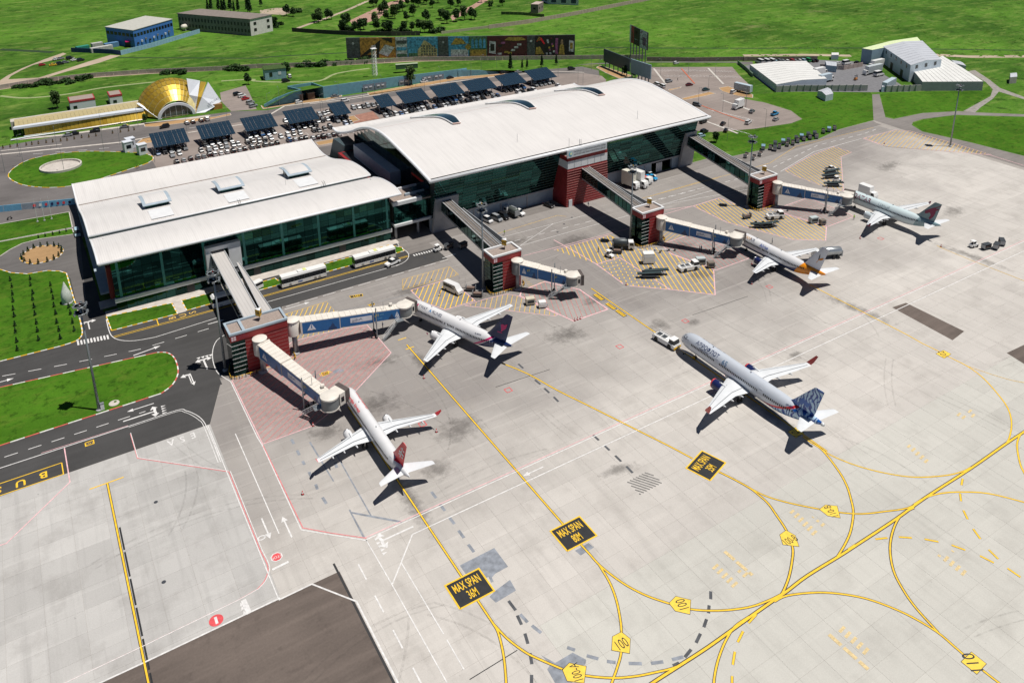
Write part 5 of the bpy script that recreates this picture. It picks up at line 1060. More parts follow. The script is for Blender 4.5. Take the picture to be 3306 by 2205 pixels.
# -- orange and navy tailed airliner
def orange(t, x, y, z): return AND(t, GT(t, t.math('SUBTRACT', x, t.math('ADD', 27.2, t.math('MULTIPLY', t.math('ABSOLUTE', t.math('SUBTRACT', z, 3.2)), .55))), 0), t.math('LESS_THAN', z, 5.3))
def bluebelly(t, x, y, z): return GT(t, t.math('SUBTRACT', t.math('ADD', 2.55, t.math('MULTIPLY', t.math('POWER', t.math('MAXIMUM', t.math('MULTIPLY', t.math('SUBTRACT', x, 20.), 1/10.), 0.), 2.), 2.6)), z), 0)
fm = livery('orange_tail_fuselage_paint', (.70, .70, .71), [(bluebelly, (.012, .028, .11)), (lambda t, x, y, z: GT(t, t.math('SUBTRACT', t.math('SUBTRACT', x, 25.8), t.math('MULTIPLY', t.math('SUBTRACT', z, 2.8), .8)), 0), (.80, .27, .008))])
yfin = livery('white_fin_navy_edge', (.74, .76, .80), [(lambda t, x, y, z: t.math('LESS_THAN', t.math('SUBTRACT', x, t.math('MULTIPLY', z, .82)), 23.55), (.012, .028, .11))])
orm = M('airline_orange', (.70, .24, .012), .35)
P4 = dict(L=35.4, D=3.76, H=4.0, zc=3.35, span=28.9, fus=fm, doors=(3.3, 29.3), xw=13.0, c0=6.4, ck=4.0, ct=1.6, ye=4.85, er=.95, el=3.9, engm=engb, hs=12.7, xh=30.2, fin=7.0, xf=27.9, cf=(5.6, 2.1), finm=yfin, wingm=WWHITE, win=(5.0, 28.8), ym=2.7, wingap=[(11.8, 12.4), (15.2, 15.9)], doorm=engb)
t4, f4, n4 = airliner('orange_tail_airliner', 'white airliner with orange rear fuselage, navy belly and leaf emblem', (193.4, 173.1), -90, P4)
P4['_wrap']('YAN', 4.6, 1.75, 1.35, M('title_orange', (.72, .42, .18), .4)); P4['_wrap']('AIR', 7.0, 1.75, 1.35, dgrey); P4['_wrap']('Allrise', 11.4, 1.45, 1.3, M('title_blue2', (.04, .10, .40), .4))
P4['_decal']([(.55, .44), (.58, .52), (.85, .60), (.82, .50), (.66, .44)], orm); P4['_decal']([(.52, .42), (.36, .62), (.34, .70), (.50, .58), (.56, .46)], M('emblem_dark', (.04, .05, .08), .4)); P4['_decal']([(.5, .3), (.54, .3), (.57, .46), (.53, .46)], orm)
# -- pale grey airliner with maroon emblem
fm = livery('pale_grey_fuselage_paint', (.60, .70, .72), [(lambda t, x, y, z: AND(t, GT(t, t.math('SUBTRACT', x, t.math('MULTIPLY', z, .5)), 27.5), GT(t, x, 0)), (.24, .36, .39)), (lambda t, x, y, z: t.math('LESS_THAN', z, 2.6), (.66, .68, .70))])
mar = M('maroon_paint', (.20, .010, .055), .35); gfin = M('grey_fin_paint', (.20, .29, .31), .35)
P5 = dict(L=37.5, D=3.95, H=4.14, zc=3.7, span=33.9, fus=fm, doors=(3.4, 30.4), xw=13.2, c0=7.2, ck=4.5, ct=1.6, ye=5.75, er=1.12, el=4.2, engm=M('engine_pale_grey', (.55, .62, .65), .35), hs=12.45, xh=31.8, fin=6.2, xf=29.4, cf=(6.0, 2.4), finm=gfin, fence=mar, wingm=WWHITE, win=(5.2, 30.2), xn=5.1, ym=3.6, fair=(.26, .46, .66))
t5, f5, n5 = airliner('pale_grey_airliner', 'pale grey airliner with maroon animal emblem on the fin at the farthest stand', (252.3, 176.0), -90, P5)
P5['_wrap']('QATAR', 4.9, 1.3, 2.0, mar, xs=1.1); P5['_wrap']('القطرية', 15.2, 1.5, 1.1, M('title_grey2', (.25, .32, .34), .4))
P5['_decal']([(.02, .42), (.12, .56), (.30, .68), (.52, .76), (.98, .92), (.96, .86), (.62, .74), (.70, .70), (.94, .76), (.92, .68), (.74, .60), (.80, .44), (.78, .26), (.66, .08), (.56, .16), (.58, .30), (.46, .40), (.36, .42), (.30, .34), (.16, .30)], mar)
P5['_decal']([(.42, .44), (.50, .56), (.56, .40), (.62, .30), (.52, .34)], gfin, 'emblem_detail') if False else None
# ================================================================== passenger boarding bridges
BW = M('bridge_cream_paint', (.66, .62, .56), .45, var=.1); BB = M('advert_blue', (.007, .12, .34), .35, var=.12); BBD = M('advert_dark_blue', (.004, .045, .14), .35)
BWH = M('advert_white', (.70, .73, .78), .4); BY = M('advert_yellow', (.72, .60, .02), .4); BSK = M('advert_pale_blue', (.12, .36, .58), .4); RUB = M('bellows_rubber', (.11, .09, .085), .85, var=.2)
CABG = M('cab_grey', (.20, .21, .21), .5)
def jet_bridge(label, rot, cab, dock, zr, zc, stairs=None, wheel=.72, cut=False):
 t = thing('jet_bridge', label, 'jet bridge', (0, 0, 0), 0, 'boarding bridges')
 A = Vector((*rot, zr)); B = Vector((*cab, zc)); d = (B-A); L = d.length; u = d.normalized(); n = Vector((-u.y, u.x, 0)).normalized()
 h = 3.6
 def P(f, s, dz): return A+d*f+n*s+Vector((0, 0, dz))
 # rotunda on its column
 MB().lathe([(1.75, zr-3.9), (1.75, zr+.25), (1.55, zr+.55), (.05, zr+.75)], (*rot, 0), 20).build('rotunda', CABG if cut else BW, t, True, 40)
 MB().lathe([(1.85, zr+.1), (1.85, zr+.4), (1.2, zr+.72), (.05, zr+.8)], (*rot, 0), 20).build('rotunda_roof', BW, t, True, 40)
 MB().tube([(*rot, .02), (*rot, zr-3.8)], .55, 14).build('support_column', GREYM, t, True); MB().lathe([(1.2, 0), (1.2, .35), (.6, .5)], (*rot, .02), 16).build('column_base', CONC, t)
 o_ = MB()
 for q in ((.7, .3), (.75, -.2)): o_.tube([(rot[0]+q[0], rot[1]+q[1], .1), (rot[0]+q[0], rot[1]+q[1], zr-3.9)], .07, 6)
 o_.build('cable_pipe', GAL, t)
 # telescoping tunnels
 secs = ((.06, .40, 1.55, 0., h), (.36, .70, 1.42, -.12, h-.3), (.66, .95, 1.30, -.24, h-.55))
 for k, (f0, f1, w, dz, hh) in enumerate(secs):
  q = [P(f0, -w, dz-hh), P(f0, w, dz-hh), P(f1, w, dz-hh), P(f1, -w, dz-hh), P(f0, -w, dz), P(f0, w, dz), P(f1, w, dz), P(f1, -w, dz)]
  tn = MB().hexa(q).build('tunnel_section', BW, t)
  rm = MB(); nn = 7
  for i in range(nn+1):
   f = f0+(f1-f0)*i/nn; rm.bar(P(f, -w-.03, dz+.05), P(f, w+.03, dz+.05), .1, .12)
  rm.build('roof_rib', BW, tn, kind='stuff')
  MB().hexa([P(f0-.004, -w-.12, dz-hh-.08), P(f0-.004, w+.12, dz-hh-.08), P(f0+.012, w+.12, dz-hh-.08), P(f0+.012, -w-.12, dz-hh-.08), P(f0-.004, -w-.12, dz+.16), P(f0-.004, w+.12, dz+.16), P(f0+.012, w+.12, dz+.16), P(f0+.012, -w-.12, dz+.16)]).build('end_frame', BW, tn)
  ga, gb = (f0+.012 if k == 0 else secs[k-1][1]+.004), f1-.004
  for sd_ in (-1, 1):
   e = sd_*(w+.03)
   pan = MB().hexa([P(ga, e-.02, dz-hh+.12), P(ga, e+.02, dz-hh+.12), P(gb, e+.02, dz-hh+.12), P(gb, e-.02, dz-hh+.12), P(ga, e-.02, dz-.25), P(ga, e+.02, dz-.25), P(gb, e+.02, dz-.25), P(gb, e-.02, dz-.25)]).build('advert_panel', BB, tn)
   face = sd_*(w+.06)
   def q2(fa, fb, v0, v1, mat, nm, lift=.0):
    o = face+sd_*lift; a, b = ga+(gb-ga)*fa, ga+(gb-ga)*fb; Hh = hh-.37; base = dz-hh+.12
    MB().poly([P(a, o, base+Hh*v0), P(b, o, base+Hh*v0), P(b, o, base+Hh*v1), P(a, o, base+Hh*v1)]).build(nm, mat, pan)
   def tri(fa, fb, v0, v1, mat, nm='advert_triangle', lift=.012):
    o = face+sd_*lift; Hh = hh-.37; base = dz-hh+.12; a, b = ga+(gb-ga)*fa, ga+(gb-ga)*fb; c = (a+b)/2
    for (p0, p1, p2) in (((a, v0), (a+(b-a)*.42, v0), (c, v1)), ((b, v0), (a+(b-a)*.58, v0), (c+(b-a)*.05, v1*.97)), ((a+(b-a)*.15, v0), (b-(b-a)*.15, v0), (c, v0+(v1-v0)*.3))):
     MB().poly([P(p[0], o, base+Hh*p[1]) for p in (p0, p1, p2)]).build(nm, mat, pan)
   def txt(s, fc, v, size, mat, wlen):
    me = text_mesh(s, 1., mat=mat); xs = [v_.co.x for v_ in me.vertices]; w0 = max(xs)-min(xs)
    o = link('advert_lettering', me, pan); Hh = hh-.37; c = P(ga+(gb-ga)*fc, face+sd_*.02, dz-hh+.12+Hh*v)
    ex = u if sd_ < 0 else -u; ez = Vector((0, 0, 1)); ey = n*sd_
    ex = Vector(ex); m = Matrix((( ex.x, ez.x-0, ey.x, c.x), (ex.y, ez.y, ey.y, c.y), (ex.z, ez.z, ey.z, c.z), (0, 0, 0, 1)))
    o.matrix_world = m @ Matrix.Diagonal((wlen/w0, size, 1, 1))
   flip = (lambda f: f) if sd_ < 0 else (lambda f: 1-f)
   seglen = L*(gb-ga)
   if k == 0: tri(min(flip(.12), flip(.36)), max(flip(.12), flip(.36)), .25, .85, BWH)
   if k == 1 and not cut:
    q2(.30, .97, .30, .80, BWH, 'advert_plate', .006); txt('გამარჯობა', .63, .55, .9, BBD, seglen*.56)
   if (k == 2) or (k == 0 and cut):
    c_ = flip(.40) if k == 2 else flip(.62)
    if k == 2: tri(min(flip(.80), flip(.97)), max(flip(.80), flip(.97)), .2, .85, BWH)
    txt('#1', flip(.12) if k == 2 else flip(.5), .68, 1.3, BY, min(1.5, seglen*.14)); txt('BANK', flip(.30) if k == 2 else flip(.75), .70, .7, BSK, seglen*.16); txt('IN GEORGIA', flip(.22) if k == 2 else flip(.68), .30, .7, BSK, seglen*.30)
   # skyline of the advert
   if k != 1:
    f_ = .55 if k == 2 else .68; pts = [(0, 0), (.02, .25), (.07, .32), (.10, .55), (.12, .55), (.13, .75), (.14, .55), (.16, .55), (.19, .3), (.23, .22), (.24, 0)]
    o = face+sd_*.004; Hh = hh-.37; base = dz-hh+.12
    MB().poly([P(ga+(gb-ga)*flip(f_+a_), o, base+Hh*v_) for a_, v_ in pts]).build('advert_skyline', BBD, pan)
 # wheel bogie
 W = P(wheel, 0, 0); Wz = A.z+d.z*wheel-3.4
 o_ = MB()
 for s in (-1.9, 1.9):
  a = W+n*s; o_.tube([(a.x, a.y, .55), (a.x, a.y, Wz+4.6)], .16, 8)
 a, b = W-n*2.1, W+n*2.1; o_.bar((a.x, a.y, Wz-.1), (b.x, b.y, Wz-.1), .35, .4); o_.bar((a.x, a.y, .75), (b.x, b.y, .75), .4, .35)
 o_.build('lift_column', GAL, t)
 for s in (-1.4, -.75, .75, 1.4):
  a = W+n*s; MB().lathe([(.2, -.22), (.5, -.22), (.58, 0), (.5, .22), (.2, .22)], (a.x, a.y, .6), 14, 'x').build('bogie_wheel', TYRE, t, True, 40)
 # cab
 D2 = Vector((*dock, 0))-Vector((*cab, 0)); du = D2.normalized(); dn = Vector((-du.y, du.x, 0))
 MB().lathe([(2.05, zc-3.1), (2.05, zc-.35)], (*cab, 0), 22).build('cab_drum', CABG, t, True, 40)
 MB().lathe([(2.2, zc-.35), (2.2, zc+.05), (1.4, zc+.32), (.05, zc+.4)], (*cab, 0), 22).build('cab_roof', BW, t, True, 40)
 MB().lathe([(.05, zc-3.25), (2.15, zc-3.25), (2.15, zc-3.0), (.05, zc-3.0)], (*cab, 0), 22).build('cab_floor', BW, t)
 for k in range(7):
  a = math.atan2(u.y, u.x)+math.pi/2+k*.16; c = Vector((*cab, 0))+Vector((math.cos(a), math.sin(a), 0))*2.08
  MB().tube([(c.x, c.y, zc-3.0), (c.x, c.y, zc-.4)], .05, 5).build('shutter_slat', GAL, t)
 C0 = Vector((*cab, 0)); l2 = D2.length
 def Q(f, s, z): v = C0+du*(l2*f)+dn*s; return (v.x, v.y, z)
 MB().hexa([Q(.35, -1.75, zc-3.1), Q(.35, 1.75, zc-3.1), Q(.72, 1.75, zc-3.1), Q(.72, -1.75, zc-3.1), Q(.35, -1.75, zc+.1), Q(.35, 1.75, zc+.1), Q(.72, 1.75, zc+.1), Q(.72, -1.75, zc+.1)]).build('cab_front', BW, t)
 MB().poly([Q(.42, -1.78, zc-2.2), Q(.62, -1.78, zc-2.2), Q(.62, -1.78, zc-.9), Q(.42, -1.78, zc-.9)]).build('cab_window', WIN, t); MB().poly([Q(.42, 1.78, zc-2.2), Q(.42, 1.78, zc-.9), Q(.62, 1.78, zc-.9), Q(.62, 1.78, zc-2.2)]).build('cab_window', WIN, t)
 be = MB(); nb = 5
 for k in range(nb):
  f0 = .72+.28*k/nb; f1 = .72+.28*(k+.8)/nb; e = 1.9
  be.hexa([Q(f0, -e, zc-3.0), Q(f0, e, zc-3.0), Q(f1, e, zc-3.0), Q(f1, -e, zc-3.0), Q(f0, -e, zc+.25), Q(f0, e, zc+.25), Q(f1, e, zc+.25), Q(f1, -e, zc+.25)])
 be.build('canopy_bellows', RUB, t, kind='stuff')
 MB().hexa([Q(.72, -1.7, zc-2.9), Q(.72, 1.7, zc-2.9), Q(.97, 1.7, zc-2.9), Q(.97, -1.7, zc-2.9), Q(.72, -1.7, zc+.12), Q(.72, 1.7, zc+.12), Q(.97, 1.7, zc+.12), Q(.97, -1.7, zc+.12)]).build('canopy_core', RUB, t)
 # service stair
 if stairs:
  s0 = P(.93, stairs*1.5, 0); s0.z = zc-3.1; s1 = P(.76, stairs*3.2, 0); s1.z = .1
  if cut: s1 = P(.62, stairs*2.6, 0); s1.z = .1
  st = MB().bar(s0, s1, .25, .2).build('stair_string', GAL, t)
  w = n*stairs*.9
  MB().bar(s0+w, s1+w, .12, .22).build('stair_string', GAL, t)
  tr = MB()
  for k in range(12):
   a = s0+(s1-s0)*((k+.5)/12); tr.bar(a, a+w, .28, .05)
  tr.build('stair_treads', GAL, t, kind='stuff')
  rl_ = MB()
  for o in (Vector(), w):
   rl_.tube([s0+o+Vector((0, 0, 1.1)), s1+o+Vector((0, 0, 1.1))], .045, 5); rl_.tube([s0+o+Vector((0, 0, .6)), s1+o+Vector((0, 0, .6))], .035, 5)
   for k in range(7):
    a = s0+(s1-s0)*(k/6)+o; rl_.tube([a, a+Vector((0, 0, 1.1))], .035, 5)
  rl_.build('stair_railing', WHITEM, t)
  pl = P(.93, stairs*2.1, 0); MB().box(pl.x-1.0, pl.x+1.0, pl.y-1.0, pl.y+1.0, zc-3.2, zc-3.05).build('stair_landing', GAL, t)
 # roof clutter
 p_ = P(.88, .6, .1); MB().box(p_.x-.4, p_.x+.4, p_.y-.4, p_.y+.4, p_.z, p_.z+.5).build('roof_unit', BW, t); p_ = P(.8, -.7, -.1); MB().tube([p_, p_+Vector((0, 0, 2.2))], .06, 5).build('beacon_pole', GAL, t)
 return t
jet_bridge('long cream boarding bridge to the nose of the regional jet', (40.2, 187.8), (48.3, 159.9), (52.45, 161.4), 9.4, 7.2, stairs=-1)
jet_bridge('boarding bridge with sunlit blue adverts to the navy tailed airliner', (49.7, 191.2), (79.3, 186.6), (82.4, 187.8), 9.9, 7.5, stairs=-1)
jet_bridge('short retracted boarding bridge at the free stand', (117.0, 188.0), (128.2, 175.6), (131.2, 174.6), 9.4, 7.4, wheel=.66, cut=True, stairs=-1)
jet_bridge('boarding bridge to the orange tailed airliner', (173.6, 187.8), (187.6, 168.0), (191.4, 169.4), 9.3, 7.3, stairs=-1)
jet_bridge('farthest boarding bridge, docked to the pale grey airliner', (229.2, 187.5), (245.0, 169.6), (250.1, 172.0), 9.3, 7.3, stairs=-1)
# ================================================================== floodlight masts
def mast(label, xy, h, kind=0):
 t = thing('floodlight_mast', label, 'mast', (*xy, .02), 0, 'apron floodlight masts')
 MB().tube([(0, 0, 0), (0, 0, h*.5), (0, 0, h)], [.36, .26, .15], 12).build('pole', GAL, t, True)
 MB().lathe([(.7, 0), (.7, .3), (.4, .5)], (0, 0, 0), 12).build('base', CONC, t)
 fr = MB()
 for z_ in (h-2.0, h-.2): fr.lathe([(1.25, z_), (1.35, z_+.05), (1.25, z_+.1), (1.15, z_+.05), (1.25, z_)], (0, 0, 0), 16)
 for k in range(4): a = R(90*k+20); fr.bar((0, 0, h-2.0), (1.3*math.cos(a), 1.3*math.sin(a), h-2.0), .09, .09); fr.bar((0, 0, h-.2), (1.3*math.cos(a), 1.3*math.sin(a), h-.2), .09, .09); fr.bar((1.3*math.cos(a), 1.3*math.sin(a), h-2), (1.3*math.cos(a), 1.3*math.sin(a), h-.2), .07, .07)
 fr.build('head_frame', GAL, t)
 lm = FLM.setdefault('m', MB().hexa([(-.3, -.12, -.25), (.3, -.12, -.25), (.3, .15, -.3), (-.3, .15, -.3), (-.3, -.2, .25), (.3, -.2, .25), (.3, .12, .25), (-.3, .12, .25)]).mesh('floodlight', GAL))
 for z_ in (h-2.1, h-.1):
  for k in range(6): a = R(60*k+15); o = link('floodlight', lm, t, (1.45*math.cos(a), 1.45*math.sin(a), z_), a+R(90))
 MB().tube([(0, 0, h), (0, 0, h+.5)], .12, 8).build('beacon', SIGNY if kind else REDC, t)
 return t
FLM = {}
mast('tall floodlight mast standing on the left lawn island', (2.7, 193.4), 28.5); mast('tall floodlight mast beside the wide red gate tower', (32.1, 193.5), 28)
mast('tall floodlight mast between the navy tailed airliner and the main hall', (108.1, 193.2), 28, 1); mast('tall floodlight mast left of the second tower, in front of the central red tower', (165.3, 193.6), 27.5, 1); mast('slim floodlight mast at the farthest gate tower', (220.2, 193.0), 27.5); mast('tall floodlight mast on the yellow hatched corner at far right', (343.4, 190.0), 28)
# ================================================================== vegetation
def leaf_mesh(name, pts_fn, n, size, mat, seed):
 rnd = random.Random(seed); mb = MB()
 for _ in range(n):
  p, nn = pts_fn(rnd); s = size*rnd.uniform(.6, 1.5)
  a = Vector((rnd.uniform(-1, 1), rnd.uniform(-1, 1), rnd.uniform(-.6, .6))).normalized(); b = a.cross(Vector((rnd.uniform(-1, 1), rnd.uniform(-1, 1), rnd.uniform(-1, 1)))).normalized()
  P = Vector(p); mb.poly([P-a*s, P+b*s*.7, P+a*s, P-b*s*.7])
 return mb.mesh(name, mat)
def mat_leaf(name, a, b):
 m, t, bs = rawmat(name, .8, 0, .2); p = t.pos()
 c = t.mix(t.ramp(t.noise(p, .9, 4, .7), [(.35, 0.), (.65, 1.)]), a, b); oi = t.new('ObjectInfo'); c = t.mix(t.math('MULTIPLY', oi.outputs['Random'], .35), c, (.03, .05, .015)); t.link(c, bs.inputs['Base Color']); return m
LEAF = mat_leaf('dark_leaf', (.018, .045, .014), (.045, .10, .025)); LEAF2 = mat_leaf('cypress_leaf', (.010, .032, .014), (.028, .07, .025)); LEAF3 = mat_leaf('olive_leaf', (.035, .07, .02), (.075, .13, .035)); BARK = M('bark', (.07, .05, .035), .9)
def crown_fn(h, r, lobes):
 def f(rnd):
  c = rnd.choice(lobes); v = Vector((rnd.gauss(0, 1), rnd.gauss(0, 1), rnd.gauss(0, 1))).normalized()*(rnd.random()**.4)
  return (c[0]+v.x*c[3], c[1]+v.y*c[3], c[2]+v.z*c[3]*.9), v
 return f
TREE = []
for k in range(4):
 rnd = random.Random(50+k); lobes = [(rnd.uniform(-.5, .5)*2.2, rnd.uniform(-.5, .5)*2.2, 2.2+rnd.uniform(0, 3.2), rnd.uniform(.8, 1.5)) for _ in range(9)]
 cm = leaf_mesh('crown', crown_fn(6, 2, lobes), 900, .34, (LEAF, LEAF3, LEAF, LEAF)[k], 60+k)
 tm = MB().tube([(0, 0, -.1), (.05, 0, 1.2), (.1, .05, 2.6), (.0, .1, 4.2)], [.2, .16, .12, .05], 7)
 for q in lobes[:4]: tm.tube([(.05, 0, 1.6), (q[0]*.6, q[1]*.6, q[2]*.8), (q[0], q[1], q[2])], [.09, .06, .02], 5)
 TREE.append((cm, tm.mesh('trunk', BARK)))
def cone_fn(h, r):
 def f(rnd):
  z = rnd.random()**.9; a = rnd.uniform(0, 6.283); rr = r*(1-z)**.75*math.sqrt(rnd.uniform(.25, 1))*(1+.25*math.sin(3*a+9*z)); return (rr*math.cos(a), rr*math.sin(a), .15*h+z*h*.85), None
 return f
CYP = leaf_mesh('crown', cone_fn(9., 1.25), 700, .34, LEAF2, 3); CYPT = MB().tube([(0, 0, -.1), (0, 0, 2.5), (0, 0, 7)], [.16, .12, .03], 6).mesh('trunk', BARK)
SHR = leaf_mesh('crown', cone_fn(1.25, .32), 130, .11, LEAF2, 4); SHRT = MB().tube([(0, 0, -.05), (0, 0, .6)], .03, 5).mesh('trunk', BARK)
BUSHM = leaf_mesh('crown', crown_fn(1, 1, [(0, 0, .6, 1.), (.8, .2, .5, .8), (-.8, -.1, .5, .8), (.2, .7, .7, .7)]), 420, .24, LEAF, 5)
def tree(name, label, cat_, xy, crown, trunk, s=1., sz=None, group=None):
 t = thing(name, label, cat_, (*xy, 0), random.uniform(0, 6.28), group); t.scale = (s, s, sz or s)
 link('crown', crown, t); link('trunk', trunk, t); return t
ORD = ['first', 'second', 'third', 'fourth', 'fifth', 'sixth', 'seventh', 'eighth', 'ninth', 'tenth', 'eleventh', 'twelfth', 'thirteenth', 'fourteenth', 'fifteenth', 'sixteenth', 'seventeenth', 'eighteenth', 'nineteenth', 'twentieth', 'twenty-first', 'twenty-second', 'twenty-third', 'twenty-fourth', 'twenty-fifth', 'twenty-sixth', 'twenty-seventh', 'twenty-eighth', 'twenty-ninth', 'thirtieth']
# rows of small shrubs on the left lawn
for col_, pts in enumerate(([(-13.0,266.0), (-13.0,261.5), (-13.1,256.1), (-13.0,251.8), (-13.0,246.3), (-13.0,242.3), (-12.9,236.6), (-12.9,232.1)], [(-7.8,263.5), (-8.0,259.5), (-7.9,254.3), (-7.9,249.6), (-7.8,244.1), (-7.8,239.4), (-7.8,234.4)], [(-2.8,256.8), (-2.9,251.8), (-2.8,246.9), (-2.9,241.4), (-2.7,236.6), (-2.7,232.0)], [(0.7,248.9), (0.8,244.5), (0.9,239.0), (0.9,234.3)])):
 for k, q in enumerate(pts): tree('conical_shrub', 'small conical shrub, %s from the top in %s row of the left lawn' % (ORD[k], ('the leftmost', 'the second', 'the third', 'the rightmost')[col_]), 'shrub', q, SHR, SHRT, 1.3, 1.5, 'shrubs on the left lawn')
for k, q in enumerate([(-13.3,276.4), (-13.0,271.4), (-8.0,273.9), (-8.1,269.5), (-2.9,261.5), (-2.9,266.2)]): tree('conical_shrub', 'small conical shrub at the far end of the left lawn, %s of six' % ORD[k], 'shrub', q, SHR, SHRT, 1.2, 1.4, 'shrubs on the left lawn')
for k, q in enumerate(ovc[::2]): tree('planter_shrub', 'small dark shrub on the rim of the oval planter, %s clockwise from its left tip' % ORD[k], 'shrub', (q[0]*.93+-3.0*.07, q[1]*.985+265.5*.015), SHR, SHRT, 1.35, 1.45, 'shrubs round the oval planter')
for k, q in enumerate([(-4.1,305.8), (-2.0,305.8), (0.3,305.8), (2.4,305.7), (4.5,306.1)]): tree('verge_shrub', 'tiny shrub on the narrow verge, %s from the left' % ORD[k], 'shrub', q, SHR, SHRT, 1.0, 1.1, 'shrubs on the narrow verge')
# cypresses behind the derelict block
for k, (q, s) in enumerate(zip([(140.5,708.1), (143.4,709.1), (147.8,701.4), (149.7,697.8), (151.2,695.0), (155.4,693.9), (157.2,689.3), (160.8,690.3), (166.9,684.5), (167.7,679.9)]+[(167.1,678.6), (183.0,703.4)], (1., 1.2, 1.3, 1.1, 1.2, 1.5, .9, 1.2, 1.5, 1.3, 1.3, 1.1))): tree('cypress_tree', 'dark cypress behind the derelict grey block, %s from the left' % ORD[k], 'tree', q, CYP, CYPT, s*1.0, s*1.25, 'cypresses')
# scattered trees of the plantation behind the billboards
TP = [(199.7,613.6), (202.6,614.2), (210.2,616.9), (214.2,616.8), (213.1,587.2), (215.9,587.8), (211.3,562.5), (216.1,561.6), (221.0,567.5), (235.0,579.9), (266.0,650.3), (261.6,647.1), (255.8,616.0), (247.9,588.9), (259.9,618.8), (259.5,602.4), (268.2,613.3), (257.3,593.1), (273.9,615.1), (288.2,635.3), (294.3,637.3), (293.0,625.9), (304.9,633.3), (301.9,616.8), (316.4,635.1), (273.1,593.3), (259.7,575.9), (270.0,563.9), (256.2,530.3), (253.5,532.1), (247.1,540.9), (252.5,537.3), (286.0,571.2), (285.8,563.5), (282.4,553.1), (313.1,606.3), (323.2,611.6), (299.7,556.7), (305.0,555.7), (306.1,552.4), (339.3,585.5), (354.3,609.3), (354.2,590.6), (230.9,551.7), (232.8,545.9), (226.3,557.1), (348.5,616.5), (306.0,642.1), (205.9,570.7), (200.5,608.0), (192.3,644.9), (188.5,650.2), (168.5,612.3), (355.4,615.0), (291.0,554.9), (289.2,660.0), (242.4,544.0)]
TPL = []
for k, q in enumerate(TP):
 c_, t_ = TREE[k % 4]; s = 1.0+.45*((k*37) % 10)/10
 TPL.append((q, c_, t_, s))
TPL.sort(key=lambda e: e[0][0]*.5+e[0][1]*.81)
for band, wh_ in ((TPL[:19], 'front'), (TPL[19:38], 'middle'), (TPL[38:], 'rear')):
 for k, (q, c_, t_, s) in enumerate(sorted(band, key=lambda e: e[0][0]*.85-e[0][1]*.52)): tree('plantation_tree', 'bushy tree in the %s part of the plantation, %s from the left' % (wh_, ORD[k]), 'tree', q, c_, t_, s*1.15, s*1.25, 'plantation trees behind the billboards')
for k, (q, s) in enumerate(zip([(249.8,407.8), (257.0,406.1), (260.9,406.7), (269.8,404.0), (280.1,403.6)], (1.2, .7, .7, .9, .8))): tree('roadside_tree', 'young conifer on the verge below the long billboard, %s from the left' % ORD[k], 'tree', q, CYP, CYPT, s*.9, s, 'young conifers on the verge')
for lab, q, k, s in (('leafy tree in front of the blue banner wall', (186.8,411.5), 1, 1.5), ('small tree at the car park corner by the farthest gangway', (261.2,249.6), 0, .8), ('dark tree on the billboard island', (298.4,360.8), 2, .9), ('slim dark tree under the pale billboard', (300.3,355.2), 3, .8), ('dark tree beside the small roadside house', (133.7,472.1), 0, 1.2), ('small tree left of the white station boxes', (13.3,471.5), 1, 1.3), ('small tree on the corner by the sandy yard', (108.9,462.6), 2, 1.0), ('young tree in front of the golden station', (48.1,421.8), 1, .6)):
 c_, t_ = TREE[k]; tree('single_tree', lab, 'tree', q, c_, t_, s, s*1.15)
for (lab, pts, s) in (('bush on the roadside bank, %s from the left', [(-3.3,528.0), (-0.6,527.6), (2.1,527.2), (5.9,526.1), (8.8,528.3), (11.5,530.7), (13.2,526.8), (16.0,526.4), (18.8,525.9), (21.8,528.2), (23.5,521.4), (28.5,526.6), (32.2,528.5)], 1.9), ('bush under the perimeter wall, %s from the left', [(73.0,513.5), (74.9,513.8), (79.6,512.2), (82.2,509.0), (108.1,501.2), (110.7,501.0), (112.9,499.5), (115.6,499.4), (116.3,495.8)]+[(146.1,485.6), (151.3,488.6), (152.1,484.8), (157.9,481.1), (160.5,482.6), (164.0,480.3), (166.8,478.4), (169.5,479.9), (173.0,477.6), (175.2,477.8), (182.7,474.5), (185.3,474.5)], 2.2), ('bush on the plantation edge, %s from the left', [(163.8,610.6), (169.2,611.8), (173.0,619.0), (197.4,661.0), (201.2,661.3), (208.0,571.6), (210.7,567.5), (228.2,553.5), (231.5,549.0), (234.1,545.0), (240.4,545.4), (242.8,539.2), (259.5,528.1), (264.6,529.2)], 2.4)):
 for k, q in enumerate(pts):
  t = thing('bush', lab % ORD[min(k, 29)], 'bush', (*q, 0), k*1.3, 'bushes'); sc_ = s*(.75+.5*((k*29) % 7)/7); t.scale = (sc_*1.2, sc_, sc_); link('crown', BUSHM, t)
# dark tufts over the far meadow: uncountable ground cover
tf = MB(); rnd = random.Random(21)
for _ in range(5200):
 px, py = rnd.uniform(-100, 3400), rnd.uniform(-20, 190)
 v = Vector(CR)*((px-1653)/2664.9)+Vector(CU)*((355.7-py)/2664.9)-Vector(CB); k = -127/v.z; p = v*k
 if p.x < 300 and py > 60: continue
 s = rnd.uniform(.5, 1.6)*(2.2 if rnd.random() < .05 else 1)
 a = rnd.uniform(0, 6.28); pts = [(p.x+s*math.cos(a+q*2.1)*rnd.uniform(.6, 1.6), p.y+s*math.sin(a+q*2.1)*rnd.uniform(.5, 1), -.01) for q in range(3)]
 top = (p.x, p.y, s*.35); tf.add(pts+[top], [(0, 1, 3), (1, 2, 3), (2, 0, 3)])
tagp(tf.build('meadow_tufts', G_FIELD), 'low tufts of grass scattered over the far green meadow', 'grass', kind='stuff')
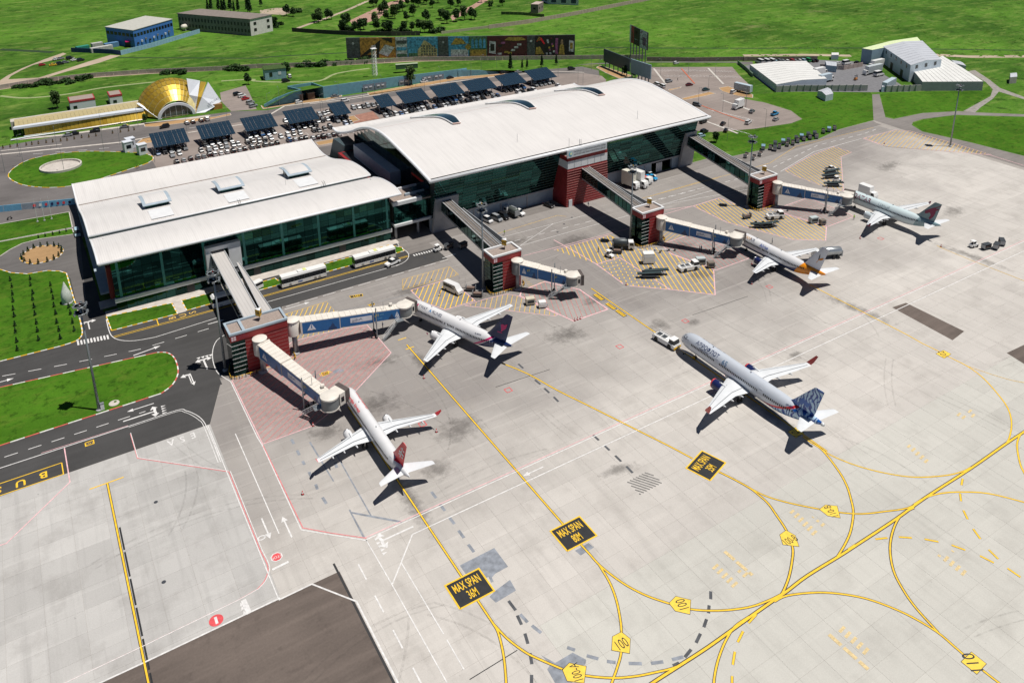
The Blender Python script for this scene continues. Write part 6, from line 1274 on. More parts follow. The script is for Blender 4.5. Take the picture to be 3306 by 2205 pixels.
# ================================================================== terrain details: tracks, paths
structure('dirt_track', MB().prism([(-10.9,552.5), (-7.3,561.9), (1.3,577.9), (14.4,596.0), (26.2,609.7), (27.8,605.0), (19.1,591.1), (7.6,583.5), (0.5,572.0), (-5.1,560.4), (-6.7,552.6), (8.7,546.9), (21.7,558.1), (37.8,573.6), (52.0,585.2), (57.3,579.9), (43.4,566.5), (23.8,553.6), (12.6,544.4), (2.8,542.1), (-11.1,542.7)], -.1, .006), SAND)
structure('wall_road', MB().prism([(-21.9,547.1), (-11.0,548.3), (8.7,546.9), (34.3,537.5), (65.2,526.3), (104.7,509.1), (124.4,501.5)]+[(137.6,496.0), (158.1,485.8), (177.4,479.7), (212.3,463.4), (262.9,435.8)]+[(256.2,436.1), (299.7,410.8), (353.4,360.1), (386.0,343.6), (379.8,337.8), (348.7,355.2), (325.6,372.0), (292.2,400.5)][-7:-7] + [(260.3,431.6), (210.5,459.5), (174.9,473.1), (156.3,480.5), (136.0,490.6)]+[(123.3,497.4), (103.6,504.1), (64.2,520.2), (33.4,529.2), (7.9,531.7), (-11.3,529.3), (-21.9,529.7)], -.1, .005), SAND)
structure('footpath', MB().strip(cat([(-11.6,515.3), (0.5,502.8), (19.5,498.7), (36.4,502.0), (55.8,500.2), (70.8,497.4)], 4), 2.2, .008), M('worn_path', (.26, .30, .14), .95, var=.2)); structure('footpath', MB().strip(cat([(97.8,479.6), (113.9,473.4)]+[(114.0,469.0), (126.2,458.2), (145.2,448.6)]+[(159.6,458.7), (180.9,459.4)], 4), 2.0, .008), MATS['worn_path'])
structure('sandy_yard', MB().prism([(91.6,455.4), (107.2,462.3), (105.5,448.8), (100.2,413.7), (88.2,417.0), (88.1,437.8)], -.1, .009), A_CITY); structure('plantation_track', MB().prism([(224.2,604.8), (257.3,638.0), (284.3,663.3), (297.8,667.4), (304.3,663.0), (276.5,643.2), (247.1,600.0), (228.7,586.6), (221.0,591.8)], -.1, .006), M('pink_soil', (.36, .22, .17), .95, var=.25)); structure('plantation_track', MB().prism([(297.6,576.7), (335.8,609.2), (355.3,628.3), (361.0,624.5), (319.0,584.7), (290.8,560.1)], -.1, .006), MATS['pink_soil'])
structure('pale_yard', MB().prism([(178.0,688.6), (192.6,690.8), (209.7,673.2), (199.6,665.3), (187.7,656.3), (174.0,674.0)], -.1, .006), SAND); structure('plantation_path', MB().strip([(180.2,598.7), (196.6,612.1), (213.6,625.2), (238.8,647.6), (274.2,683.5)], 3.5, .009), SAND)
structure('far_field_road', MB().strip([(393.0,357.7), (425.8,338.3), (448.7,320.1)], 5, .008), SAND); structure('far_field_road', MB().strip([(491.3,295.7), (508.2,277.7), (536.7,259.9), (544.9,253.4)], 6, .008), SAND)
structure('ditch', MB().strip([(322.0,431.6), (363.4,401.8), (412.7,368.3)]+[(466.7,333.6), (552.9,268.4)], 2.2, .007), M('dark_ditch', (.015, .04, .01), .95)); structure('ditch', MB().strip([(54.1,575.0), (130.3,522.8)]+[(144.9,520.2), (184.2,505.0)], 2.2, .007), MATS['dark_ditch']); structure('ditch', MB().strip([(-9.2,644.5), (20.7,615.2)], 5, .007), MATS['dark_ditch'])
# right car park and warehouse yard
structure('right_car_park', MB().prism([(322.9,369.0), (366.0,341.2), (355.7,326.0), (341.3,302.2)]+[(322.0,290.8), (326.0,280.5), (326.4,263.1), (320.2,251.2), (310.7,249.7), (290.3,253.5), (269.7,260.7)]+[(236, 300), (247, 322), (290, 345)], -.1, .016), A_CITY)
structure('access_road', MB().prism([(289.8,397.2), (330.4,377.6), (375.8,347.0), (371.8,343.1), (380.2,338.2), (386.0,343.6), (331.8,379.3), (302.5,393.8)], -.1, .012), A_ROAD2)
structure('warehouse_yard', MB().prism([(370.5,339.4), (379.1,338.9), (423.6,323.7), (441.2,306.7), (416.5,264.8), (406.9,251.2), (387.3,262.7), (356.2,284.4), (345.6,290.0)], -.1, .014), M('yard_asphalt', (.16, .16, .17), .85, var=.2))
for k, pts in enumerate(([(323.7,363.8), (306.8,334.1)], [(351.6,346.9), (333.6,316.5)], [(310.7,294.7), (309.5,272.8)], [(278.6,274.0), (278.2,252.9)])): line('kerb_median', pts, 1.2, C_KERB, .12)
for pts in ([(337.5,354.7), (321.0,326.2)], [(295.0,294.5), (294.2,278.4), (294.2,263.8)]): line('red_kerb', pts, .8, M('red_kerb_brick', (.45, .12, .06), .8), .12)
for poly in ([(300.3,325.1), (310.2,325.2), (308.1,323.9), (299.4,323.1)], [(294.9,308.7), (315.9,309.8), (316.6,305.5), (307.5,305.3), (294.2,305.5)], [(325.6,312.4), (332.4,312.0), (331.6,293.2), (326.9,288.9), (322.9,296.4), (322.7,306.6)], [(296.5,384.8), (301.4,387.9), (301.9,373.5), (302.7,358.0), (292.4,357.5), (293.6,371.3)]): lawn_island('dry_island', poly, mat=DIRT, L=6.)
for a, b, n in (((321.1,360.8), (341.3,347.5), 14), ((341.3,347.5), (358.0,333.5), 14), ((318.7,347.4), (337.9,334.8), 12), ((337.9,334.8), (352.1,322.6), 10), ((293.5,285.4), (299.0,264.8), 12), ((310.2,292.7), (311.1,276.1), 8), ((278.7,271.9), (282.1,250.4), 10)):
 for k in range(n):
  f = k/(n-1); x, y = a[0]+(b[0]-a[0])*f, a[1]+(b[1]-a[1])*f; line('bay_line', [(x, y-2.4), (x+.0, y+2.4)], .16, P_WHITE, .03)
# ================================================================== city-side details
for poly in ([(43.1,397.1), (47.4,397.1), (46.6,388.6), (38.7,389.3)], [(103.7,418.2), (129.0,415.9), (136.3,412.3), (146.4,414.4), (145.2,411.4), (134.9,408.4), (119.7,411.3), (103.1,411.8)], [(159.2,409.8), (191.8,411.0), (216.4,411.8), (243.0,403.1), (240.5,398.9), (213.5,406.5), (188.8,404.8), (158.2,404.2)], [(108.9,348.3), (118.8,348.1), (117.1,342.9), (108.6,343.2)], [(134.8,375.9), (138.2,375.7), (137.9,367.6), (133.4,366.4)], [(47.2,420.4), (66.9,415.8), (79.3,411.9), (86.8,413.5), (86.6,410.4), (76.0,408.9), (50.9,412.0), (46.8,414.7)]):
 lawn_island('dry_island', poly, mat=DIRT, L=8.)
for pts, w in (([(-13.6,408.8), (10.2,402.6), (34.1,396.7), (47.4,397.1)], 1.6), ([(-13.5,413.8), (10.6,408.4)], 1.0), ([(62.6,393.8), (94.4,391.8)]+[(113.6,410.6), (146.6,406.8), (171.7,405.5), (198.6,405.1), (239.2,399.7)]+[(271.3,390.6), (283.5,379.5)], 1.2), ([(-8.9,428.1), (11.7,423.0), (48.5,419.5), (77.4,415.3)], 2.4), ([(126.0,407.1), (145.5,403.9), (164.0,402.9)], 1.)): structure('kerb_strip', MB().strip(pts, w, .14), C_PAVE)
for pts in ([(55.5,401.2), (83.5,399.9)], [(-1.2,401.6), (31.1,390.8)]): dash('road_dash', pts, .3, P_WHITE, 4, 5)
for k in range(42):
 x = 61+k*2.7
 for y in (352.5, 361.5): line('bay_line', [(x, y-2.3), (x, y+2.3)], .15, P_WHITE, .03)
structure('crossing_island', MB().prism([(134.8,375.9), (149.0,377.4), (147.2,364.6), (133.7,364.2)], -.1, .10), M('brick_paving', (.30, .15, .11), .9, var=.3))
# roundabout ring wall
t = thing('ring_wall', 'round low ring wall with a pale sand floor on the roundabout', 'ring wall', (8.0, 377, .14))
MB().loft([[(r_*math.cos(2*math.pi*k/36)*1.0, r_*math.sin(2*math.pi*k/36)*.93, z_) for k in range(36)] for r_, z_ in ((8.0, 0), (8.0, .9), (7.4, .9), (7.4, .1))], False).build('wall_ring', C_KERB, t, True, 40); MB().poly(ell(0, 0, 7.5, 7, 36), .1).build('sand_floor', C_PAVE, t)
# blue banner wall behind the low terminal
t = thing('banner_wall', 'long pale blue banner wall with a row of emblems beside the forecourt road', 'banner', (0, 0, 0)); a, b = Vector((-60, 352)), Vector((9.6, 330.6)); d = b-a; n_ = 12
SKYB = M('banner_sky_blue', (.16, .42, .62), .6, var=.1)
for k in range(n_):
 p, q = a+d*(k/n_), a+d*((k+.98)/n_); MB().hexa([(p.x, p.y, .02), (q.x, q.y, .02), (q.x, q.y+.2, .02), (p.x, p.y+.2, .02), (p.x, p.y, 2.5), (q.x, q.y, 2.5), (q.x, q.y+.2, 2.5), (p.x, p.y+.2, 2.5)]).build('banner_panel', SKYB if k != 9 else M('banner_grey', (.3, .36, .42), .6), t)
for k in range(7):
 p = a+d*((9.7+k*.33)/n_); MB().lathe([(.01, 0), (.55, 0), (.55, -.05), (.01, -.05)], (p.x, p.y-.06, 1.3), 10, 'y').build('round_emblem', (c_red, PW, lipr, navy, mar, lipr, navy)[k], t)
# ================================================================== solar canopies
PANEL = None
def mat_solar():
 m, t, b = rawmat('solar_panel_glass', .12, .0, .8); p = t.pos(False); sep = t.new('SeparateXYZ'); t.link(p, sep.inputs[0])
 fx = t.math('FRACT', t.math('DIVIDE', sep.outputs[0], .95)); fy = t.math('FRACT', t.math('DIVIDE', sep.outputs[1], 1.6))
 g = t.math('MAXIMUM', t.math('LESS_THAN', fx, .05), t.math('LESS_THAN', fy, .03)); c = t.mix(g, (.012, .028, .048), (.05, .085, .11)); t.link(c, b.inputs['Base Color']); return m
SOLAR = mat_solar(); STEEL = M('canopy_steel', (.45, .47, .50), .5, .3)
CAN = ((44.0, 59.0), (64.0, 79.0), (83.8, 98.6), (103.9, 118.6), (126.3, 134.7), (150.3, 159.0), (163.1, 177.9), (182.3, 198.3), (201.5, 218.0), (222.2, 237.0), (241.8, 257.2))
for ci, (xa, xb) in enumerate(CAN):
 t = thing('solar_canopy', 'tilted dark solar panel canopy over parked cars, %s from the left' % ORD[ci], 'solar canopy', (xa, 369.4, .02), 0, 'solar canopies'); W = xb-xa; nc_ = max(4, round(W/1.9)); cw_ = W/nc_
 for k in range(nc_): MB().hexa([(k*cw_+.05, 0, 3.65), ((k+1)*cw_-.05, 0, 3.65), ((k+1)*cw_-.05, 11, 6.95), (k*cw_+.05, 11, 6.95), (k*cw_+.05, -.03, 3.78), ((k+1)*cw_-.05, -.03, 3.78), ((k+1)*cw_-.05, 10.97, 7.08), (k*cw_+.05, 10.97, 7.08)]).build('solar_panel', SOLAR, t)
 for y, z_ in ((1.5, 3.95), (9, 6.2)): MB().bar((0, y, z_), (W, y, z_), .2, .25).build('purlin', STEEL, t)
 for x in (1.0, W/2, W-1.0):
  MB().bar((x, 4.6, 0), (x, 4.6, 4.75), .3, .3).build('post', STEEL, t); MB().bar((x, .6, 3.6), (x, 10.4, 6.5), .2, .3).build('rafter', STEEL, t)
# ================================================================== golden station
GOLD = None
def mat_gold():
 m, t, b = rawmat('golden_panels', .32, .55, .5); oi = t.new('ObjectInfo'); c = t.mix(oi.outputs['Random'], (.50, .31, .03), (.62, .42, .06)); t.link(c, b.inputs['Base Color']); return m
GOLD = mat_gold(); SW = M('station_white', (.62, .65, .70), .4, var=.06); GOLDJ = M('golden_joint', (.72, .62, .30), .5, .3)
ST = thing('golden_station', 'golden domed rail station with white arch and white fins', 'station', (63.1, 423.2, .02))
prof = [(8.4, 0), (10.6, 2.2), (12.9, 4.6), (14.8, 7.2), (16.2, 10.2), (16.7, 13.4), (16.0, 16.8), (13.6, 20.2), (9.6, 23.2), (4.5, 25.2)]
NA = 22
MB().loft([[(r_*.985*math.cos(math.pi*k/NA*.97+.02), y_, r_*1.0*math.sin(math.pi*k/NA*.97+.02)*.985) for k in range(NA+1)] for r_, y_ in prof], False).build('dome_shell', GOLDJ, ST, True)
for i, ((r0, y0), (r1, y1)) in enumerate(zip(prof, prof[1:])):
 for k in range(NA):
  a0, a1 = math.pi*(k+.05)/NA*.97+.02, math.pi*(k+.95)/NA*.97+.02; f = .05
  ra, rb, ya, yb = r0+(r1-r0)*f, r0+(r1-r0)*(1-f), y0+(y1-y0)*f, y0+(y1-y0)*(1-f); e = 1.012
  if a0 < .85: continue
  MB().poly([(rb*e*math.cos(a0), yb, rb*e*math.sin(a0)), (rb*e*math.cos(a1), yb, rb*e*math.sin(a1)), (ra*e*math.cos(a1), ya, ra*e*math.sin(a1)), (ra*e*math.cos(a0), ya, ra*e*math.sin(a0))]).build('dome_panel', GOLD, ST)
arch = [[((8.4+dr)*math.cos(a), dy, max(0, (8.4+dr)*.80*math.sin(a))) for dr, dy in ((-.9, -.5), (.5, -.5), (.7, .6), (-.7, .6))] for a in [math.pi*k/20 for k in range(21)]]
MB().loft(arch).build('white_arch', SW, ST, True, 40)
MB().poly([(7.4*math.cos(math.pi*k/20), .2, 7.4*.8*math.sin(math.pi*k/20)) for k in range(21)]).build('arch_glazing', M('dim_arch_glass', (.08, .09, .08), .2), ST)
for k in range(7): a = math.pi*(k+1)/8; MB().bar((7.4*math.cos(a), .1, 0), (7.4*math.cos(a), .1, 7.4*.8*math.sin(a)), .14, .14).build('arch_mullion', SW, ST)
MB().hexa([(-8.4, -.4, 0), (-7.2, -.4, 0), (-11.5, 19, 0), (-13.5, 19, 0), (-8.4, -.4, .3), (-7.2, -.4, .3), (-15.4, 9, 7.5), (-16.6, 9, 7.5)]).build('white_rib', SW, ST)
for (b0, b1, t0, t1, mat) in (((7.2, 3.), (8.4, -.2), (8.0, 6.8, 16.8), (14.2, 6.8, 14.7), SW), ((8.3, 2.4), (9.0, 0.2), (14.6, 7.2, 14.2), (17.2, 7.2, 13.4), GOLD), ((8.6, .6), (13.5, -.5), (18.2, 6.8, 13.4), (23.2, 5.5, 2.8), SW)):
 MB().loft([[(b0[0], b0[1], 0), (b1[0], b1[1], 0), (b1[0]+.3, b1[1]+.8, 0), (b0[0]+.3, b0[1]+.8, 0)], [(b0[0]*.5+t0[0]*.5, (b0[1]+t0[1])/2-1.5, t0[2]*.55), (b1[0]*.5+t1[0]*.5, (b1[1]+t1[1])/2-1.5, t1[2]*.55), (b1[0]*.5+t1[0]*.5, (b1[1]+t1[1])/2, t1[2]*.55), (b0[0]*.5+t0[0]*.5, (b0[1]+t0[1])/2, t0[2]*.55)], [t0, t1, (t1[0], t1[1]+1, t1[2]), (t0[0], t0[1]+1, t0[2])]]).build('fan_fin', mat, ST)
MB().hexa([(9, 1.5, 0), (22.5, 1.2, 0), (22.5, 9, 0), (9, 10, 0), (9, 1.8, 3.4), (22.8, 1.6, 2.4), (22.8, 8, 2.4), (9, 9, 5)]).build('side_hall', M('station_amber_glass', (.25, .13, .03), .25), ST)
o_ = link('fin_lettering', text_mesh('RAILWAY', 1.5, mat=dgrey), ST); o_.location = (18.6, 1.2, 4.6); o_.rotation_euler = (R(62), R(-22), R(8))
# long platform roof to the left
PR = thing('platform_roof', 'long low platform canopy in gold and white left of the dome', 'platform roof', (0, 0, .02))
ng = 30; PGOLD = M('pale_gold_roof', (.50, .42, .22), .5, .2)
for k in range(ng):
 xa, xb = -6.4+k*1.83, -6.4+(k+.96)*1.83; MB().hexa([(xa, 433.0, 4.55), (xb, 433.0, 4.55), (xb, 444.5, 4.9), (xa, 444.5, 4.9), (xa, 433, 4.7), (xb, 433, 4.7), (xb, 444.5, 5.05), (xa, 444.5, 5.05)]).build('roof_panel', PGOLD, PR)
 xa, xb = -3+k*1.75, -3+(k+.96)*1.75; MB().hexa([(xa, 431.6-k*.17, .1), (xb, 431.6-k*.17, .1), (xb, 431.9-k*.17, .1), (xa, 431.9-k*.17, .1), (xa, 432.1-k*.1, 3.7), (xb, 432.1-k*.1, 3.7), (xb, 432.4-k*.1, 3.7), (xa, 432.4-k*.1, 3.7)]).build('wall_panel', GOLD, PR)
MB().hexa([(-7.4, 430.8, 3.9), (49, 428.6, 3.9), (49, 433, 4.4), (-6.6, 433.2, 4.4), (-7.4, 430.8, 4.9), (49, 428.6, 4.9), (49, 433, 4.9), (-6.6, 433.2, 4.9)]).build('white_fascia', SW, PR)
MB().box(-8, 50, 444.6, 450, 0, 4.0).build('rear_block', C_PAVE, PR); MB().box(-3.5, 50, 430.5, 432, 0, .1).build('plinth', SW, PR); MB().box(-2.9, 50, 433, 444, 0, 4.2).build('platform_void', SIGNB, PR)
structure('station_kerb', MB().strip([(-8.9,427.2), (-2.6,427.7), (23.4,426.9), (49.1,426.4)], 1.6, .5), SW)
for xa, xb, lab in ((18.8, 30.6, 'larger white roof box with a red band behind the platform roof'), (37.5, 43.5, 'smaller white roof box with a red band beside the golden dome')):
 t = thing('roof_box', lab, 'kiosk', (0, 0, 0)); MB().box(xa, xb, 463, 472, .02, 4.2).build('white_walls', SW, t); MB().box(xa-.1, xb+.1, 462.9, 472.1, 4.2, 5.2).build('red_band', M('band_red', (.35, .03, .04), .6), t); MB().box(xa+.4, xb-.4, 463.4, 471.6, 5.2, 5.25).build('flat_roof', GRAVELR, t); MB().box(xa+1.5, xa+3.2, 462.85, 463, 1, 2.4).build('window', WIN, t)
# white booths on the roundabout
for q, lab in (((35.0,382.4), 'white cubic booth on the roundabout, left of the pair'), ((36.6,386.4), 'white booth standing behind the left roundabout booth'), ((39.8,375.1), 'white booth with dark window, right of the pair')):
 t = thing('booth', lab, 'booth', (*q, .14), .2, 'white roundabout booths'); MB().box(-1.8, 1.8, -1.5, 1.5, 0, 4.4).build('cabin', SW, t); MB().box(-1.95, 1.95, -1.65, 1.65, 4.4, 4.7).build('roof', SW, t); MB().box(-1.0, 1.0, -1.56, -1.5, 1.6, 3.2).build('window', WIN, t)
# ================================================================== teal retaining wall
TEAL = M('teal_wall_paint', (.13, .30, .38), .75, var=.14); TEALD = M('banner_grey_blue', (.16, .20, .25), .7, var=.1)
TW = thing('retaining_wall', 'long teal retaining wall with grey banners behind the car park', 'wall', (0, 0, 0))
wp = [((104.3,414.3), 1.6), ((110.0,414.1), 4.0), ((116.9,413.8), 5.8), ((124.3,414.6), 6.6)]
def wall_seg(p, q, h0, h1, mat, name='wall_panel', parent=None, th=.4):
 p, q = Vector(p), Vector(q); d = (q-p).normalized(); n = Vector((-d.y, d.x))*th
 return MB().hexa([(p.x, p.y, 0), (q.x, q.y, 0), (q.x+n.x, q.y+n.y, 0), (p.x+n.x, p.y+n.y, 0), (p.x, p.y, h0), (q.x, q.y, h1), (q.x+n.x, q.y+n.y, h1), (p.x+n.x, p.y+n.y, h0)]).build(name, mat, parent or TW)
for (a, h0), (b, h1) in zip(wp, wp[1:]): wall_seg(a, b, h0, h1, TEAL)
wall_seg((124.3,414.6), (120.5, 425), 6.6, 6.4, TEAL); wall_seg((120.5, 425), (133.5, 425), 6.4, 6.4, TEAL); wall_seg((133.5, 425), (136.0, 413.6), 6.4, 6.4, TEAL)
pts = [(136.0, 413.6), (150, 413.2), (165, 412.9), (180, 412.6), (195, 412.4), (207, 412.2), (222, 411.5), (216.4,411.8), (229.3,408.6), (241.3,405.8)]; hs_ = [6.4, 6.3, 6.0, 5.6, 5.2, 4.8, 4.6, 4.2, 3., .6]
for (a, h0), (b, h1) in zip(zip(pts, hs_), zip(pts[1:], hs_[1:])): wall_seg(a, b, h0, h1, TEAL)
for k in range(7):
 xa = 158+k*7.1
 if k in (2, 4): continue
 o_ = wall_seg((xa, 412.55-k*.1), (xa+6.6, 412.45-k*.1), 4.2-k*.12, 4.1-k*.12, TEALD, 'banner_panel', th=.1)
 for j in range(2): MB().box(xa+1+j*2.6, xa+2.6+j*2.6, 412.3-k*.1, 412.42-k*.1, 2.2, 2.9).build('banner_stripe', SW, o_)
structure('wall_bank', MB().loft([[(104, 413.5, .1), (104, 418, .1)], [(120, 412, 6.4), (118, 430, 4)], [(136.2, 413.9, 6.3), (138, 432, 4)], [(180, 413, 5.4), (180, 430, 3)], [(222, 412, 4.4), (224, 424, 2)], [(262, 396, .1), (262, 402, .05)]], False), G_FIELD)
for k, x in enumerate((123.3, 129.6)):
 t = thing('brown_kiosk', 'brown slatted kiosk in the wall recess, %s one' % ('left', 'right')[k], 'kiosk', (x, 416.5, .02), 0, 'kiosks in the wall recess'); MB().box(-1.8, 1.8, -2, 2, 0, 3.6).build('slatted_body', M('brown_slats', (.12, .08, .055), .8), t); MB().box(-2, 2, -2.2, 2.2, 3.6, 3.9).build('roof', M('kiosk_roof', (.30, .24, .20), .8), t)
 for j in range(6): MB().box(-1.85, 1.85, -2.08, -2.0, .3+j*.55, .5+j*.55).build('slat', M('kiosk_slat', (.20, .13, .09), .8), t)
# ================================================================== lattice mast, house, containers
t = thing('lattice_tower', 'white lattice mast standing on the grass below the billboards', 'mast', (175.8, 438.5, 0)); lt = MB(); h = 17
for sx, sy in ((-1, -1), (1, -1), (1, 1), (-1, 1)): lt.bar((1.2*sx, 1.2*sy, 0), (.9*sx, .9*sy, h), .2, .2)
for k in range(9):
 z_ = k*h/9
 for (ax, ay), (bx_, by_) in (((-1, -1), (1, -1)), ((1, -1), (1, 1)), ((1, 1), (-1, 1)), ((-1, 1), (-1, -1))): lt.bar((1.1*ax, 1.1*ay, z_), (1.1*bx_, 1.1*by_, z_+h/9), .12, .12); lt.bar((1.1*ax, 1.1*ay, z_), (1.1*bx_, 1.1*by_, z_), .1, .1)
lt.build('lattice', WHITEM, t); MB().box(-1.5, 1.5, -1.5, 1.5, h, h+.2).build('platform', WHITEM, t)
for k in range(5): MB().tube([(-1.2+k*.6, 0, h), (-1.2+k*.6, 0, h+2)], .08, 5).build('aerial', WHITEM, t)
t = thing('small_house', 'small blue walled house with a mossy flat roof on the bank', 'house', (*(125.6,465.7), 0), -.15); MB().box(-6, 6, -.2, 9, 0, 6.0).build('walls', M('house_blue', (.22, .36, .44), .8, var=.15), t); MB().box(-6.3, 6.3, -.5, 9.3, 6.0, 6.4).build('roof', LEAF3, t); MB().box(-3.5, -1.8, -.3, -.2, 2, 4.4).build('window', WIN, t); MB().box(1.5, 3.2, -.3, -.2, 2.6, 4.4).build('window', SW, t)
t = thing('green_container', 'green container beside the grass bank above the teal wall', 'container', (*(196.2,438.5), 2.4), -.3); MB().box(-6.5, 6.5, -1.3, 1.3, 0, 2.6).build('body', M('container_green', (.05, .11, .06), .7), t); MB().box(-6.6, 6.6, -1.4, 1.4, 2.6, 2.8).build('roof', M('container_top', (.30, .36, .24), .7), t)
# ================================================================== perimeter wall and billboards
WALLC = M('perimeter_concrete', (.40, .33, .30), .85, var=.2)
def panel_wall(label, pts, h, n, mat, name='perimeter_wall', post=None):
 t = thing(name, label, 'wall', (0, 0, 0), 0); P = [Vector(p) for p in pts]; tot = sum((b-a).length for a, b in zip(P, P[1:]))
 for a, b in zip(P, P[1:]):
  m = max(1, round(n*(b-a).length/tot)); d = (b-a)/m
  for k in range(m):
   wall_seg(a+d*k, a+d*(k+.97), h, h, mat, 'wall_panel', t, .3)
   if post: p = a+d*k; MB().box(p.x-.25, p.x+.25, p.y-.25, p.y+.25, 0, h+.3).build('post', post, t)
 return t
panel_wall('long concrete perimeter wall along the back road', [(-11.3,530.1), (8.0,533.8), (33.6,530.5), (64.4,521.3), (103.6,504.1), (123.3,497.4)]+[(136.2,491.4), (156.3,480.8), (172.9,474.4), (211.1,460.8)]+[(255.0,434.1), (298.0,408.4), (334.7,385.9)], 2.6, 80, WALLC)
panel_wall('concrete perimeter wall behind the right car park', [(332.5,380.6), (356.3,363.2), (387.7,345.1)]+[(382.1,347.5), (403.0,334.8), (421.7,323.9)], 2.6, 40, M('perimeter_concrete_dark', (.24, .19, .17), .85, var=.2))
panel_wall('pale slab fence crossing the far meadow', [(298.9,517.8), (334.1,518.3), (379.6,524.2), (432.4,534.6), (475.8,543.1), (493.0,548.2)], 3., 60, M('slab_fence', (.42, .34, .28), .85, var=.2))
panel_wall('dark wooden fence behind the long billboard', [(174.0,589.7), (185.7,575.1), (203.6,555.6), (228.9,535.2), (246.8,525.5)], 3.0, 30, M('dark_fence', (.05, .045, .04), .85))
panel_wall('pale fence on the plantation edge', [(261.5,521.4), (283.9,520.9), (313.8,519.7)], 2.0, 24, M('pale_fence', (.40, .38, .26), .85))
BBP = M('billboard_frame', (.10, .11, .12), .7);
def billboard_row():
 t = thing('long_billboard', 'long row of advertising boards showing casino and hotel pictures', 'billboard', (0, 0, 0)); A, B = Vector((175.8, 483)), Vector((299.5, 411)); d = B-A
 def at(f): return A+d*f
 def pan(f0, f1, mat, z0=2.0, z1=15.0, nm='poster', off=0., parent=None):
  a, b = at(f0), at(f1); n = Vector((d.y, -d.x)).normalized()*(.25+off)
  return MB().hexa([(a.x, a.y, z0), (b.x, b.y, z0), (b.x+.01, b.y+.01, z0), (a.x+.01, a.y+.01, z0), (a.x, a.y, z1), (b.x, b.y, z1), (b.x+.01, b.y+.01, z1), (a.x+.01, a.y+.01, z1)] if False else [(a.x+n.x, a.y+n.y, z0), (b.x+n.x, b.y+n.y, z0), (b.x, b.y, z0), (a.x, a.y, z0), (a.x+n.x, a.y+n.y, z1), (b.x+n.x, b.y+n.y, z1), (b.x, b.y, z1), (a.x, a.y, z1)]).build(nm, mat, parent or t)
 C = lambda n, c: M(n, tuple(x*.8 for x in c), .6, var=.75, scale=.9)
 ds = C('poster_grey', (.10, .11, .11)); or_ = C('poster_orange', (.55, .27, .05)); bk = C('poster_black', (.02, .015, .014)); sk = C('poster_sky', (.10, .38, .62)); cr = C('poster_cream', (.60, .48, .24)); wn = C('poster_wine', (.10, .015, .02)); wt = C('poster_white', (.65, .66, .68)); gr = C('poster_green', (.10, .22, .12)); gd = C('poster_gold', (.50, .33, .06)); pk = C('poster_magenta', (.35, .10, .25)); sn = C('poster_skin', (.45, .28, .16))
 for f0, f1, m in ((0, .06, ds), (.06, .215, or_), (.215, .265, wt), (.265, .40, sk), (.40, .445, ds), (.445, .535, sk), (.535, .615, gr), (.615, .79, wn), (.79, .825, ds), (.825, .91, bk), (.91, .965, bk), (.965, .999, bk)): pan(f0, f1-.0015, m)
 def blob(f0, f1, z0, z1, m, tri=None, off=.04):
  n = Vector((d.y, -d.x)).normalized()*(.25+off); pts_ = tri or [(0, 0), (1, 0), (1, 1), (0, 1)]
  q = []
  for u, v in pts_: p = at(f0+(f1-f0)*u)+n; zz_ = z0+(z1-z0)*v; q.append((p.x, p.y, 2.05+(zz_-4.3)*12.9/10.1))
  MB().poly(q).build('poster_shape', m, t)
 blob(.065, .15, 5, 13.8, bk, [(0, .1), (1, .95), (.95, .55), (.9, .1), (.75, .1), (.8, .45), (.25, .12)]); blob(.13, .21, 4.8, 11, wt, [(.1, .3), (.5, 1), (1, .75), (.6, .02)]); blob(.15, .2, 11, 14.3, bk, [(0, 1), (1, 1), (1, .2)]); blob(.062, .14, 4.4, 5.8, bk)
 blob(.31, .395, 4.4, 13.2, cr, [(0, 0), (0, .4), (.15, .62), (.35, .98), (.6, .8), (1, .45), (1, 0)]); blob(.27, .31, 4.4, 6.5, gr)
 for k in range(6):
  for j in range(4): blob(.325+k*.0115, .331+k*.0115, 5.4+j*1.35, 6.3+j*1.35, ds, off=.06)
 for k in range(3): blob(.218, .262, 4.6+k*3.3, 6.2+k*3.3, (gr, sk, ds)[k])
 blob(.455, .525, 10, 13.8, gd, [(0, .1), (.3, 1), (.7, .9), (1, .2)]); blob(.455, .53, 4.6, 8, wt); blob(.515, .545, 7.5, 11, gd, [(0, .5), (.5, 1), (1, .5), (.5, 0)])
 for k in range(4): blob(.545+k*.017, .557+k*.017, 8.5, 13.5, sk, [(0, 0), (0, .7), (.5, 1), (1, .7), (1, 0)])
 blob(.54, .61, 4.6, 7.8, gd); blob(.622, .652, 5.4, 12, wt, [(0, .1), (.1, 1), (1, .95), (.95, 0)]); blob(.628, .646, 7, 10.5, bk, off=.06); blob(.69, .785, 11.8, 13.8, gd, [(0, .3), (.2, 1), (.8, 1), (1, .3), (.5, 0)])
 for k in range(9): blob(.66+(k*.043) % .1, .672+(k*.043) % .1+.006, 5+(k*2.3) % 6, 6+(k*2.3) % 6, (wt, wn, wt, gd, wt, pk, wt, bk, gd)[k])
 blob(.825, .865, 5, 12, gd, [(0, 0), (.1, .5), (.5, .55), (1, 0)]); blob(.83, .868, 10, 13.6, c_red, [(0, .4), (.4, 1), (.6, .9), (1, .1), (.85, .0), (.5, .6)]); blob(.832, .85, 11, 14, gd, [(0, .3), (.5, 1), (1, .6), (.5, .2)])
 for k in range(11): blob(.872+(k*.0131) % .034, .88+(k*.0131) % .034, 4.8+(k*1.9) % 8.5, 5.8+(k*1.9) % 8.5, (wt, pk, gd, wt, wn, wt, gd, pk, wt, wt, wn)[k])
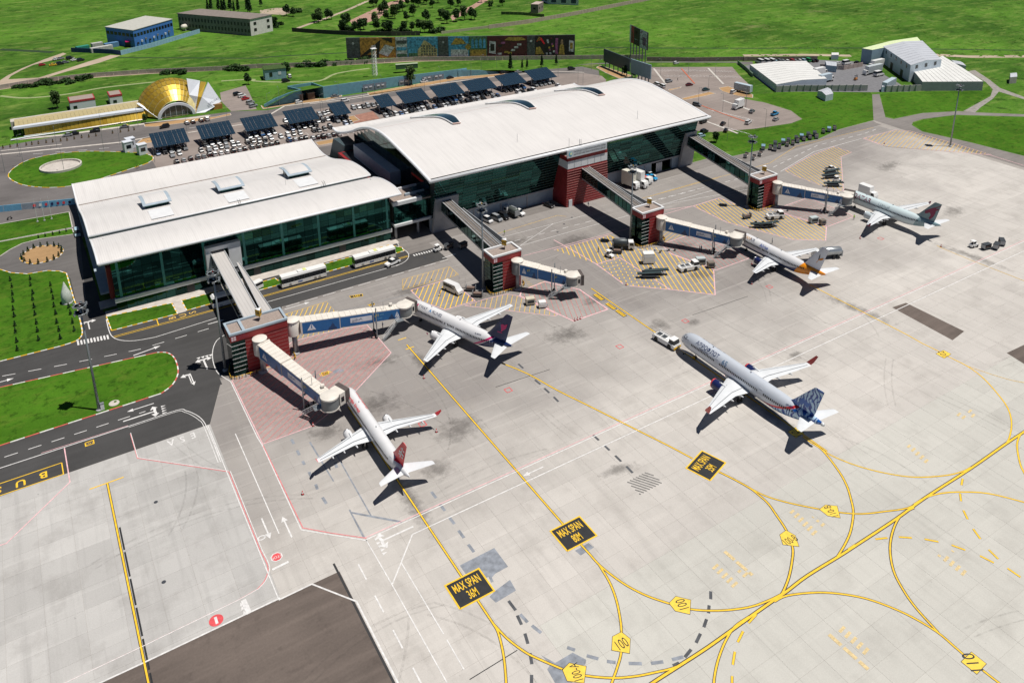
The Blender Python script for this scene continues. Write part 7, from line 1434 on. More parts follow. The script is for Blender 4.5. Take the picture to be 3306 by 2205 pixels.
 blob(.928, .955, 4.6, 10.5, gd, [(0, 0), (.2, .8), (.5, 1), (.85, .8), (1, 0)]); blob(.936, .948, 9.6, 12.6, sn, [(0, .3), (.3, 1), (.8, .9), (1, .2), (.5, 0)]); blob(.913, .925, 5, 13, pk); blob(.973, .995, 6, 12, wt, [(0, .05), (.05, 1), (1, .9), (.95, 0)]); blob(.978, .99, 7.5, 10.6, gd, off=.06)
 for f in (.03, .422, .807): blob(f-.006, f+.006, 11, 12.4, wt, [(.5, 0), (1, .5), (.5, 1), (0, .5)])
 for k in range(15): p = at((k+.3)/15); MB().bar((p.x, p.y+.3, 0), (p.x, p.y+.3, 2.0), .35, .35).build('post', BBP, t)
 a, b = at(0), at(1); MB().hexa([(a.x, a.y+.1, 1.9), (b.x, b.y+.1, 1.9), (b.x+.3, b.y+.5, 1.9), (a.x+.3, a.y+.5, 1.9), (a.x, a.y+.1, 15.1), (b.x, b.y+.1, 15.1), (b.x+.3, b.y+.5, 15.1), (a.x+.3, a.y+.5, 15.1)]).build('backing', BBP, t)
billboard_row()
def billboard(label, A, B, z0, z1, mat, cat_='billboard', shapes=()):
 t = thing('billboard', label, cat_, (0, 0, 0), 0, 'billboards on posts'); A, B = Vector(A), Vector(B); d = (B-A).normalized(); n = Vector((-d.y, d.x))
 MB().hexa([(A.x, A.y, z0), (B.x, B.y, z0), (B.x+n.x*.6, B.y+n.y*.6, z0), (A.x+n.x*.6, A.y+n.y*.6, z0), (A.x, A.y, z1), (B.x, B.y, z1), (B.x+n.x*.6, B.y+n.y*.6, z1), (A.x+n.x*.6, A.y+n.y*.6, z1)]).build('board', mat, t)
 m = 6
 for k in range(m): p = A+(B-A)*((k+.4)/m)+n*.3; MB().bar((p.x, p.y, 0), (p.x, p.y, z0), .45, .45).build('post', BBP, t)
 for (u0, u1, v0, v1, mm) in shapes:
  q = [A+(B-A)*u-n*.04 for u in (u0, u1)]; za, zb = z0+(z1-z0)*v0, z0+(z1-z0)*v1; MB().poly([(q[0].x, q[0].y, za), (q[1].x, q[1].y, za), (q[1].x, q[1].y, zb), (q[0].x, q[0].y, zb)]).build('poster', mm, t)
 return t
billboard('dark slate billboard left of the three behind the main hall', (302, 385), (299, 357), 3.2, 11, M('billboard_slate', (.04, .06, .07), .5)); billboard('pale grey blue billboard facing right behind the main hall', (299, 356), (299, 338.5), 3.0, 11.2, M('billboard_pale', (.23, .32, .38), .5))
billboard('tall colourful billboard above the other two on long posts', (331, 396), (324.5, 371.5), 9.5, 20.5, M('billboard_dark', (.03, .03, .035), .5), shapes=((.0, .08, 0, 1, SW), (.09, .25, 0, 1, MATS['band_red']), (.12, .2, .1, .6, MATS['poster_skin']), (.26, .56, 0, 1, MATS['poster_black']), (.3, .45, .6, .8, MATS['poster_wine']), (.3, .5, .3, .36, SW), (.59, .98, .0, 1, MATS['poster_white']), (.62, .68, .8, .92, MATS['poster_magenta']), (.74, .92, .2, .65, MATS['poster_magenta']), (.79, .87, .3, .55, MATS['poster_white']), (.64, .74, .45, .5, MATS['poster_grey'])))
# ================================================================== blue office and derelict block
def quad_building(name, label, c, l, r, h, wall, roof, rows, nl, nr, z0, dz, wh, ww=.55, cat_='building', wmat=None):
 t = thing(name, label, cat_, (*c, 0)); c = Vector(c); L = Vector(l)-c; R_ = Vector(r)-c
 P = [Vector((0, 0)), R_, R_+L, L]; MB().prism([tuple(p) for p in P], 0, h).build('walls', wall, t); ce = (L+R_)/2
 MB().prism([tuple(ce+(p-ce)*1.02) for p in P], h, h+.35).build('roof', roof, t)
 for base, n, sgn in ((L, nl, 1), (R_, nr, -1)):
  nn = Vector((-base.y, base.x)).normalized()*sgn*.06
  for j in range(rows):
   for k in range(n):
    a, b = base*((k+.5-ww/2)/n)+nn, base*((k+.5+ww/2)/n)+nn; z_ = z0+j*dz
    MB().poly([(a.x, a.y, z_), (b.x, b.y, z_), (b.x, b.y, z_+wh), (a.x, a.y, z_+wh)]).build('window', wmat or WIN, t)
 return t, L, R_
BLU = M('office_blue_paint', (.05, .17, .48), .6, var=.1)
t, L_, R_ = quad_building('blue_office', 'bright blue two storey office block on the far meadow', (69, 598.4), (54.7, 621.8), (98.6, 624.3), 11.8, BLU, M('office_roof', (.42, .42, .38), .8), 1, 7, 13, 7.2, 3, 2.2, .75)
for k in range(9): p = R_*((k+.7)/10); MB().box(p.x-.6+.3, p.x+.6+.3, p.y-.9, p.y-.2, 2+(k % 3)*.8, 3.3+(k % 3)*.8).build('wall_unit', (DARKM, SW, GREYM)[k % 3], t)
p = L_*.35; MB().poly([(p.x-.2, p.y-.15, 0), (p.x+2.6, p.y-4.6, 0), (p.x+2.6, p.y-4.6, 3.6), (p.x-.2, p.y-.15, 3.6)]).build('entrance', SIGNB, t); MB().box(p.x-.2, p.x+2.6, p.y-5.2, p.y-.6, 3.7, 4.2).build('entrance_canopy', pink, t)
panel_wall('pale blue fence beside the blue office', [(57.8,580.7), (80.7,594.6), (116.3,622.8)], 3.0, 26, M('fence_pale_blue', (.25, .42, .55), .7, var=.12), 'yard_fence'); panel_wall('dark blue fence in front of the blue office yard', [(31.0,608.4), (53.1,588.2), (57.8,580.7)], 3.0, 12, M('fence_dark_blue', (.015, .05, .16), .7), 'yard_fence')
for q, lab, c_, l in (((48.5,600.5), 'long pale grey container in the blue office yard', (.45, .45, .43), 14), ((38.0,609.4), 'green container in the blue office yard', (.02, .22, .16), 8), ((55.6,609.3), 'blue container beside the blue office', (.10, .22, .38), 9), ((47.3,614.8), 'pale container at the back of the blue office yard', (.42, .42, .40), 7)):
 t = thing('container', lab, 'container', (*q, 0), .28); mm = M('cont_%d' % int(q[0]*7), c_, .7, var=.2); MB().box(-l/2, l/2, -1.6, 1.6, 0, 3.2).build('body', mm, t)
 for k in range(int(l)): MB().box(-l/2+k+.2, -l/2+k+.5, -1.68, -1.6, .2, 3.0).build('rib', mm, t)
t = thing('storage_tank', 'white cylindrical tank behind the pale blue fence', 'tank', (*(110.7,639.0), 0), .6); MB().lathe([(.05, -5.5), (1.4, -5), (1.9, -4), (1.9, 4), (1.4, 5), (.05, 5.5)], (0, 0, 3.0), 14, 'x').build('tank_shell', M('tank_cream', (.62, .58, .50), .6), t, True)
for x in (-3, 3): MB().box(x-.3, x+.3, -1.5, 1.5, 0, 1.8).build('saddle', CONC, t)
DER = M('derelict_concrete', (.21, .20, .19), .9, var=.3)
t, L_, R_ = quad_building('derelict_block', 'long derelict grey two storey block with empty windows', (144.8, 591.3), (106, 644), (163, 600), 12, DER, M('derelict_roof', (.20, .17, .15), .9, var=.2), 2, 22, 3, 2.4, 4.6, 2.4, .42, wmat=SIGNB)
MB().poly([(.1, -.12, 0), (R_.x+.1, R_.y-.12, 0), (R_.x+.1, R_.y-.12, 11.9), (.1, -.12, 11.9)]).build('whitewashed_end', M('whitewash', (.62, .60, .57), .9, var=.15), t)
for j in range(2):
 for f in (.15, .75): a, b = R_*f, R_*(f+.12); MB().poly([(a.x+.15, a.y-.25, 3+j*4.5), (b.x+.15, b.y-.25, 3+j*4.5), (b.x+.15, b.y-.25, 5+j*4.5), (a.x+.15, a.y-.25, 5+j*4.5)]).build('end_window', SIGNB, t)
t, _, _ = quad_building('blue_white_hall', 'blue and white hall at the top edge beyond the slab fence', (392.3,577.2), (396.1,594.0), (409.6,558.0), 9, M('hall_white', (.55, .58, .62), .7), M('hall_roof', (.2, .25, .3), .7), 1, 1, 3, 1.5, 3, 5, .5, wmat=M('hall_dark', (.04, .06, .1), .6))
t, _, _ = quad_building('plantation_shed', 'small grey shed with a pale gable in the plantation', (361.8,547.3), (357.6,551.8), (371.8,554.8), 7, M('shed_grey', (.22, .18, .16), .9), M('shed_roof', (.42, .34, .3), .9), 1, 1, 2, 3, 3, 1.5, .3)
panel_wall('low ruined wall round the plantation shed', [(334.7,560.0), (347.4,548.7), (357.0,531.4)], 2.4, 10, M('ruin_wall', (.10, .13, .05), .9), 'ruined_wall')
# ================================================================== warehouses on the right
SHEETW = M('warehouse_sheet', (.46, .53, .60), .55, var=.08, scale=.3); SHEETB = M('warehouse_blue_sheet', (.26, .37, .45), .6, var=.1, scale=.3); RGREY = M('warehouse_roof_grey', (.44, .46, .50), .6, var=.08, scale=.2); RWHT = M('warehouse_roof_pale', (.62, .62, .60), .6, var=.08, scale=.2)
def gable(name, label, a, b, c, d, h, rise, wall, roof, ridge='ab', npan=8, cat_='warehouse'):
 """corner points in order; ridge runs parallel to edge a-b"""
 t = thing(name, label, cat_, (0, 0, 0)); A, B, C_, D = [Vector(p) for p in (a, b, c, d)]
 m1, m2 = (B+C_)/2, (D+A)/2
 MB().prism([tuple(p) for p in (A, B, C_, D)], 0, h).build('walls', wall, t)
 for p, q, m, k in ((B, C_, m1, 0), (D, A, m2, 1)): MB().poly([(p.x, p.y, h), (q.x, q.y, h), (m.x, m.y, h+rise)]).build('gable', wall, t)
 for (p, q) in ((A, B), (D, C_)):
  e = .25
  for k in range(npan):
   f0, f1 = k/npan, (k+1)/npan-.006; p0, p1 = p+(q-p)*f0, p+(q-p)*f1; r0, r1 = m2+(m1-m2)*f0, m2+(m1-m2)*f1
   MB().hexa([(p0.x, p0.y, h+.03), (p1.x, p1.y, h+.03), (r1.x, r1.y, h+rise+.03), (r0.x, r0.y, h+rise+.03), (p0.x, p0.y, h+.18), (p1.x, p1.y, h+.18), (r1.x, r1.y, h+rise+.18), (r0.x, r0.y, h+rise+.18)]).build('roof_sheet', roof, t)
 return t, A, B, C_, D
t, *_ = gable('storage_shed', 'low grey storage shed with a pale roof strip on the yard edge', (378.5,283.3), (401.0,315.9), (366.8,328.4), (346.3,290.4), 4.0, .9, SHEETW, RWHT, npan=10)
MB().box((357.8,286.2)[0]-2, (357.8,286.2)[0]+2, (357.8,286.2)[1]-.3, (357.8,286.2)[1]+.3, 0, 3).build('door', GREYM, t)
t, B, C_, D, A = gable('cargo_hall', 'tall pale blue cargo hall with small windows right of the yard', (449.3,261.4), (484.7,296.3), (450.8,300.4), (423.2,263.3), 9.6, 1.3, SHEETW, RGREY, npan=10)
for f in (.2, .5, .8):
 p = A+(B-A)*f; u = (B-A).normalized(); n = Vector((u.y, -u.x))*.08; MB().hexa([(p.x-u.x+n.x, p.y-u.y+n.y, 7.2), (p.x+u.x+n.x, p.y+u.y+n.y, 7.2), (p.x+u.x, p.y+u.y, 7.2), (p.x-u.x, p.y-u.y, 7.2), (p.x-u.x+n.x, p.y-u.y+n.y, 9.2), (p.x+u.x+n.x, p.y+u.y+n.y, 9.2), (p.x+u.x, p.y+u.y, 9.2), (p.x-u.x, p.y-u.y, 9.2)]).build('window', WIN, t)
for f in (.12, .3, .48, .66, .84):
 p = A+(D-A)*f; u = (D-A).normalized(); n = Vector((-u.y, u.x))*.08; MB().poly([(p.x-u.x*.9+n.x, p.y-u.y*.9+n.y, 6.8), (p.x+u.x*.9+n.x, p.y+u.y*.9+n.y, 6.8), (p.x+u.x*.9+n.x, p.y+u.y*.9+n.y, 8.8), (p.x-u.x*.9+n.x, p.y-u.y*.9+n.y, 8.8)]).build('window', WIN, t)
for f in (.25, .6):
 p = A+(D-A)*f; u = (D-A).normalized(); n = Vector((-u.y, u.x))*.1; MB().poly([(p.x-u.x*2+n.x, p.y-u.y*2+n.y, 0), (p.x+u.x*2+n.x, p.y+u.y*2+n.y, 0), (p.x+u.x*2+n.x, p.y+u.y*2+n.y, 4.2), (p.x-u.x*2+n.x, p.y-u.y*2+n.y, 4.2)]).build('loading_door', DARKM, t)
gable('rear_cargo_hall', 'rear cargo hall with a bright lime white roof behind the yard', (481.8,294.4), (493.8,305.6), (438.0,305.3), (439.3,299.2), 9.0, 1.0, SHEETB, M('lime_white_roof', (.62, .70, .42), .6, var=.1), npan=8)
t, A, B, C_, D = gable('low_cargo_annex', 'wide low cargo annex with pale roof and grey band', (412.8,248.8), (440.5,231.4), (476.1,276.6), (434.9,270.9), 5.0, .3, M('annex_grey', (.30, .32, .34), .7, var=.1), RWHT, npan=12)
gable('yard_hut', 'small grey gabled hut on the grass in front of the yard wall', (353.8,264.3), (359.6,264.2), (366.8,273.4), (356.9,271.9), 3.2, .8, SHEETW, RGREY, npan=4, cat_='hut')
gable('guard_hut', 'small pale guard hut beside the cargo road', (466.0,230.8), (470.5,229.4), (478.9,234.2), (474.6,235.5), 3.6, .4, M('hut_stone', (.42, .38, .36), .8), RGREY, npan=3, cat_='hut')
gable('rear_annex', 'grey lean-to at the back of the low cargo annex', (472.6,267.0), (472.3,259.6), (479.6,267.5), (478.1,272.6), 3.0, .4, SHEETW, RGREY, npan=4, cat_='annex')
gable('gate_house', 'blue gate house in the middle of the cargo yard', (404.2,303.8), (406.9,298.8), (414.9,305.1), (411.6,310.6), 3.6, .3, SHEETB, RGREY, npan=4, cat_='gate house')
gable('entry_booth', 'tiny grey booth at the back entrance of the yard', (429.4,319.9), (433.1,317.5), (438.2,321.4), (434.5,323.9), 3.0, .3, SHEETW, RWHT, npan=3, cat_='booth')
gable('yard_booth', 'tiny teal booth at the yard gate', (392.9,259.0), (396.2,258.8), (399.7,261.5), (396.8,262.0), 2.8, .2, SHEETB, RGREY, npan=2, cat_='booth')
panel_wall('concrete panel wall along the front of the cargo yard', [(345.8,289.9), (356.6,284.7), (372.1,274.6), (388.7,264.5)], 3.4, 14, M('yard_wall', (.40, .39, .38), .85, var=.12), 'yard_wall', GREYM); panel_wall('concrete panel wall right of the yard gate', [(395.0,257.7), (412.8,248.8)], 3.4, 6, MATS['yard_wall'], 'yard_wall', GREYM); panel_wall('brown yard wall behind the parked cars', [(406.9,310.3), (415.2,299.9)]+[(431.8,299.0)], 2.6, 8, MATS['perimeter_concrete'], 'yard_wall')
panel_wall('green wire fence between car park and cargo yard', [(374.1,344.9), (366.4,331.0), (358.6,318.3)]+[(361.8,323.7)], 2.2, 8, M('wire_green', (.10, .16, .11), .8), 'wire_fence')
# ================================================================== vehicles
CARM = {}
def paint(name, c): return M('car_'+name, c, .25, var=.05, spec=.6)
PAINT = {'white': (.66, .66, .66), 'silver': (.26, .275, .29), 'grey': (.16, .17, .18), 'black': (.012, .012, .014), 'blue': (.03, .09, .22), 'red': (.38, .02, .025), 'darkred': (.12, .012, .02), 'yellow': (.70, .42, .03), 'teal': (.02, .07, .08), 'lightblue': (.35, .50, .58), 'brightblue': (.02, .28, .55), 'cream': (.66, .62, .52), 'orange': (.60, .22, .03), 'green': (.02, .30, .08)}
LAMP = M('headlamp', (.75, .76, .78), .15); TAIL = M('tail_lamp', (.35, .02, .02), .3); PLAST = M('black_plastic', (.03, .03, .032), .6)
WH = {}
def wheel_me(r, w):
 if (r, w) not in WH: WH[(r, w)] = (MB().lathe([(r*.55, -w/2), (r*.95, -w/2), (r, -w*.3), (r, w*.3), (r*.95, w/2), (r*.55, w/2)], (0, 0, 0), 14, 'y').mesh('wheel', TYRE, True, 40), MB().lathe([(.02, -w*.45), (r*.56, -w*.45), (r*.56, w*.45), (.02, w*.45)], (0, 0, 0), 10, 'y').mesh('hub', METL))
 return WH[(r, w)]
def add_wheels(t, xs, ys, r, w):
 tm, hm = wheel_me(r, w)
 for x in xs:
  for y in ys: o = link('wheel', tm, t, (x, y, r)); link('hub', hm, o)
SHAPES = {  # length, width, body profile (x,z), cabin bottom (x0,x1,z), cabin top (x0,x1,z), wheel x, r
 'saloon': (4.5, 1.78, [(-2.2, .35), (-2.25, .75), (-2.1, .98), (-1.3, 1.02), (1.0, .98), (2.0, .82), (2.25, .62), (2.25, .32)], (-1.75, 1.25, 1.0), (-1.05, .45, 1.45), (1.35, -1.35), .32),
 'hatchback': (4.0, 1.72, [(-1.95, .35), (-2.0, .8), (-1.95, 1.02), (.95, 1.0), (1.7, .85), (2.0, .6), (2.0, .32)], (-1.95, 1.2, 1.0), (-1.6, .35, 1.52), (1.25, -1.25), .31),
 'jeep': (4.7, 1.9, [(-2.3, .45), (-2.35, .95), (-2.3, 1.2), (1.05, 1.18), (2.2, 1.02), (2.35, .75), (2.35, .42)], (-2.3, 1.2, 1.18), (-2.05, .5, 1.82), (1.45, -1.4), .38),
 'minivan': (4.9, 1.9, [(-2.4, .4), (-2.45, .9), (-2.4, 1.15), (1.5, 1.1), (2.3, .9), (2.45, .65), (2.45, .35)], (-2.4, 1.75, 1.12), (-2.2, .75, 1.95), (1.6, -1.5), .34)}
def build_car(kind, colour):
 L, W, prof, cb, ct, wx, r = SHAPES[kind]; P = MATS.get('car_'+colour) or paint(colour, PAINT[colour]); t = thing('car', 'x', 'car')
 n = len(prof); w = W/2; mb = MB()
 mb.loft([[(x, y*(.93 if z > .9 else 1), z) for x, z in prof] for y in (-w, w)]).build('body', P, t, False)
 MB().hexa([(cb[0], -w*.92, cb[2]-.02), (cb[1], -w*.92, cb[2]-.02), (cb[1], w*.92, cb[2]-.02), (cb[0], w*.92, cb[2]-.02), (ct[0], -w*.74, ct[2]-.05), (ct[1], -w*.74, ct[2]-.05), (ct[1], w*.74, ct[2]-.05), (ct[0], w*.74, ct[2]-.05)]).build('window_glass', WIN, t)
 MB().hexa([(ct[0]-.05, -w*.76, ct[2]-.06), (ct[1]+.05, -w*.76, ct[2]-.06), (ct[1]+.05, w*.76, ct[2]-.06), (ct[0]-.05, w*.76, ct[2]-.06), (ct[0]+.05, -w*.7, ct[2]+.02), (ct[1]-.05, -w*.7, ct[2]+.02), (ct[1]-.05, w*.7, ct[2]+.02), (ct[0]+.05, w*.7, ct[2]+.02)]).build('roof', P, t)
 for y in (-w*.72, w*.72):
  MB().box(L/2-.12, L/2+.01, y-.2, y+.2, .58, .74).build('headlight', LAMP, t); MB().box(-L/2-.02, -L/2+.1, y-.18, y+.18, .68, .86).build('tail_light', TAIL, t)
 add_wheels(t, wx, (-w+.1, w-.1), r, .2); return t
def place(kind, colour, xy, ang, label, group=None, z=.02, s=1.):
 key = (kind, colour)
 if key not in CARM:
  t = build_car(kind, colour); CARM[key] = t; KIDS[t.name] = list(t.children)
  for c in t.children: KIDS[c.name] = list(c.children)
  t.location = (*xy, z); t.rotation_euler = (0, 0, R(ang)); o = t
 else: o = copy_tree(CARM[key], (*xy, z), R(ang))
 o['label'] = label; o.scale = (s*.96, s*.96, s*1.15)
 if group: o['group'] = group
 elif 'group' in o: del o['group']
 return o
rc = random.Random(5); KN = ['saloon', 'hatchback', 'jeep', 'minivan']
CODE = {'w': 'white', 's': 'silver', 'g': 'grey', 'k': 'black', 'b': 'blue', 'r': 'red', 'l': 'lightblue', 'd': 'darkred', 'y': 'yellow', 't': 'teal'}
def row(pts, codes, ang, where, group, jitter=2.5):
 for k, (q, c) in enumerate(zip(pts, codes)):
  kd = KN[(k*7+len(where)) % 3]; col_ = CODE[c]; place(kd, col_, q, ang+rc.uniform(-jitter, jitter), '%s %s car, %s from the left %s' % (col_.replace('lightblue', 'pale blue').replace('darkred', 'dark red'), {'jeep': 'tall', 'saloon': 'saloon', 'hatchback': 'small'}[kd], ORD[k] if k < 30 else 'number %d' % (k+1), where), group)
GP = 'cars in the solar canopy car park'
row([(50.3,364.6), (53.4,365.8), (62.3,364.3), (65.4,363.3), (68.2,363.9), (70.8,363.9), (73.1,363.4), (76.2,363.9), (78.3,363.5), (82.5,363.6), (85.1,364.2)]+[(87.5,362.6), (90.1,362.9), (93.1,363.5), (97.6,363.3), (100.9,363.0), (103.8,363.9), (106.7,363.1), (113.4,363.2), (115.4,362.4), (118.3,362.4), (121.5,363.6)], 'ssksskssskksksswkskkk'+'k', -90, 'in the front row before the left canopies', GP)
row([(50.2,354.1), (53.3,355.2), (56.2,356.0), (59.1,355.4), (61.6,355.4), (64.2,356.9), (66.2,355.3), (68.9,355.5), (71.5,355.8), (74.0,355.1), (76.8,355.0), (79.1,355.5), (82.3,355.6)]+[(82.2,356.0), (85.1,355.8), (88.1,355.1), (90.9,355.0), (93.5,355.4), (99.1,355.5), (101.8,355.0), (104.2,354.5), (106.2,353.9), (109.4,352.9), (111.6,352.8), (113.9,352.2), (116.6,352.3), (118.9,352.2), (121.2,351.5)], 'kskggkwwwkskggkgkkbskkskkskw', 90, 'in the row nearest the low terminal', GP)
row([(106.4,385.0), (119.7,375.7), (121.8,375.4), (124.6,376.2), (127.0,375.7), (123.6,384.8), (126.3,385.7), (128.4,386.4), (131.2,387.2)], 'ssksksskk'[:9], -90, 'in the two rows beside the fifth canopy', GP)
row([(142.1,386.3), (144.9,386.7), (147.1,385.3), (149.7,385.9), (152.5,385.9), (155.2,385.7), (133.6,375.0), (129.7,364.8), (132.2,364.7)], 'swksggkbk', -90, 'around the gap between the short canopies', GP)
row([(151.0,365.3), (153.3,365.2), (155.9,364.2), (158.7,364.5), (161.4,365.0), (164.2,364.4), (166.5,364.9), (168.6,364.6), (170.9,364.4), (174.0,363.7), (177.5,364.4), (179.8,364.0), (182.8,364.3), (185.0,364.0), (187.8,364.5), (189.9,364.2), (193.9,364.9), (196.3,363.8), (199.8,364.8), (202.8,364.3), (206.3,364.4)], 'skwbwkkswkbkwskgkkksk', -90, 'in the row behind the main hall roof', GP)
row([(181.3,375.7), (184.4,376.8), (197.5,373.5), (212.4,363.8), (215.2,364.4)]+[(227.6,363.8), (230.5,363.2), (234.6,363.0), (237.0,362.7), (253.7,363.6), (214.1,362.7)], 'kkwsbwkkwwk', -90, 'beside the right hand canopies', GP)
for ci, (xa, xb) in enumerate(CAN):
 n_ = max(2, int((xb-xa)/2.9)); cs = [rc.choice('kkgkbkgs') for _ in range(n_)]
 for k in range(n_): place(KN[(k+ci) % 3], CODE[cs[k]], (xa+1.5+k*2.85, 377+rc.uniform(-.3, .3)), 90, '%s car in the shade of the %s solar canopy, %s from the left' % (CODE[cs[k]], ORD[ci], ORD[k]), 'cars under the solar canopies')
 for k in range(n_): place(KN[(k+ci+1) % 3], CODE[cs[-k-1]], (xa+1.5+k*2.85, 370.6+rc.uniform(-.3, .3)), -90, '%s car under the front edge of the %s solar canopy, %s from the left' % (CODE[cs[-k-1]], ORD[ci], ORD[k]), 'cars under the solar canopies')
for q, kd, c, a, lab in (((13.9,419.8), 'saloon', 'silver', 175, 'silver car following a black one on the station road, leftmost'), ((16.7,420.4), 'saloon', 'black', 175, 'black car just ahead of a silver car on the station road'), ((25.5,419.2), 'jeep', 'black', 175, 'lone black car in the middle of the station road'), ((38.3,418.6), 'saloon', 'grey', 175, 'grey car below the right end of the platform roof'), ((54.6,407.6), 'jeep', 'black', 185, 'black car in front of the golden arch'), ((64.8,407.9), 'saloon', 'grey', 95, 'grey car parked right of the arch, leftmost of four'), ((67.7,408.1), 'saloon', 'black', 95, 'black car parked right of the arch, second of four'), ((71.6,408.2), 'saloon', 'black', 95, 'black car parked right of the arch, third of four'), ((74.3,408.5), 'jeep', 'white', 95, 'white car parked right of the arch, last of four'),
 ((98.2,444.7), 'jeep', 'black', 20, 'black car at the top of the sandy station yard'), ((99.5,440.1), 'jeep', 'white', 20, 'white car next to the black one in the station yard'), ((99.8,433.8), 'saloon', 'red', 20, 'red car parked in the sandy station yard'), ((100.0,424.8), 'jeep', 'silver', 20, 'silver car below the red one in the station yard'), ((99.7,418.1), 'jeep', 'silver', 20, 'silver car lowest in the station yard'), ((121.8,412.2), 'hatchback', 'white', 5, 'white car at the foot of the teal wall beside the brown kiosks'), ((141.7,412.0), 'saloon', 'grey', 0, 'grey car just right of the kiosk recess'), ((143.1,400.7), 'jeep', 'white', 10, 'white jeep on the road behind the fifth canopy'), ((120.2,469.3), 'hatchback', 'white', 80, 'white car left of the small house'), ((133.5,464.9), 'jeep', 'white', 80, 'white jeep right of the small house'), ((128.6,456.6), 'minivan', 'black', 5, 'black van parked in front of the small house'), ((210.9,411.1), 'saloon', 'black', 5, 'black car at the right end of the grey banners'), ((194.6,411.9), 'saloon', 'white', 5, 'white car in front of the grey banners'), ((242.5,404.1), 'jeep', 'black', 0, 'black car on the road where the teal wall ends'),
 ((243.5,404.3), 'saloon', 'black', 0, 'black car on the road behind the tenth canopy'), ((250.7,400.5), 'saloon', 'silver', 0, 'silver car on the road behind the tenth canopy'), ((280.9,388.8), 'jeep', 'black', -10, 'black car on the bend behind the last canopy'), ((342.5,365.0), 'hatchback', 'white', 0, 'white car on the road behind the right car park'), ((310.7,336.2), 'jeep', 'silver', 0, 'silver car driving in the upper right car park'), ((315.6,324.8), 'saloon', 'darkred', -5, 'dark red car near the long dry island'), ((316.4,312.8), 'saloon', 'teal', -5, 'dark teal car beside the long dry island'), ((292.4,294.6), 'jeep', 'grey', -70, 'dark grey jeep at the left end of the red kerb'), ((325.1,301.2), 'jeep', 'white', 20, 'white jeep beside the grey box trailer'), ((275.6,272.9), 'jeep', 'black', 10, 'black car peeping out behind the roof corner'), ((280.7,276.3), 'hatchback', 'blue', 0, 'blue car behind the right roof corner'), ((281.6,265.7), 'saloon', 'black', 25, 'black car in the middle of the lower right car park'), ((275.5,258.0), 'saloon', 'black', 35, 'black car nearest the farthest gangway'), ((292.7,260.4), 'jeep', 'white', 25, 'white jeep below the box truck'), ((265.7,262.0), 'jeep', 'black', 10, 'black car next to a pale blue one by the hall'), ((260.8,258.7), 'hatchback', 'lightblue', 0, 'pale blue car by the right end of the hall'), ((307.3,271.6), 'saloon', 'grey', 30, 'grey car right of the box truck'), ((300.5,334.8), 'minivan', 'white', 80, 'white van half hidden behind the roof crest'), ((300.5,330.2), 'minivan', 'white', 80, 'white van beside another at the roof crest'),
 ((307.7,271.8), 'saloon', 'teal', 20, 'dark teal car at the right edge of the lower car park'), ((307.8,256.6), 'saloon', 'silver', 15, 'silver car beside a blue pickup at the car park tip'), ((293.1,260.5), 'jeep', 'white', 20, 'white jeep beside the lower red kerb'), ((422.9,310.0), 'saloon', 'white', 0, 'white car behind the blue gate house'), ((435.0,305.5), 'saloon', 'black', 0, 'black car at the corner of the rear cargo hall'),
 ((12.2,577.8), 'hatchback', 'red', 10, 'red car alone on the track near the blue office'), ((18.0,574.0), 'saloon', 'yellow', 5, 'yellow taxi near the blue office'), ((22.0,574.6), 'jeep', 'black', 5, 'black car right of the yellow taxi'), ((25.0,577.0), 'saloon', 'grey', 5, 'grey car second right of the yellow taxi'), ((20.9,589.9), 'saloon', 'white', 30, 'white car leftmost in the rear row near the blue office'), ((23.4,590.0), 'saloon', 'silver', 30, 'silver car second in the rear row near the blue office'), ((28.4,587.4), 'jeep', 'black', 30, 'black car third in the rear row near the blue office'), ((30.4,581.2), 'saloon', 'white', 30, 'white car fourth in the rear row near the blue office'), ((33.8,577.6), 'jeep', 'black', 20, 'black car nearest the dark blue fence'),
 ((108.8,325.7), 'saloon', 'white', 60, 'white and black car between the two terminals'), ((7.6,301.4), 'minivan', 'lightblue', -90, 'pale van at the left side of the low terminal'),
 ((132.9,233.8), 'minivan', 'white', -78, 'white ambulance van, first in the row below the main hall'), ((136.4,233.0), 'minivan', 'silver', -78, 'silver van, second in the row below the main hall'), ((139.2,233.0), 'minivan', 'black', -78, 'black van, third in the row below the main hall'), ((158.6,232.6), 'saloon', 'black', -75, 'black car beside the central red tower')):
 place(kd, c, q, a, lab, 'parked and moving cars')
row([(395.3,334.2), (398.1,333.8), (400.5,332.9), (402.1,331.1), (404.8,329.7), (406.8,328.7), (409.2,327.5), (411.0,326.3), (415.6,322.9), (417.6,322.0)], 'lgswrswlkk', 80, 'in the row behind the storage shed', 'cars behind the storage shed')
for k, q in enumerate([(385.9,338.0), (389.6,336.6), (392.7,335.2)]): place('minivan', 'white', q, 80, 'white delivery van behind the storage shed, %s of three' % ORD[k], 'cars behind the storage shed', s=1.35)
place('minivan', 'green', (413.6,325.0), 80, 'dark green van in the row behind the storage shed', 'cars behind the storage shed', s=1.15); place('minivan', 'white', (427.2,307.2), 0, 'white van with a long roof behind the gate house', 'cars behind the storage shed', s=1.4); place('minivan', 'white', (420.4,280.4), 0, 'white van parked before the long articulated truck', 'cars behind the storage shed', s=1.5)
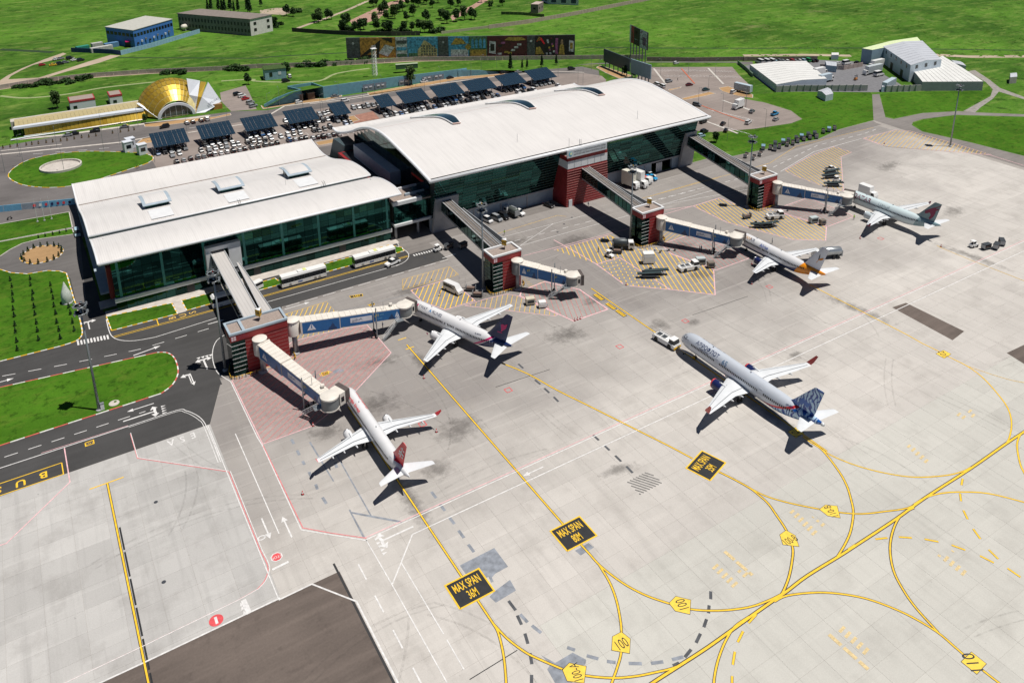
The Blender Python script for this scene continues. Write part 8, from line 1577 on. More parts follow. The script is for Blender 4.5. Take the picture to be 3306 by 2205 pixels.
# ---- generic builder for working vehicles
def veh(name, label, cat_, xy, ang, group='ground service vehicles', s=1.): t = thing(name, label, cat_, (*xy, .03), R(ang), group); t.scale = (s, s, s*1.22); return t
VW = paint('work_white', (.74, .74, .73)); VG = M('truck_grey', (.20, .22, .24), .5, .3); BODYG = M('equipment_dark', (.035, .042, .05), .6, var=.2)
def pickup(label, xy, ang, m=None, mm=None):
 t = veh('pickup_truck', label, 'pickup', xy, ang, 'parked and moving cars'); m = m or VW
 MB().loft([[(x, y*(.94 if z > .9 else 1), z) for x, z in [(-2.6, .5), (-2.6, 1.05), (.95, 1.1), (2.2, 1.02), (2.6, .85), (2.6, .45)]] for y in (-.92, .92)]).build('body', m, t); MB().box(-2.5, -.75, -.75, .75, .9, 1.12).build('cargo_bed', mm or DARKM, t)
 MB().hexa([(-.8, -.85, 1.08), (1.3, -.85, 1.08), (1.3, .85, 1.08), (-.8, .85, 1.08), (-.6, -.7, 1.7), (.6, -.7, 1.7), (.6, .7, 1.7), (-.6, .7, 1.7)]).build('window_glass', WIN, t); MB().box(-.62, .62, -.72, .72, 1.66, 1.76).build('roof', m, t)
 for y in (-.7, .7): MB().box(2.5, 2.63, y-.2, y+.2, .65, .85).build('headlight', LAMP, t)
 add_wheels(t, (1.6, -1.6), (-.85, .85), .38, .24); return t
pickup('white pickup passing the right hand bus', (91.3,222.4), 195); pickup('white pickup, last in the row below the main hall', (145.6,232.8), -78); pickup('white pickup on the yellow hatching at the farthest stand', (275.76,199.65), -15); pickup('bright blue pickup at the tip of the right car park', (313.8,262.6), 10, paint('brightblue', PAINT['brightblue']))
def van(label, xy, ang, L=5.6, colour='white', s=1.):
 t = veh('minibus', label, 'van', xy, ang, 'parked and moving cars', s); m = MATS.get('car_'+colour) or paint(colour, PAINT[colour])
 MB().loft([[(x, y*(.9 if z > 2 else 1), z) for x, z in [(-L/2, .4), (-L/2, 2.3), (L/2-1.5, 2.35), (L/2-.7, 1.5), (L/2-.05, 1.1), (L/2, .4)]] for y in (-1, 1)]).build('body', m, t)
 for y in (-1.005, 1.005): MB().poly([(-L/2+.3, y, 1.3), (L/2-1.2, y, 1.3), (L/2-1.5, y*.94, 2.0), (-L/2+.3, y*.94, 2.0)][::(1 if y < 0 else -1)]).build('side_window', WIN, t)
 MB().poly([(L/2-.72, -.85, 1.52), (L/2-.72, .85, 1.52), (L/2-1.42, .8, 2.25), (L/2-1.42, -.8, 2.25)]).build('windscreen', WIN, t)
 for y in (-.7, .7): MB().box(L/2-.1, L/2+.02, y-.2, y+.2, .7, .95).build('headlight', LAMP, t)
 add_wheels(t, (L/2-1.1, -L/2+1.2), (-.92, .92), .36, .24); return t
van('white minibus on the yellow hatching by the navy tailed airliner', (99.75,196.99), -72, 6.2, s=1.05)
def bus(label, xy, ang):
 t = veh('apron_bus', label, 'bus', xy, ang, 'white apron buses'); L, W, H_ = 14., 2.7, 2.75
 MB().box(-L/2, L/2, -W/2, W/2, .35, 1.15).build('lower_body', VW, t); MB().box(-L/2+.05, L/2-.05, -W/2+.05, W/2-.05, 1.15, 2.3).build('window_band', WIN, t); MB().hexa([(-L/2, -W/2, 2.3), (L/2, -W/2, 2.3), (L/2, W/2, 2.3), (-L/2, W/2, 2.3), (-L/2+.1, -W/2+.15, H_), (L/2-.1, -W/2+.15, H_), (L/2-.1, W/2-.15, H_), (-L/2+.1, W/2-.15, H_)]).build('roof', VW, t)
 for k in range(9): x = -L/2+.3+k*1.65; MB().box(x-.06, x+.06, -W/2-.01, W/2+.01, 1.15, 2.3).build('window_pillar', PLAST, t)
 MB().box(L/2-.02, L/2+.06, -W/2+.1, W/2-.1, 1.0, 2.35).build('windscreen', WIN, t); MB().box(-L/2-.05, -L/2+.05, -W/2, W/2, .5, 2.7).build('rear_panel', VW, t); MB().box(-1.2, 1.6, -.9, .9, H_, H_+.22).build('roof_unit', VW, t); MB().box(-1.0, 0, -.8, .8, H_+.22, H_+.24).build('roof_hatch', M('hatch_yellow', (.62, .66, .25), .5), t)
 for y in (-W/2-.02, W/2+.02): MB().box(.6, 2.0, y-.01, y+.01, .65, .95).build('side_emblem', M('bus_blue', (.08, .14, .35), .5), t)
 for y in (-.9, .9): MB().box(L/2-.02, L/2+.05, y-.25, y+.25, .5, .75).build('headlight', LAMP, t)
 add_wheels(t, (L/2-2.6, -L/2+2.2, -L/2+3.6), (-W/2+.15, W/2-.15), .5, .3); t.scale = (1, .95, 1.4); return t
bus('white apron bus standing nearer the white roofed gangway', ((63.7,226.2)[0], 227.3), 180); bus('white apron bus standing nearer the link building', ((87.1,225.9)[0], 227.3), 180)
t = veh('coach', 'white coach parked in the shade under the white roofed gangway', 'coach', (42.2, 226.6), 180, 'white apron buses'); MB().box(-6, 6, -1.3, 1.3, .35, 1.5).build('lower_body', VW, t); MB().box(-5.9, 5.95, -1.25, 1.25, 1.5, 2.7).build('window_band', WIN, t); MB().hexa([(-6, -1.3, 2.7), (6, -1.3, 2.7), (6, 1.3, 2.7), (-6, 1.3, 2.7), (-5.8, -1.1, 3.2), (5.4, -1.1, 3.2), (5.4, 1.1, 3.2), (-5.8, 1.1, 3.2)]).build('roof', VW, t); add_wheels(t, (3.6, -3.4), (-1.15, 1.15), .5, .3)
for y in (-.9, .9): MB().box(5.98, 6.06, y-.25, y+.25, .6, .85).build('headlight', LAMP, t)
t = veh('coach', 'second coach showing its white tail right of the gangway', 'coach', (49.5, 230.2), 200, 'white apron buses', .8); MB().box(-3.2, 3.2, -1.2, 1.2, .4, 1.4).build('lower_body', VW, t); MB().box(-3.1, 3.1, -1.15, 1.15, 1.4, 2.3).build('window_band', WIN, t); MB().box(-3.2, 3.2, -1.2, 1.2, 2.3, 2.6).build('roof', VW, t); add_wheels(t, (2., -2.), (-1.05, 1.05), .42, .25)
# ---- pushback tugs
def tug(label, xy, ang, L=6.6, colour=VW, s=1.):
 t = veh('aircraft_tug', label, 'tug', xy, ang, s=s)
 MB().loft([[(x, y, z) for x, z in [(-L/2, .45), (-L/2, 1.15), (-L/2+.5, 1.35), (L/2-2.2, 1.35), (L/2-.1, 1.3), (L/2, 1.0), (L/2, .4)]] for y in (-1.4, 1.4)]).build('body', colour, t)
 MB().hexa([(L/2-2.1, -1.15, 1.3), (L/2-.15, -1.15, 1.3), (L/2-.15, 1.15, 1.3), (L/2-2.1, 1.15, 1.3), (L/2-1.95, -1.05, 2.2), (L/2-.5, -1.05, 2.2), (L/2-.5, 1.05, 2.2), (L/2-1.95, 1.05, 2.2)]).build('cab_glass', WIN, t); MB().box(L/2-2.05, L/2-.4, -1.1, 1.1, 2.2, 2.32).build('cab_roof', colour, t)
 for k in range(2): MB().box(-L/2+.7+k*1.7, -L/2+2.0+k*1.7, -.8, .8, 1.35, 1.45).build('deck_grille', BODYG, t)
 for y in (-1.2, 1.2): MB().bar((-L/2+.2, y, 1.75), (L/2-2.3, y, 1.75), .12, .12).build('deck_rail', colour, t); MB().bar((-L/2+.3, y, 1.3), (-L/2+.3, y, 1.75), .1, .1).build('rail_post', colour, t)
 MB().box(L/2-.05, L/2+.12, -1.4, 1.4, .35, .75).build('bumper', SIGNY, t)
 for y in (-1, 1): MB().box(L/2, L/2+.08, y-.2, y+.2, .85, 1.05).build('headlight', LAMP, t)
 add_wheels(t, (L/2-1.6, -L/2+1.4), (-1.3, 1.3), .62, .42); return t
tug('large white aircraft tug at the nose of the silver airliner', (135.4, 142.3), -83, 7.6); t = thing('tow_bar', 'slim white tow bar linking tug and silver airliner', 'tow bar', (135.8, 138.2, .03), R(-80)); MB().tube([(0, 0, .7), (5.4, 0, .55)], .09, 8).build('bar_tube', WHITEM, t); MB().box(4.9, 5.6, -.3, .3, .3, .7).build('tow_head', SIGNY, t); add_wheels(t, (2.2,), (-.45, .45), .22, .14)
tug('white aircraft tug parked on the hatching of the second stand', (168.75,169.2), -12, 6.8); tug('white aircraft tug beside the farthest gate tower', (221.05,180.58), -22, 6.2)
# ---- small tractors
def tractor(label, xy, ang, m=None):
 t = veh('baggage_tractor', label, 'tractor', xy, ang); m = m or VW
 MB().loft([[(x, y, z) for x, z in [(-1.5, .4), (-1.5, .95), (-.2, 1.0), (1.2, .95), (1.5, .75), (1.5, .35)]] for y in (-.7, .7)]).build('body', m, t)
 for x in (-.95, .25):
  for y in (-.6, .6): MB().bar((x, y, .95), (x, y, 1.85), .08, .08).build('cab_post', m, t)
 MB().box(-1.05, .4, -.7, .7, 1.85, 1.97).build('cab_roof', m, t); MB().box(.2, .26, -.55, .55, 1.05, 1.8).build('windscreen', WIN, t); MB().box(-.8, -.3, -.4, .4, .95, 1.4).build('seat', PLAST, t)
 add_wheels(t, (.95, -.9), (-.65, .65), .36, .24); return t
tractor('white baggage tractor by the dark standing worker', (152.93,189.15), -75); tractor('white baggage tractor at the zebra crossing near the link building', (107.9,223.1), 10); tractor('white baggage tractor far right behind the pale grey airliner', (258.64,130.06), -10); tractor('white baggage tractor between the loaders at the farthest stand', (268.03,190.73), -20)
# ---- carts and dollies
def cart(label, xy, ang, kind='flat', group='baggage carts', m=None):
 t = veh('baggage_cart', label, 'cart', xy, ang, group); MB().box(-1.5, 1.5, -.75, .75, .42, .6).build('deck', m or BODYG, t)
 if kind != 'flat':
  for x in (-1.45, 1.45): MB().box(x-.05, x+.05, -.75, .75, .6, 1.6).build('end_frame', GREYM, t)
  if kind == 'roof': MB().box(-1.55, 1.55, -.8, .8, 1.6, 1.7).build('canopy', m or BODYG, t)
  MB().box(-1.2, 1.1, -.55, .55, .6, 1.1).build('load', M('cart_load_brown', (.16, .11, .09), .8, var=.3), t)
 MB().bar((1.5, 0, .45), (2.5, 0, .35), .08, .08).build('drawbar', GREYM, t); add_wheels(t, (1.0, -1.0), (-.6, .6), .25, .15); return t
for k, q in enumerate([(260.52,126.98), (263.64,125.36), (267.97,126)]): cart('empty dark cart of the short train far right, %s from the tractor' % ORD[k], q, (-10, 15, 40)[k], 'roof')
for k, q in enumerate([(104.52,194.57), (104.64,190.61)]): cart('%s cart with brown load in the shade by the 101 tower' % ('left', 'right')[k], q, -40, 'side')
cart('small cart beside the fuel truck at the second stand', (156.8,189.86), -40, 'side'); cart('blue ended cart on the hatching at the third stand', (212.59,186), -10, 'side')
for k, q in enumerate([(111.7,222.5), (115.8,220.4)]): cart('dark cart in the gangway shadow, %s from the tractor' % ORD[k], q, 10, 'roof')
CQ = [(271.7,231.9), (274.3,230.2), (274.8,228.1), (278.8,229.1), (279.6,232.2), (284.0,229.3), (284.6,232.1), (287.4,229.0), (287.6,231.7), (291.7,229.9), (293.0,231.9), (295.9,230.0), (296.9,232.2), (299.8,229.8), (301.4,232.2), (303.3,229.0), (305.2,231.7), (311.6,232.0), (315.6,232.0), (319.6,232.0)]
for k, q in enumerate(CQ): cart('dark cart in the long row by the grass, %s from the left' % ORD[k], q, 40, ('roof', 'side')[k % 2], 'carts lined up by the grass', (None, M('cart_blue', (.16, .27, .36), .6))[k % 3 == 0])
for k, q in enumerate([(258.1,229.2), (258.8,225.6), (264.7,227.3)]): cart('pale pallet cart at the foot of the farthest mast, %s of three' % ORD[k], q, 30, 'side', 'pallet carts by the grass', M('pallet_pale', (.50, .48, .45), .8))
# ---- belt loaders and racks
def belt(label, xy, ang, L=7.5):
 t = veh('belt_loader', label, 'belt loader', xy, ang); MB().box(-2.4, 2.0, -.9, .9, .5, .85).build('chassis', BODYG, t); MB().hexa([(-L/2, -.5, 1.0), (L/2, -.5, 1.35), (L/2, .5, 1.35), (-L/2, .5, 1.0), (-L/2, -.5, 1.25), (L/2, -.5, 1.6), (L/2, .5, 1.6), (-L/2, .5, 1.25)]).build('conveyor', M('belt_rubber', (.025, .05, .055), .8), t)
 for y in (-.56, .56): MB().bar((-L/2, y, 1.2), (L/2, y, 1.55), .1, .28).build('side_rail', BODYG, t)
 MB().box(L/2-.12, L/2+.12, -.55, .55, 1.3, 1.55).build('belt_nose', VW, t); MB().box(-2.2, -1.4, .6, 1.0, .85, 1.7).build('driver_seat', PLAST, t); add_wheels(t, (1.3, -1.6), (-.8, .8), .35, .22); return t
for q, a, lab in (((155.03,171.91), -32, 'dark belt loader on the dotted zone, nearer the camera'), ((158.13,172.15), -32, 'dark belt loader on the dotted zone, behind its twin'), ((211.02,177.89), -35, 'dark belt loader on the third stand hatching, left one'), ((213.46,176.85), -20, 'dark belt loader with orange edge on the third stand hatching'), ((269.05,194.47), -20, 'belt loader at the farthest stand, left of the small tractor'), ((272.74,197.15), -15, 'belt loader nearest the white pickup at the farthest stand'), ((262.72,188.26), -35, 'belt loader lowest on the farthest yellow hatching')): belt(lab, q, a)
# ---- tow bars lying by the towers
for k, (q, a) in enumerate(zip([(165.93,185.76), (166.86,184.17), (170.15,183.56), (171.8,182.51)]+[(225.25,184.04), (227.52,183.72)], (-35, -40, -35, -35, -30, -35))):
 t = thing('spare_tow_bar', 'white tow bar lying by the %s tower, %s of the set' % (('second', ORD[k]) if k < 4 else ('farthest', ORD[k-4])), 'tow bar', (*q, .03), R(a), 'spare tow bars'); MB().tube([(-2.6, 0, .4), (2.4, 0, .4)], .09, 6).build('bar_tube', WHITEM, t); MB().box(2.2, 2.8, -.35, .35, .3, .5).build('tow_head', PLAST, t); add_wheels(t, (0,), (-.4, .4), .22, .12)
# ---- power units, chiller boxes
def unit(label, xy, ang, l, w, h, m=None, panel=True, cat_='power unit'):
 t = veh('ground_unit', label, cat_, xy, ang); m = m or VW; MB().hexa([(-l/2, -w/2, .4), (l/2, -w/2, .4), (l/2, w/2, .4), (-l/2, w/2, .4), (-l/2+.05, -w/2+.04, .4+h), (l/2-.05, -w/2+.04, .4+h), (l/2-.05, w/2-.04, .4+h), (-l/2+.05, w/2-.04, .4+h)]).build('housing', m, t)
 MB().box(-l/2+.3, l/2-.3, -w/2-.02, -w/2+.02, .7, .4+h*.75).build('side_grille', BODYG if panel else m, t); MB().box(l/2, l/2+.5, -.4, .4, .45, .7).build('tow_step', GREYM, t); add_wheels(t, (l/2-.5, -l/2+.5), (-w/2+.15, w/2-.15), .28, .18); return t
unit('tall white air conditioning trailer on the second stand', (160.89,179.3), -28, 3.6, 2.3, 2.7, None, False, 'trailer'); unit('grey power unit right of the white tug', (174.51,169.91), -25, 3., 1.8, 1.5, M('unit_grey', (.42, .47, .48), .6)); unit('brown metal power unit with open lid on the hatch corner', (175.61,166.43), -25, 2.2, 1.6, 1.3, M('unit_brown', (.22, .19, .16), .5, .3)); unit('beige power unit beside the wing of the navy tailed airliner', (115.44,178.59), -18, 2.6, 1.8, 1.4, M('unit_beige', (.55, .50, .40), .6)); unit('small white power unit next to the beige one', (117.47,175.25), -20, 2.2, 1.6, 1.3, None, False); unit('grey power unit on the edge of the third stand hatching', (229.49,170.83), -15, 3., 1.8, 1.5, MATS['unit_grey']); unit('small brown power unit at the third stand corner', (230.69,167.93), -15, 2., 1.6, 1.3, MATS['unit_brown'])
# ---- tank and box trucks
def truck(label, xy, ang, L, tank=None, box=None, m=None, hgt=2.6, cat_='truck'):
 t = veh('truck', label, cat_, xy, ang); m = m or VW; MB().box(-L/2, L/2, -.5, .5, .6, .9).build('chassis', PLAST, t)
 MB().loft([[(x, y, z) for x, z in [(L/2-2.0, .6), (L/2-2.0, 2.5), (L/2-.35, 2.5), (L/2-.02, 1.6), (L/2, .5)]] for y in (-1.2, 1.2)]).build('cab', m, t); MB().poly([(L/2-.03, -1.05, 1.55), (L/2-.03, 1.05, 1.55), (L/2-.33, 1.0, 2.4), (L/2-.33, -1.0, 2.4)]).build('windscreen', WIN, t)
 for y in (-1.21, 1.21): MB().poly([(L/2-1.6, y, 1.5), (L/2-.25, y, 1.5), (L/2-.45, y, 2.3), (L/2-1.6, y, 2.3)]).build('side_window', WIN, t)
 if tank: MB().lathe([(.05, -L/2+.1), (1.0, -L/2+.15), (1.15, -L/2+.4), (1.15, L/2-2.6), (1.0, L/2-2.35), (.05, L/2-2.3)], (0, 0, 1.95), 16, 'x').build('tank', tank, t, True, 40); MB().box(-L/2+.6, L/2-3, -.35, .35, 3.05, 3.2).build('tank_walkway', GREYM, t); MB().box(-L/2-.1, -L/2+.3, -1.1, 1.1, .8, 2.4).build('pump_cabinet', GREYM, t)
 if box: MB().box(-L/2, L/2-2.1, -1.25, 1.25, .95, .95+hgt).build('cargo_box', box, t); MB().box(-L/2-.03, -L/2+.02, -1.15, 1.15, 1.05, .9+hgt).build('rear_door', GREYM, t)
 for y in (-.9, .9): MB().box(L/2-.02, L/2+.05, y-.22, y+.22, .7, .95).build('headlight', LAMP, t)
 add_wheels(t, (L/2-1.1, -L/2+1.3) if L < 8 else (L/2-1.1, -L/2+1.3, -L/2+2.7), (-1.05, 1.05), .5, .32); return t
TANK = M('tank_steel', (.42, .45, .47), .3, .7, var=.1); truck('grey fuel tanker behind the orange tailed airliner', (211.49,150.98), 155, 9.5, TANK, cat_='tanker'); truck('dark tanker truck with white cab by the second gate tower', (160.29,191.11), -35, 7.2, M('tank_dark', (.06, .07, .075), .45, .4), cat_='tanker'); truck('grey truck between the vans below the main hall', (142.9,233.4), 100, 6.4, M('tank_mid', (.14, .16, .15), .5, .3))
truck('white box truck in the middle of the right car park', (306.7,280.1), 190, 7.5, None, VW, hgt=3.); truck('white catering truck behind the nose of the pale grey airliner', (264.54,174.32), -90, 7.0, None, VW, hgt=3.0)
truck('white high loader truck, left of the pair by the main hall', (195.7,230.3), -80, 7.5, None, M('loader_cream', (.62, .60, .52), .6), hgt=4.6); truck('white high loader truck, right of the pair by the main hall', (199.3,229.4), -80, 7.5, None, VW, hgt=4.4); truck('red striped service truck right of the high loaders', (203.6,230.5), -80, 5.4, None, M('box_red', (.45, .08, .07), .6), hgt=1.2); pickup('white pickup behind the bright blue one by the hall', (209.2,234.7), -80); pickup('bright blue pickup beside the high loaders', (207.9,232.1), -80, MATS['car_brightblue'], MATS['car_brightblue'])
truck('long white articulated truck backed to the cargo hall', (422.1,285.6), 180, 15, None, M('box_grey_blue', (.42, .46, .48), .6), hgt=3.2); truck('white truck in the shade behind the articulated truck', (435.8,293.0), 180, 12, None, VW, hgt=3.0); truck('white box truck parked behind the storage shed, rear one', (393.6,299.6), 0, 10, None, VW, hgt=3.0); truck('pale box truck behind the storage shed, nearer one', (384.8,288.5), 0, 11, None, M('box_pale_blue', (.40, .48, .54), .6), hgt=3.0)
for q, a, l, lab in (((330.3,299.1), -80, 10, 'grey box trailer left standing on the dry island'), ((402.2,261.2), 15, 14, 'pale blue trailer parked inside the yard gate')):
 t = veh('box_trailer', lab, 'trailer', q, a, 'box trailers'); MB().box(-l/2, l/2, -1.3, 1.3, 1.0, 4.0).build('cargo_box', MATS['box_pale_blue'], t); MB().box(-l/2, l/2, -.5, .5, .7, 1.0).build('chassis', PLAST, t); add_wheels(t, (-l/2+1.2, -l/2+2.5), (-1.05, 1.05), .5, .3)
 for k in range(int(l)): MB().box(-l/2+k+.4, -l/2+k+.5, -1.34, -1.3, 1.1, 3.9).build('side_rib', GREYM, t)
t = veh('forklift', 'orange forklift in the middle of the cargo yard', 'forklift', (401.9,281.8), 10); MB().box(-1.2, 1.0, -.6, .6, .35, 1.2).build('body', MATS.get('car_orange') or paint('orange', PAINT['orange']), t); MB().box(-.9, .5, -.55, .55, 2.1, 2.2).build('guard', PLAST, t)
for x in (-.85, .45):
 for y in (-.5, .5): MB().bar((x, y, 1.2), (x, y, 2.1), .08, .08).build('guard_post', PLAST, t)
for y in (-.35, .35): MB().bar((1.1, y, .2), (1.1, y, 2.7), .12, .12).build('mast_rail', PLAST, t); MB().box(1.1, 2.2, y-.08, y+.08, .15, .22).build('fork', PLAST, t)
add_wheels(t, (.6, -.8), (-.5, .5), .32, .22)
t = veh('motorcycle', 'motorcycle by the kerb of the forecourt road at far left', 'motorcycle', (-12.1,328.6), 20, None); MB().tube([(-.6, 0, .6), (-.1, 0, .8), (.4, 0, .75), (.65, 0, .95)], .12, 6).build('frame', PLAST, t); MB().box(-.6, .1, -.14, .14, .78, .9).build('seat', PLAST, t); MB().tube([(.6, -.3, 1.0), (.6, .3, 1.0)], .03, 5).build('handlebar', METL, t); add_wheels(t, (.65, -.65), (0,), .32, .12)
# ================================================================== people
def skin_person(pose):
 """continuous body grown with the Skin modifier; returns mesh (local, feet at z=0)"""
 J = {'pel': (0, 0, .95), 'che': (0, 0, 1.30), 'nec': (0, 0, 1.50), 'hd0': (.02, 0, 1.58), 'hd1': (.03, 0, 1.72), 'hl': (0, .10, .90), 'kl': (.05, .11, .50), 'al': (0, .12, .08), 'tl': (.16, .13, .04), 'hr': (0, -.10, .90), 'kr': (.05, -.11, .50), 'ar': (0, -.12, .08), 'tr': (.16, -.13, .04), 'sl': (0, .19, 1.43), 'el': (.02, .25, 1.15), 'wl': (.08, .24, .90), 'fl': (.1, .24, .80), 'sr': (0, -.19, 1.43), 'er': (.02, -.25, 1.15), 'wr': (.08, -.24, .90), 'fr': (.1, -.24, .80)}
 if pose == 'walk': J.update({'kl': (.2, .11, .52), 'al': (.28, .12, .10), 'tl': (.43, .13, .08), 'kr': (-.08, -.11, .50), 'ar': (-.36, -.12, .14), 'tr': (-.22, -.13, .05), 'el': (-.1, .25, 1.16), 'wl': (-.12, .25, .92), 'fl': (-.1, .25, .83), 'er': (.12, -.25, 1.17), 'wr': (.3, -.23, 1.0), 'fr': (.37, -.22, .95)})
 if pose == 'reach': J.update({'el': (.18, .24, 1.2), 'wl': (.42, .2, 1.25), 'fl': (.5, .2, 1.26), 'er': (.16, -.24, 1.2), 'wr': (.38, -.2, 1.2), 'fr': (.46, -.2, 1.2)})
 rad = {'pel': .145, 'che': .15, 'nec': .06, 'hd0': .09, 'hd1': .095, 'hl': .09, 'kl': .06, 'al': .045, 'tl': .04, 'hr': .09, 'kr': .06, 'ar': .045, 'tr': .04, 'sl': .065, 'el': .045, 'wl': .035, 'fl': .04, 'sr': .065, 'er': .045, 'wr': .035, 'fr': .04}
 E = [('pel', 'che'), ('che', 'nec'), ('nec', 'hd0'), ('hd0', 'hd1'), ('pel', 'hl'), ('hl', 'kl'), ('kl', 'al'), ('al', 'tl'), ('pel', 'hr'), ('hr', 'kr'), ('kr', 'ar'), ('ar', 'tr'), ('che', 'sl'), ('sl', 'el'), ('el', 'wl'), ('wl', 'fl'), ('che', 'sr'), ('sr', 'er'), ('er', 'wr'), ('wr', 'fr')]
 names = list(J); me = bpy.data.meshes.new('body'); me.from_pydata([J[k] for k in names], [(names.index(a), names.index(b)) for a, b in E], [])
 o = bpy.data.objects.new('body', me); col.objects.link(o); m = o.modifiers.new('skin', 'SKIN'); s = o.modifiers.new('sub', 'SUBSURF'); s.levels = 1; s.render_levels = 1
 for i, k in enumerate(names): me.skin_vertices[0].data[i].radius = (rad[k], rad[k]*(1.25 if k in ('pel', 'che') else 1)); me.skin_vertices[0].data[i].use_root = k == 'pel'
 dg = bpy.context.evaluated_depsgraph_get(); r = bpy.data.meshes.new_from_object(o.evaluated_get(dg)); bpy.data.objects.remove(o); r.name = 'body'; return r
BODIES = {p: skin_person(p) for p in ('stand', 'walk', 'reach')}
SKINM = M('skin_tone', (.42, .26, .18), .6); HAIR = M('dark_hair', (.02, .016, .014), .7); SHOE = M('black_shoe', (.015, .015, .016), .6)
def person(label, xy, ang, top, legs, pose='stand'):
 t = thing('person', label, 'person', (*xy, .035), R(ang), 'people on the apron'); t.scale = (1.02, 1.02, 1.15)
 me = BODIES[pose].copy(); me.materials.clear()
 for m in (top, legs, SKINM, SHOE): me.materials.append(m)
 for f in me.polygons:
  z = f.center.z; y = abs(f.center.y)
  f.material_index = 3 if z < .11 else (1 if z < .97 and y < .2 else (2 if z > 1.5 or (y > .2 and z < .93) or f.center.x > .42 else 0))
  f.use_smooth = True
 link('body', me, t); hx = .03
 MB().lathe([(.01, .13), (.075, .10), (.102, .03), (.098, -.04), (.09, -.05)], (hx-.012, 0, 1.70), 12).build('hair', HAIR, t, True); return t
HV = M('hi_vis_yellow', (.42, .78, .03), .6); DKC = M('dark_clothes', (.02, .02, .025), .8); WHC = M('white_shirt', (.62, .66, .70), .7); RDC = M('red_shirt', (.45, .04, .05), .7); BLC = M('blue_shirt', (.12, .20, .35), .7)
for lab, q, a, tp, lg, ps in (('worker in a yellow vest walking below the main hall', (132.5,221.2), 180, HV, DKC, 'walk'), ('worker in dark clothes beside the white baggage tractor', (151.91,193.72), -60, DKC, DKC, 'stand'), ('worker in a yellow vest at the cab of the dark tanker', (163.18,190.79), 120, HV, DKC, 'reach'), ('worker in red shirt on the hatching beside the minibus', (95.29,196.76), -30, RDC, DKC, 'stand'), ('left of two people in blue shirts under the second bridge', (180.6,176.63), -60, BLC, DKC, 'stand'), ('right of two people under the second bridge', (180.97,176.25), -100, BLC, DKC, 'stand'), ('person in white shirt left of the orange tailed airliner', (204.66,167.41), -20, WHC, DKC, 'stand'), ('worker in a yellow vest by the engine of the pale grey airliner', (243.45,164.6), 60, HV, DKC, 'stand'), ('person in white shirt at the stair of the farthest bridge', (237.76,174.03), 30, WHC, DKC, 'reach'), ('worker in a yellow vest near the white pickup at the farthest stand', (275.5,196.23), 0, HV, DKC, 'stand'), ('person in blue in the shadow of the second gangway', (170.8,224.5), 180, BLC, DKC, 'walk'), ('pedestrian in dark clothes crossing the upper right car park', (316.5,335.2), 90, DKC, DKC, 'walk'), ('worker on the stairs foot by the sunlit bridge', (73.9,189.76), 0, BLC, DKC, 'reach'), ('person in bright green by the roundabout booth', (35.8,357.8), 0, HV, DKC, 'stand'), ('person in dark clothes by the roundabout ladder', (34.9,356.9), 0, DKC, DKC, 'stand')): person(lab, q, a, tp, lg, ps)
# ================================================================== cones, small things
CONE = M('cone_red', (.60, .04, .04), .6)
def cone(label, q):
 t = thing('traffic_cone', label, 'cone', (*q, .035), 0, 'traffic cones'); MB().box(-.3, .3, -.3, .3, 0, .06).build('base', PLAST, t); MB().lathe([(.24, .06), (.05, .95), (.02, .96)], (0, 0, 0), 10).build('cone_body', CONE, t, True, 40); MB().lathe([(.19, .35), (.135, .58), (.13, .58)], (0, 0, 0), 10).build('white_band', WHITEM, t)
for lab, q in (('red cone at the left wing tip of the navy tailed airliner', (73.68,163.27)), ('red cone on the bare concrete left of the regional jet tail', (35.23,141.22)), ('red cone right of the regional jet wing', (67.29,143.61)), ('red cone at the near stair of the regional jet bridge', (44.08,160.73)), ('cone at the left wing tip of the orange tailed airliner', (178.6,152.16)), ('cone at the engine of the orange tailed airliner', (188.16,161.02)), ('cone under the left wing tip of the pale grey airliner', (232.62,154.06)), ('cone behind the tail of the pale grey airliner', (249.8,135.87)), ('cone at the tip of the free stand zone, left', (121.25,164.48)), ('cone at the tip of the free stand zone, middle', (122.18,164.44)), ('cone at the tip of the free stand zone, right', (123.08,164.34)), ('cone group corner of the dotted zone', (146,172.07)), ('cone by the hatched corner near the farthest mast', (322.25,207.7))): cone(lab, q)
t = thing('wrapped_sculpture', 'tall white tarpaulin wrapped cone standing on the left lawn', 'sculpture', (*(0.6,252.4), .14)); TARP = M('white_tarpaulin', (.55, .60, .55), .8, var=.2, scale=2)
rr = [[(r_*math.cos(k*.5236)*(1+.12*math.sin(k*2.3+z_)), r_*math.sin(k*.5236)*(1+.1*math.cos(k*1.7)), z_) for k in range(12)] for r_, z_ in ((1.15, 0), (1.35, 1.2), (1.45, 2.6), (1.1, 4.), (.5, 5.6), (.12, 6.8))]; MB().loft(rr).build('tarpaulin', TARP, t, True, 60); MB().lathe([(1.5, 0), (1.5, .25), (1.2, .3)], (0, 0, 0), 16).build('plinth', CONC, t)
t = thing('mast_cabinet', 'pale grey cabinet at the foot of the left lawn mast', 'cabinet', (*(3.45,193.18), .14)); MB().box(-.4, .4, -.3, .3, 0, 1.7).build('cabinet_box', WHITEM, t); MB().box(-.45, .45, -.35, .35, 1.7, 1.8).build('cabinet_lid', GREYM, t)
t = thing('ground_cover', 'round white concrete cover on the left lawn island', 'cover', (*(6.06,194.2), .14)); MB().lathe([(.01, .25), (1.0, .25), (1.2, .12), (1.2, 0)], (0, 0, 0), 20).build('concrete_ring', C_PAVE, t, True, 40); MB().lathe([(.01, .28), (.35, .28), (.35, .22)], (.3, .2, 0), 12).build('lid', G_LAWN, t)
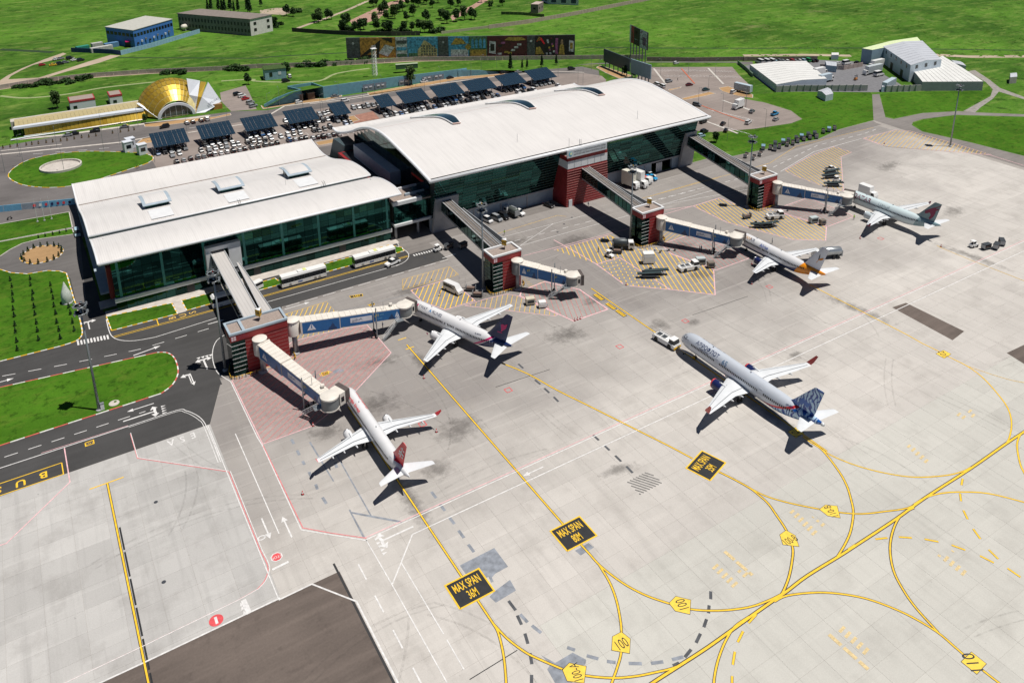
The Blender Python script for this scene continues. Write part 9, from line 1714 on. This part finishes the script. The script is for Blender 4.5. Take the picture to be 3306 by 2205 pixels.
for k, q in enumerate([(-3.6,320.7), (-1.4,320.4), (0.9,320.6)]): t = thing('flag_pole', 'thin white pole on the lawn strip, %s from the left' % ORD[k], 'pole', (*q, .14), 0, 'poles on the lawn strip'); MB().tube([(0, 0, 0), (0, 0, 9)], [.09, .04], 8).build('pole_shaft', WHITEM, t); MB().box(-.3, .3, -.3, .3, 0, .3).build('pole_foot', CONC, t)
# street lamps along the city side
LQ = [(-12.3,383.2), (-6.1,400.7), (-5.3,387.7), (8.5,406.3), (8.7,370.4), (25.9,389.1), (33.1,393.9), (28.5,420.7), (44.1,416.4), (62.6,396.6), (72.8,392.0), (80.7,392.7), (42.6,361.4)]; LQ2 = [(103.6,404.8), (112.0,412.8), (121.5,404.3), (125.5,388.3), (141.8,406.3), (148.5,388.9), (161.3,404.7), (165.6,404.3), (186.7,406.2), (184.3,410.4), (200.7,403.7), (192.1,374.6), (224.0,409.7), (233.9,415.2), (242.9,412.3), (183.3,387.8), (122.6,375.4), (107.4,367.6)]; LQ3 = [(316.9,350.1), (331.1,342.2), (342.4,331.8), (265.0,379.8), (266.3,362.1), (267.3,358.7), (290.1,381.3), (293.2,294.5), (295.5,279.7), (311.4,279.3), (313.9,308.5), (268.0,249.6), (284.8,366.8), (283.9,357.4)]+[(312.0,279.7), (292.8,249.8)]
lm_pole = MB().tube([(0, 0, 0), (0, 0, 10)], [.09, .05], 6).mesh('pole_shaft', GAL); lm_arm = MB().bar((0, 0, 9.9), (1.4, 0, 10.1), .07, .07).mesh('arm', GAL); lm_head = MB().box(1.2, 1.8, -.14, .14, 10.05, 10.2).mesh('lamp_head', GREYM)
for k, q, wh_ in [(k, q, w_) for Q_, w_ in ((LQ, 'along the station road'), (LQ2, 'behind the solar canopies'), (LQ3, 'in the right hand car park')) for k, q in enumerate(sorted(Q_, key=lambda e: e[0]*.85-e[1]*.52))]:
 t = thing('street_lamp', 'slim grey street lamp %s, %s from the left' % (wh_, ORD[k]), 'street lamp', (*q, .02), R(90*(k % 4)), 'street lamps'); link('pole_shaft', lm_pole, t); link('arm', lm_arm, t); link('lamp_head', lm_head, t)
for k, q in enumerate([(-12.2,417.1), (-9.4,417.0), (-6.6,416.4), (-3.1,415.9), (-0.9,415.5), (1.7,415.0), (4.8,414.8), (7.4,414.0), (10.6,413.4), (13.2,412.9), (16.2,413.3), (19.3,413.5), (22.2,412.5), (25.2,412.4), (32.3,412.5), (35.7,412.2), (39.2,411.8), (41.7,412.1)]):
 t = thing('bollard_planter', 'small dark planter on the station road kerb, %s from the left' % ORD[k], 'planter', (*q, .02), 0, 'planters on the station road'); MB().lathe([(.3, 0), (.42, .7), (.36, .75)], (0, 0, 0), 10).build('pot', M('pot_brown', (.25, .17, .10), .8), t); link('crown', SHR, t, (0, 0, .4))
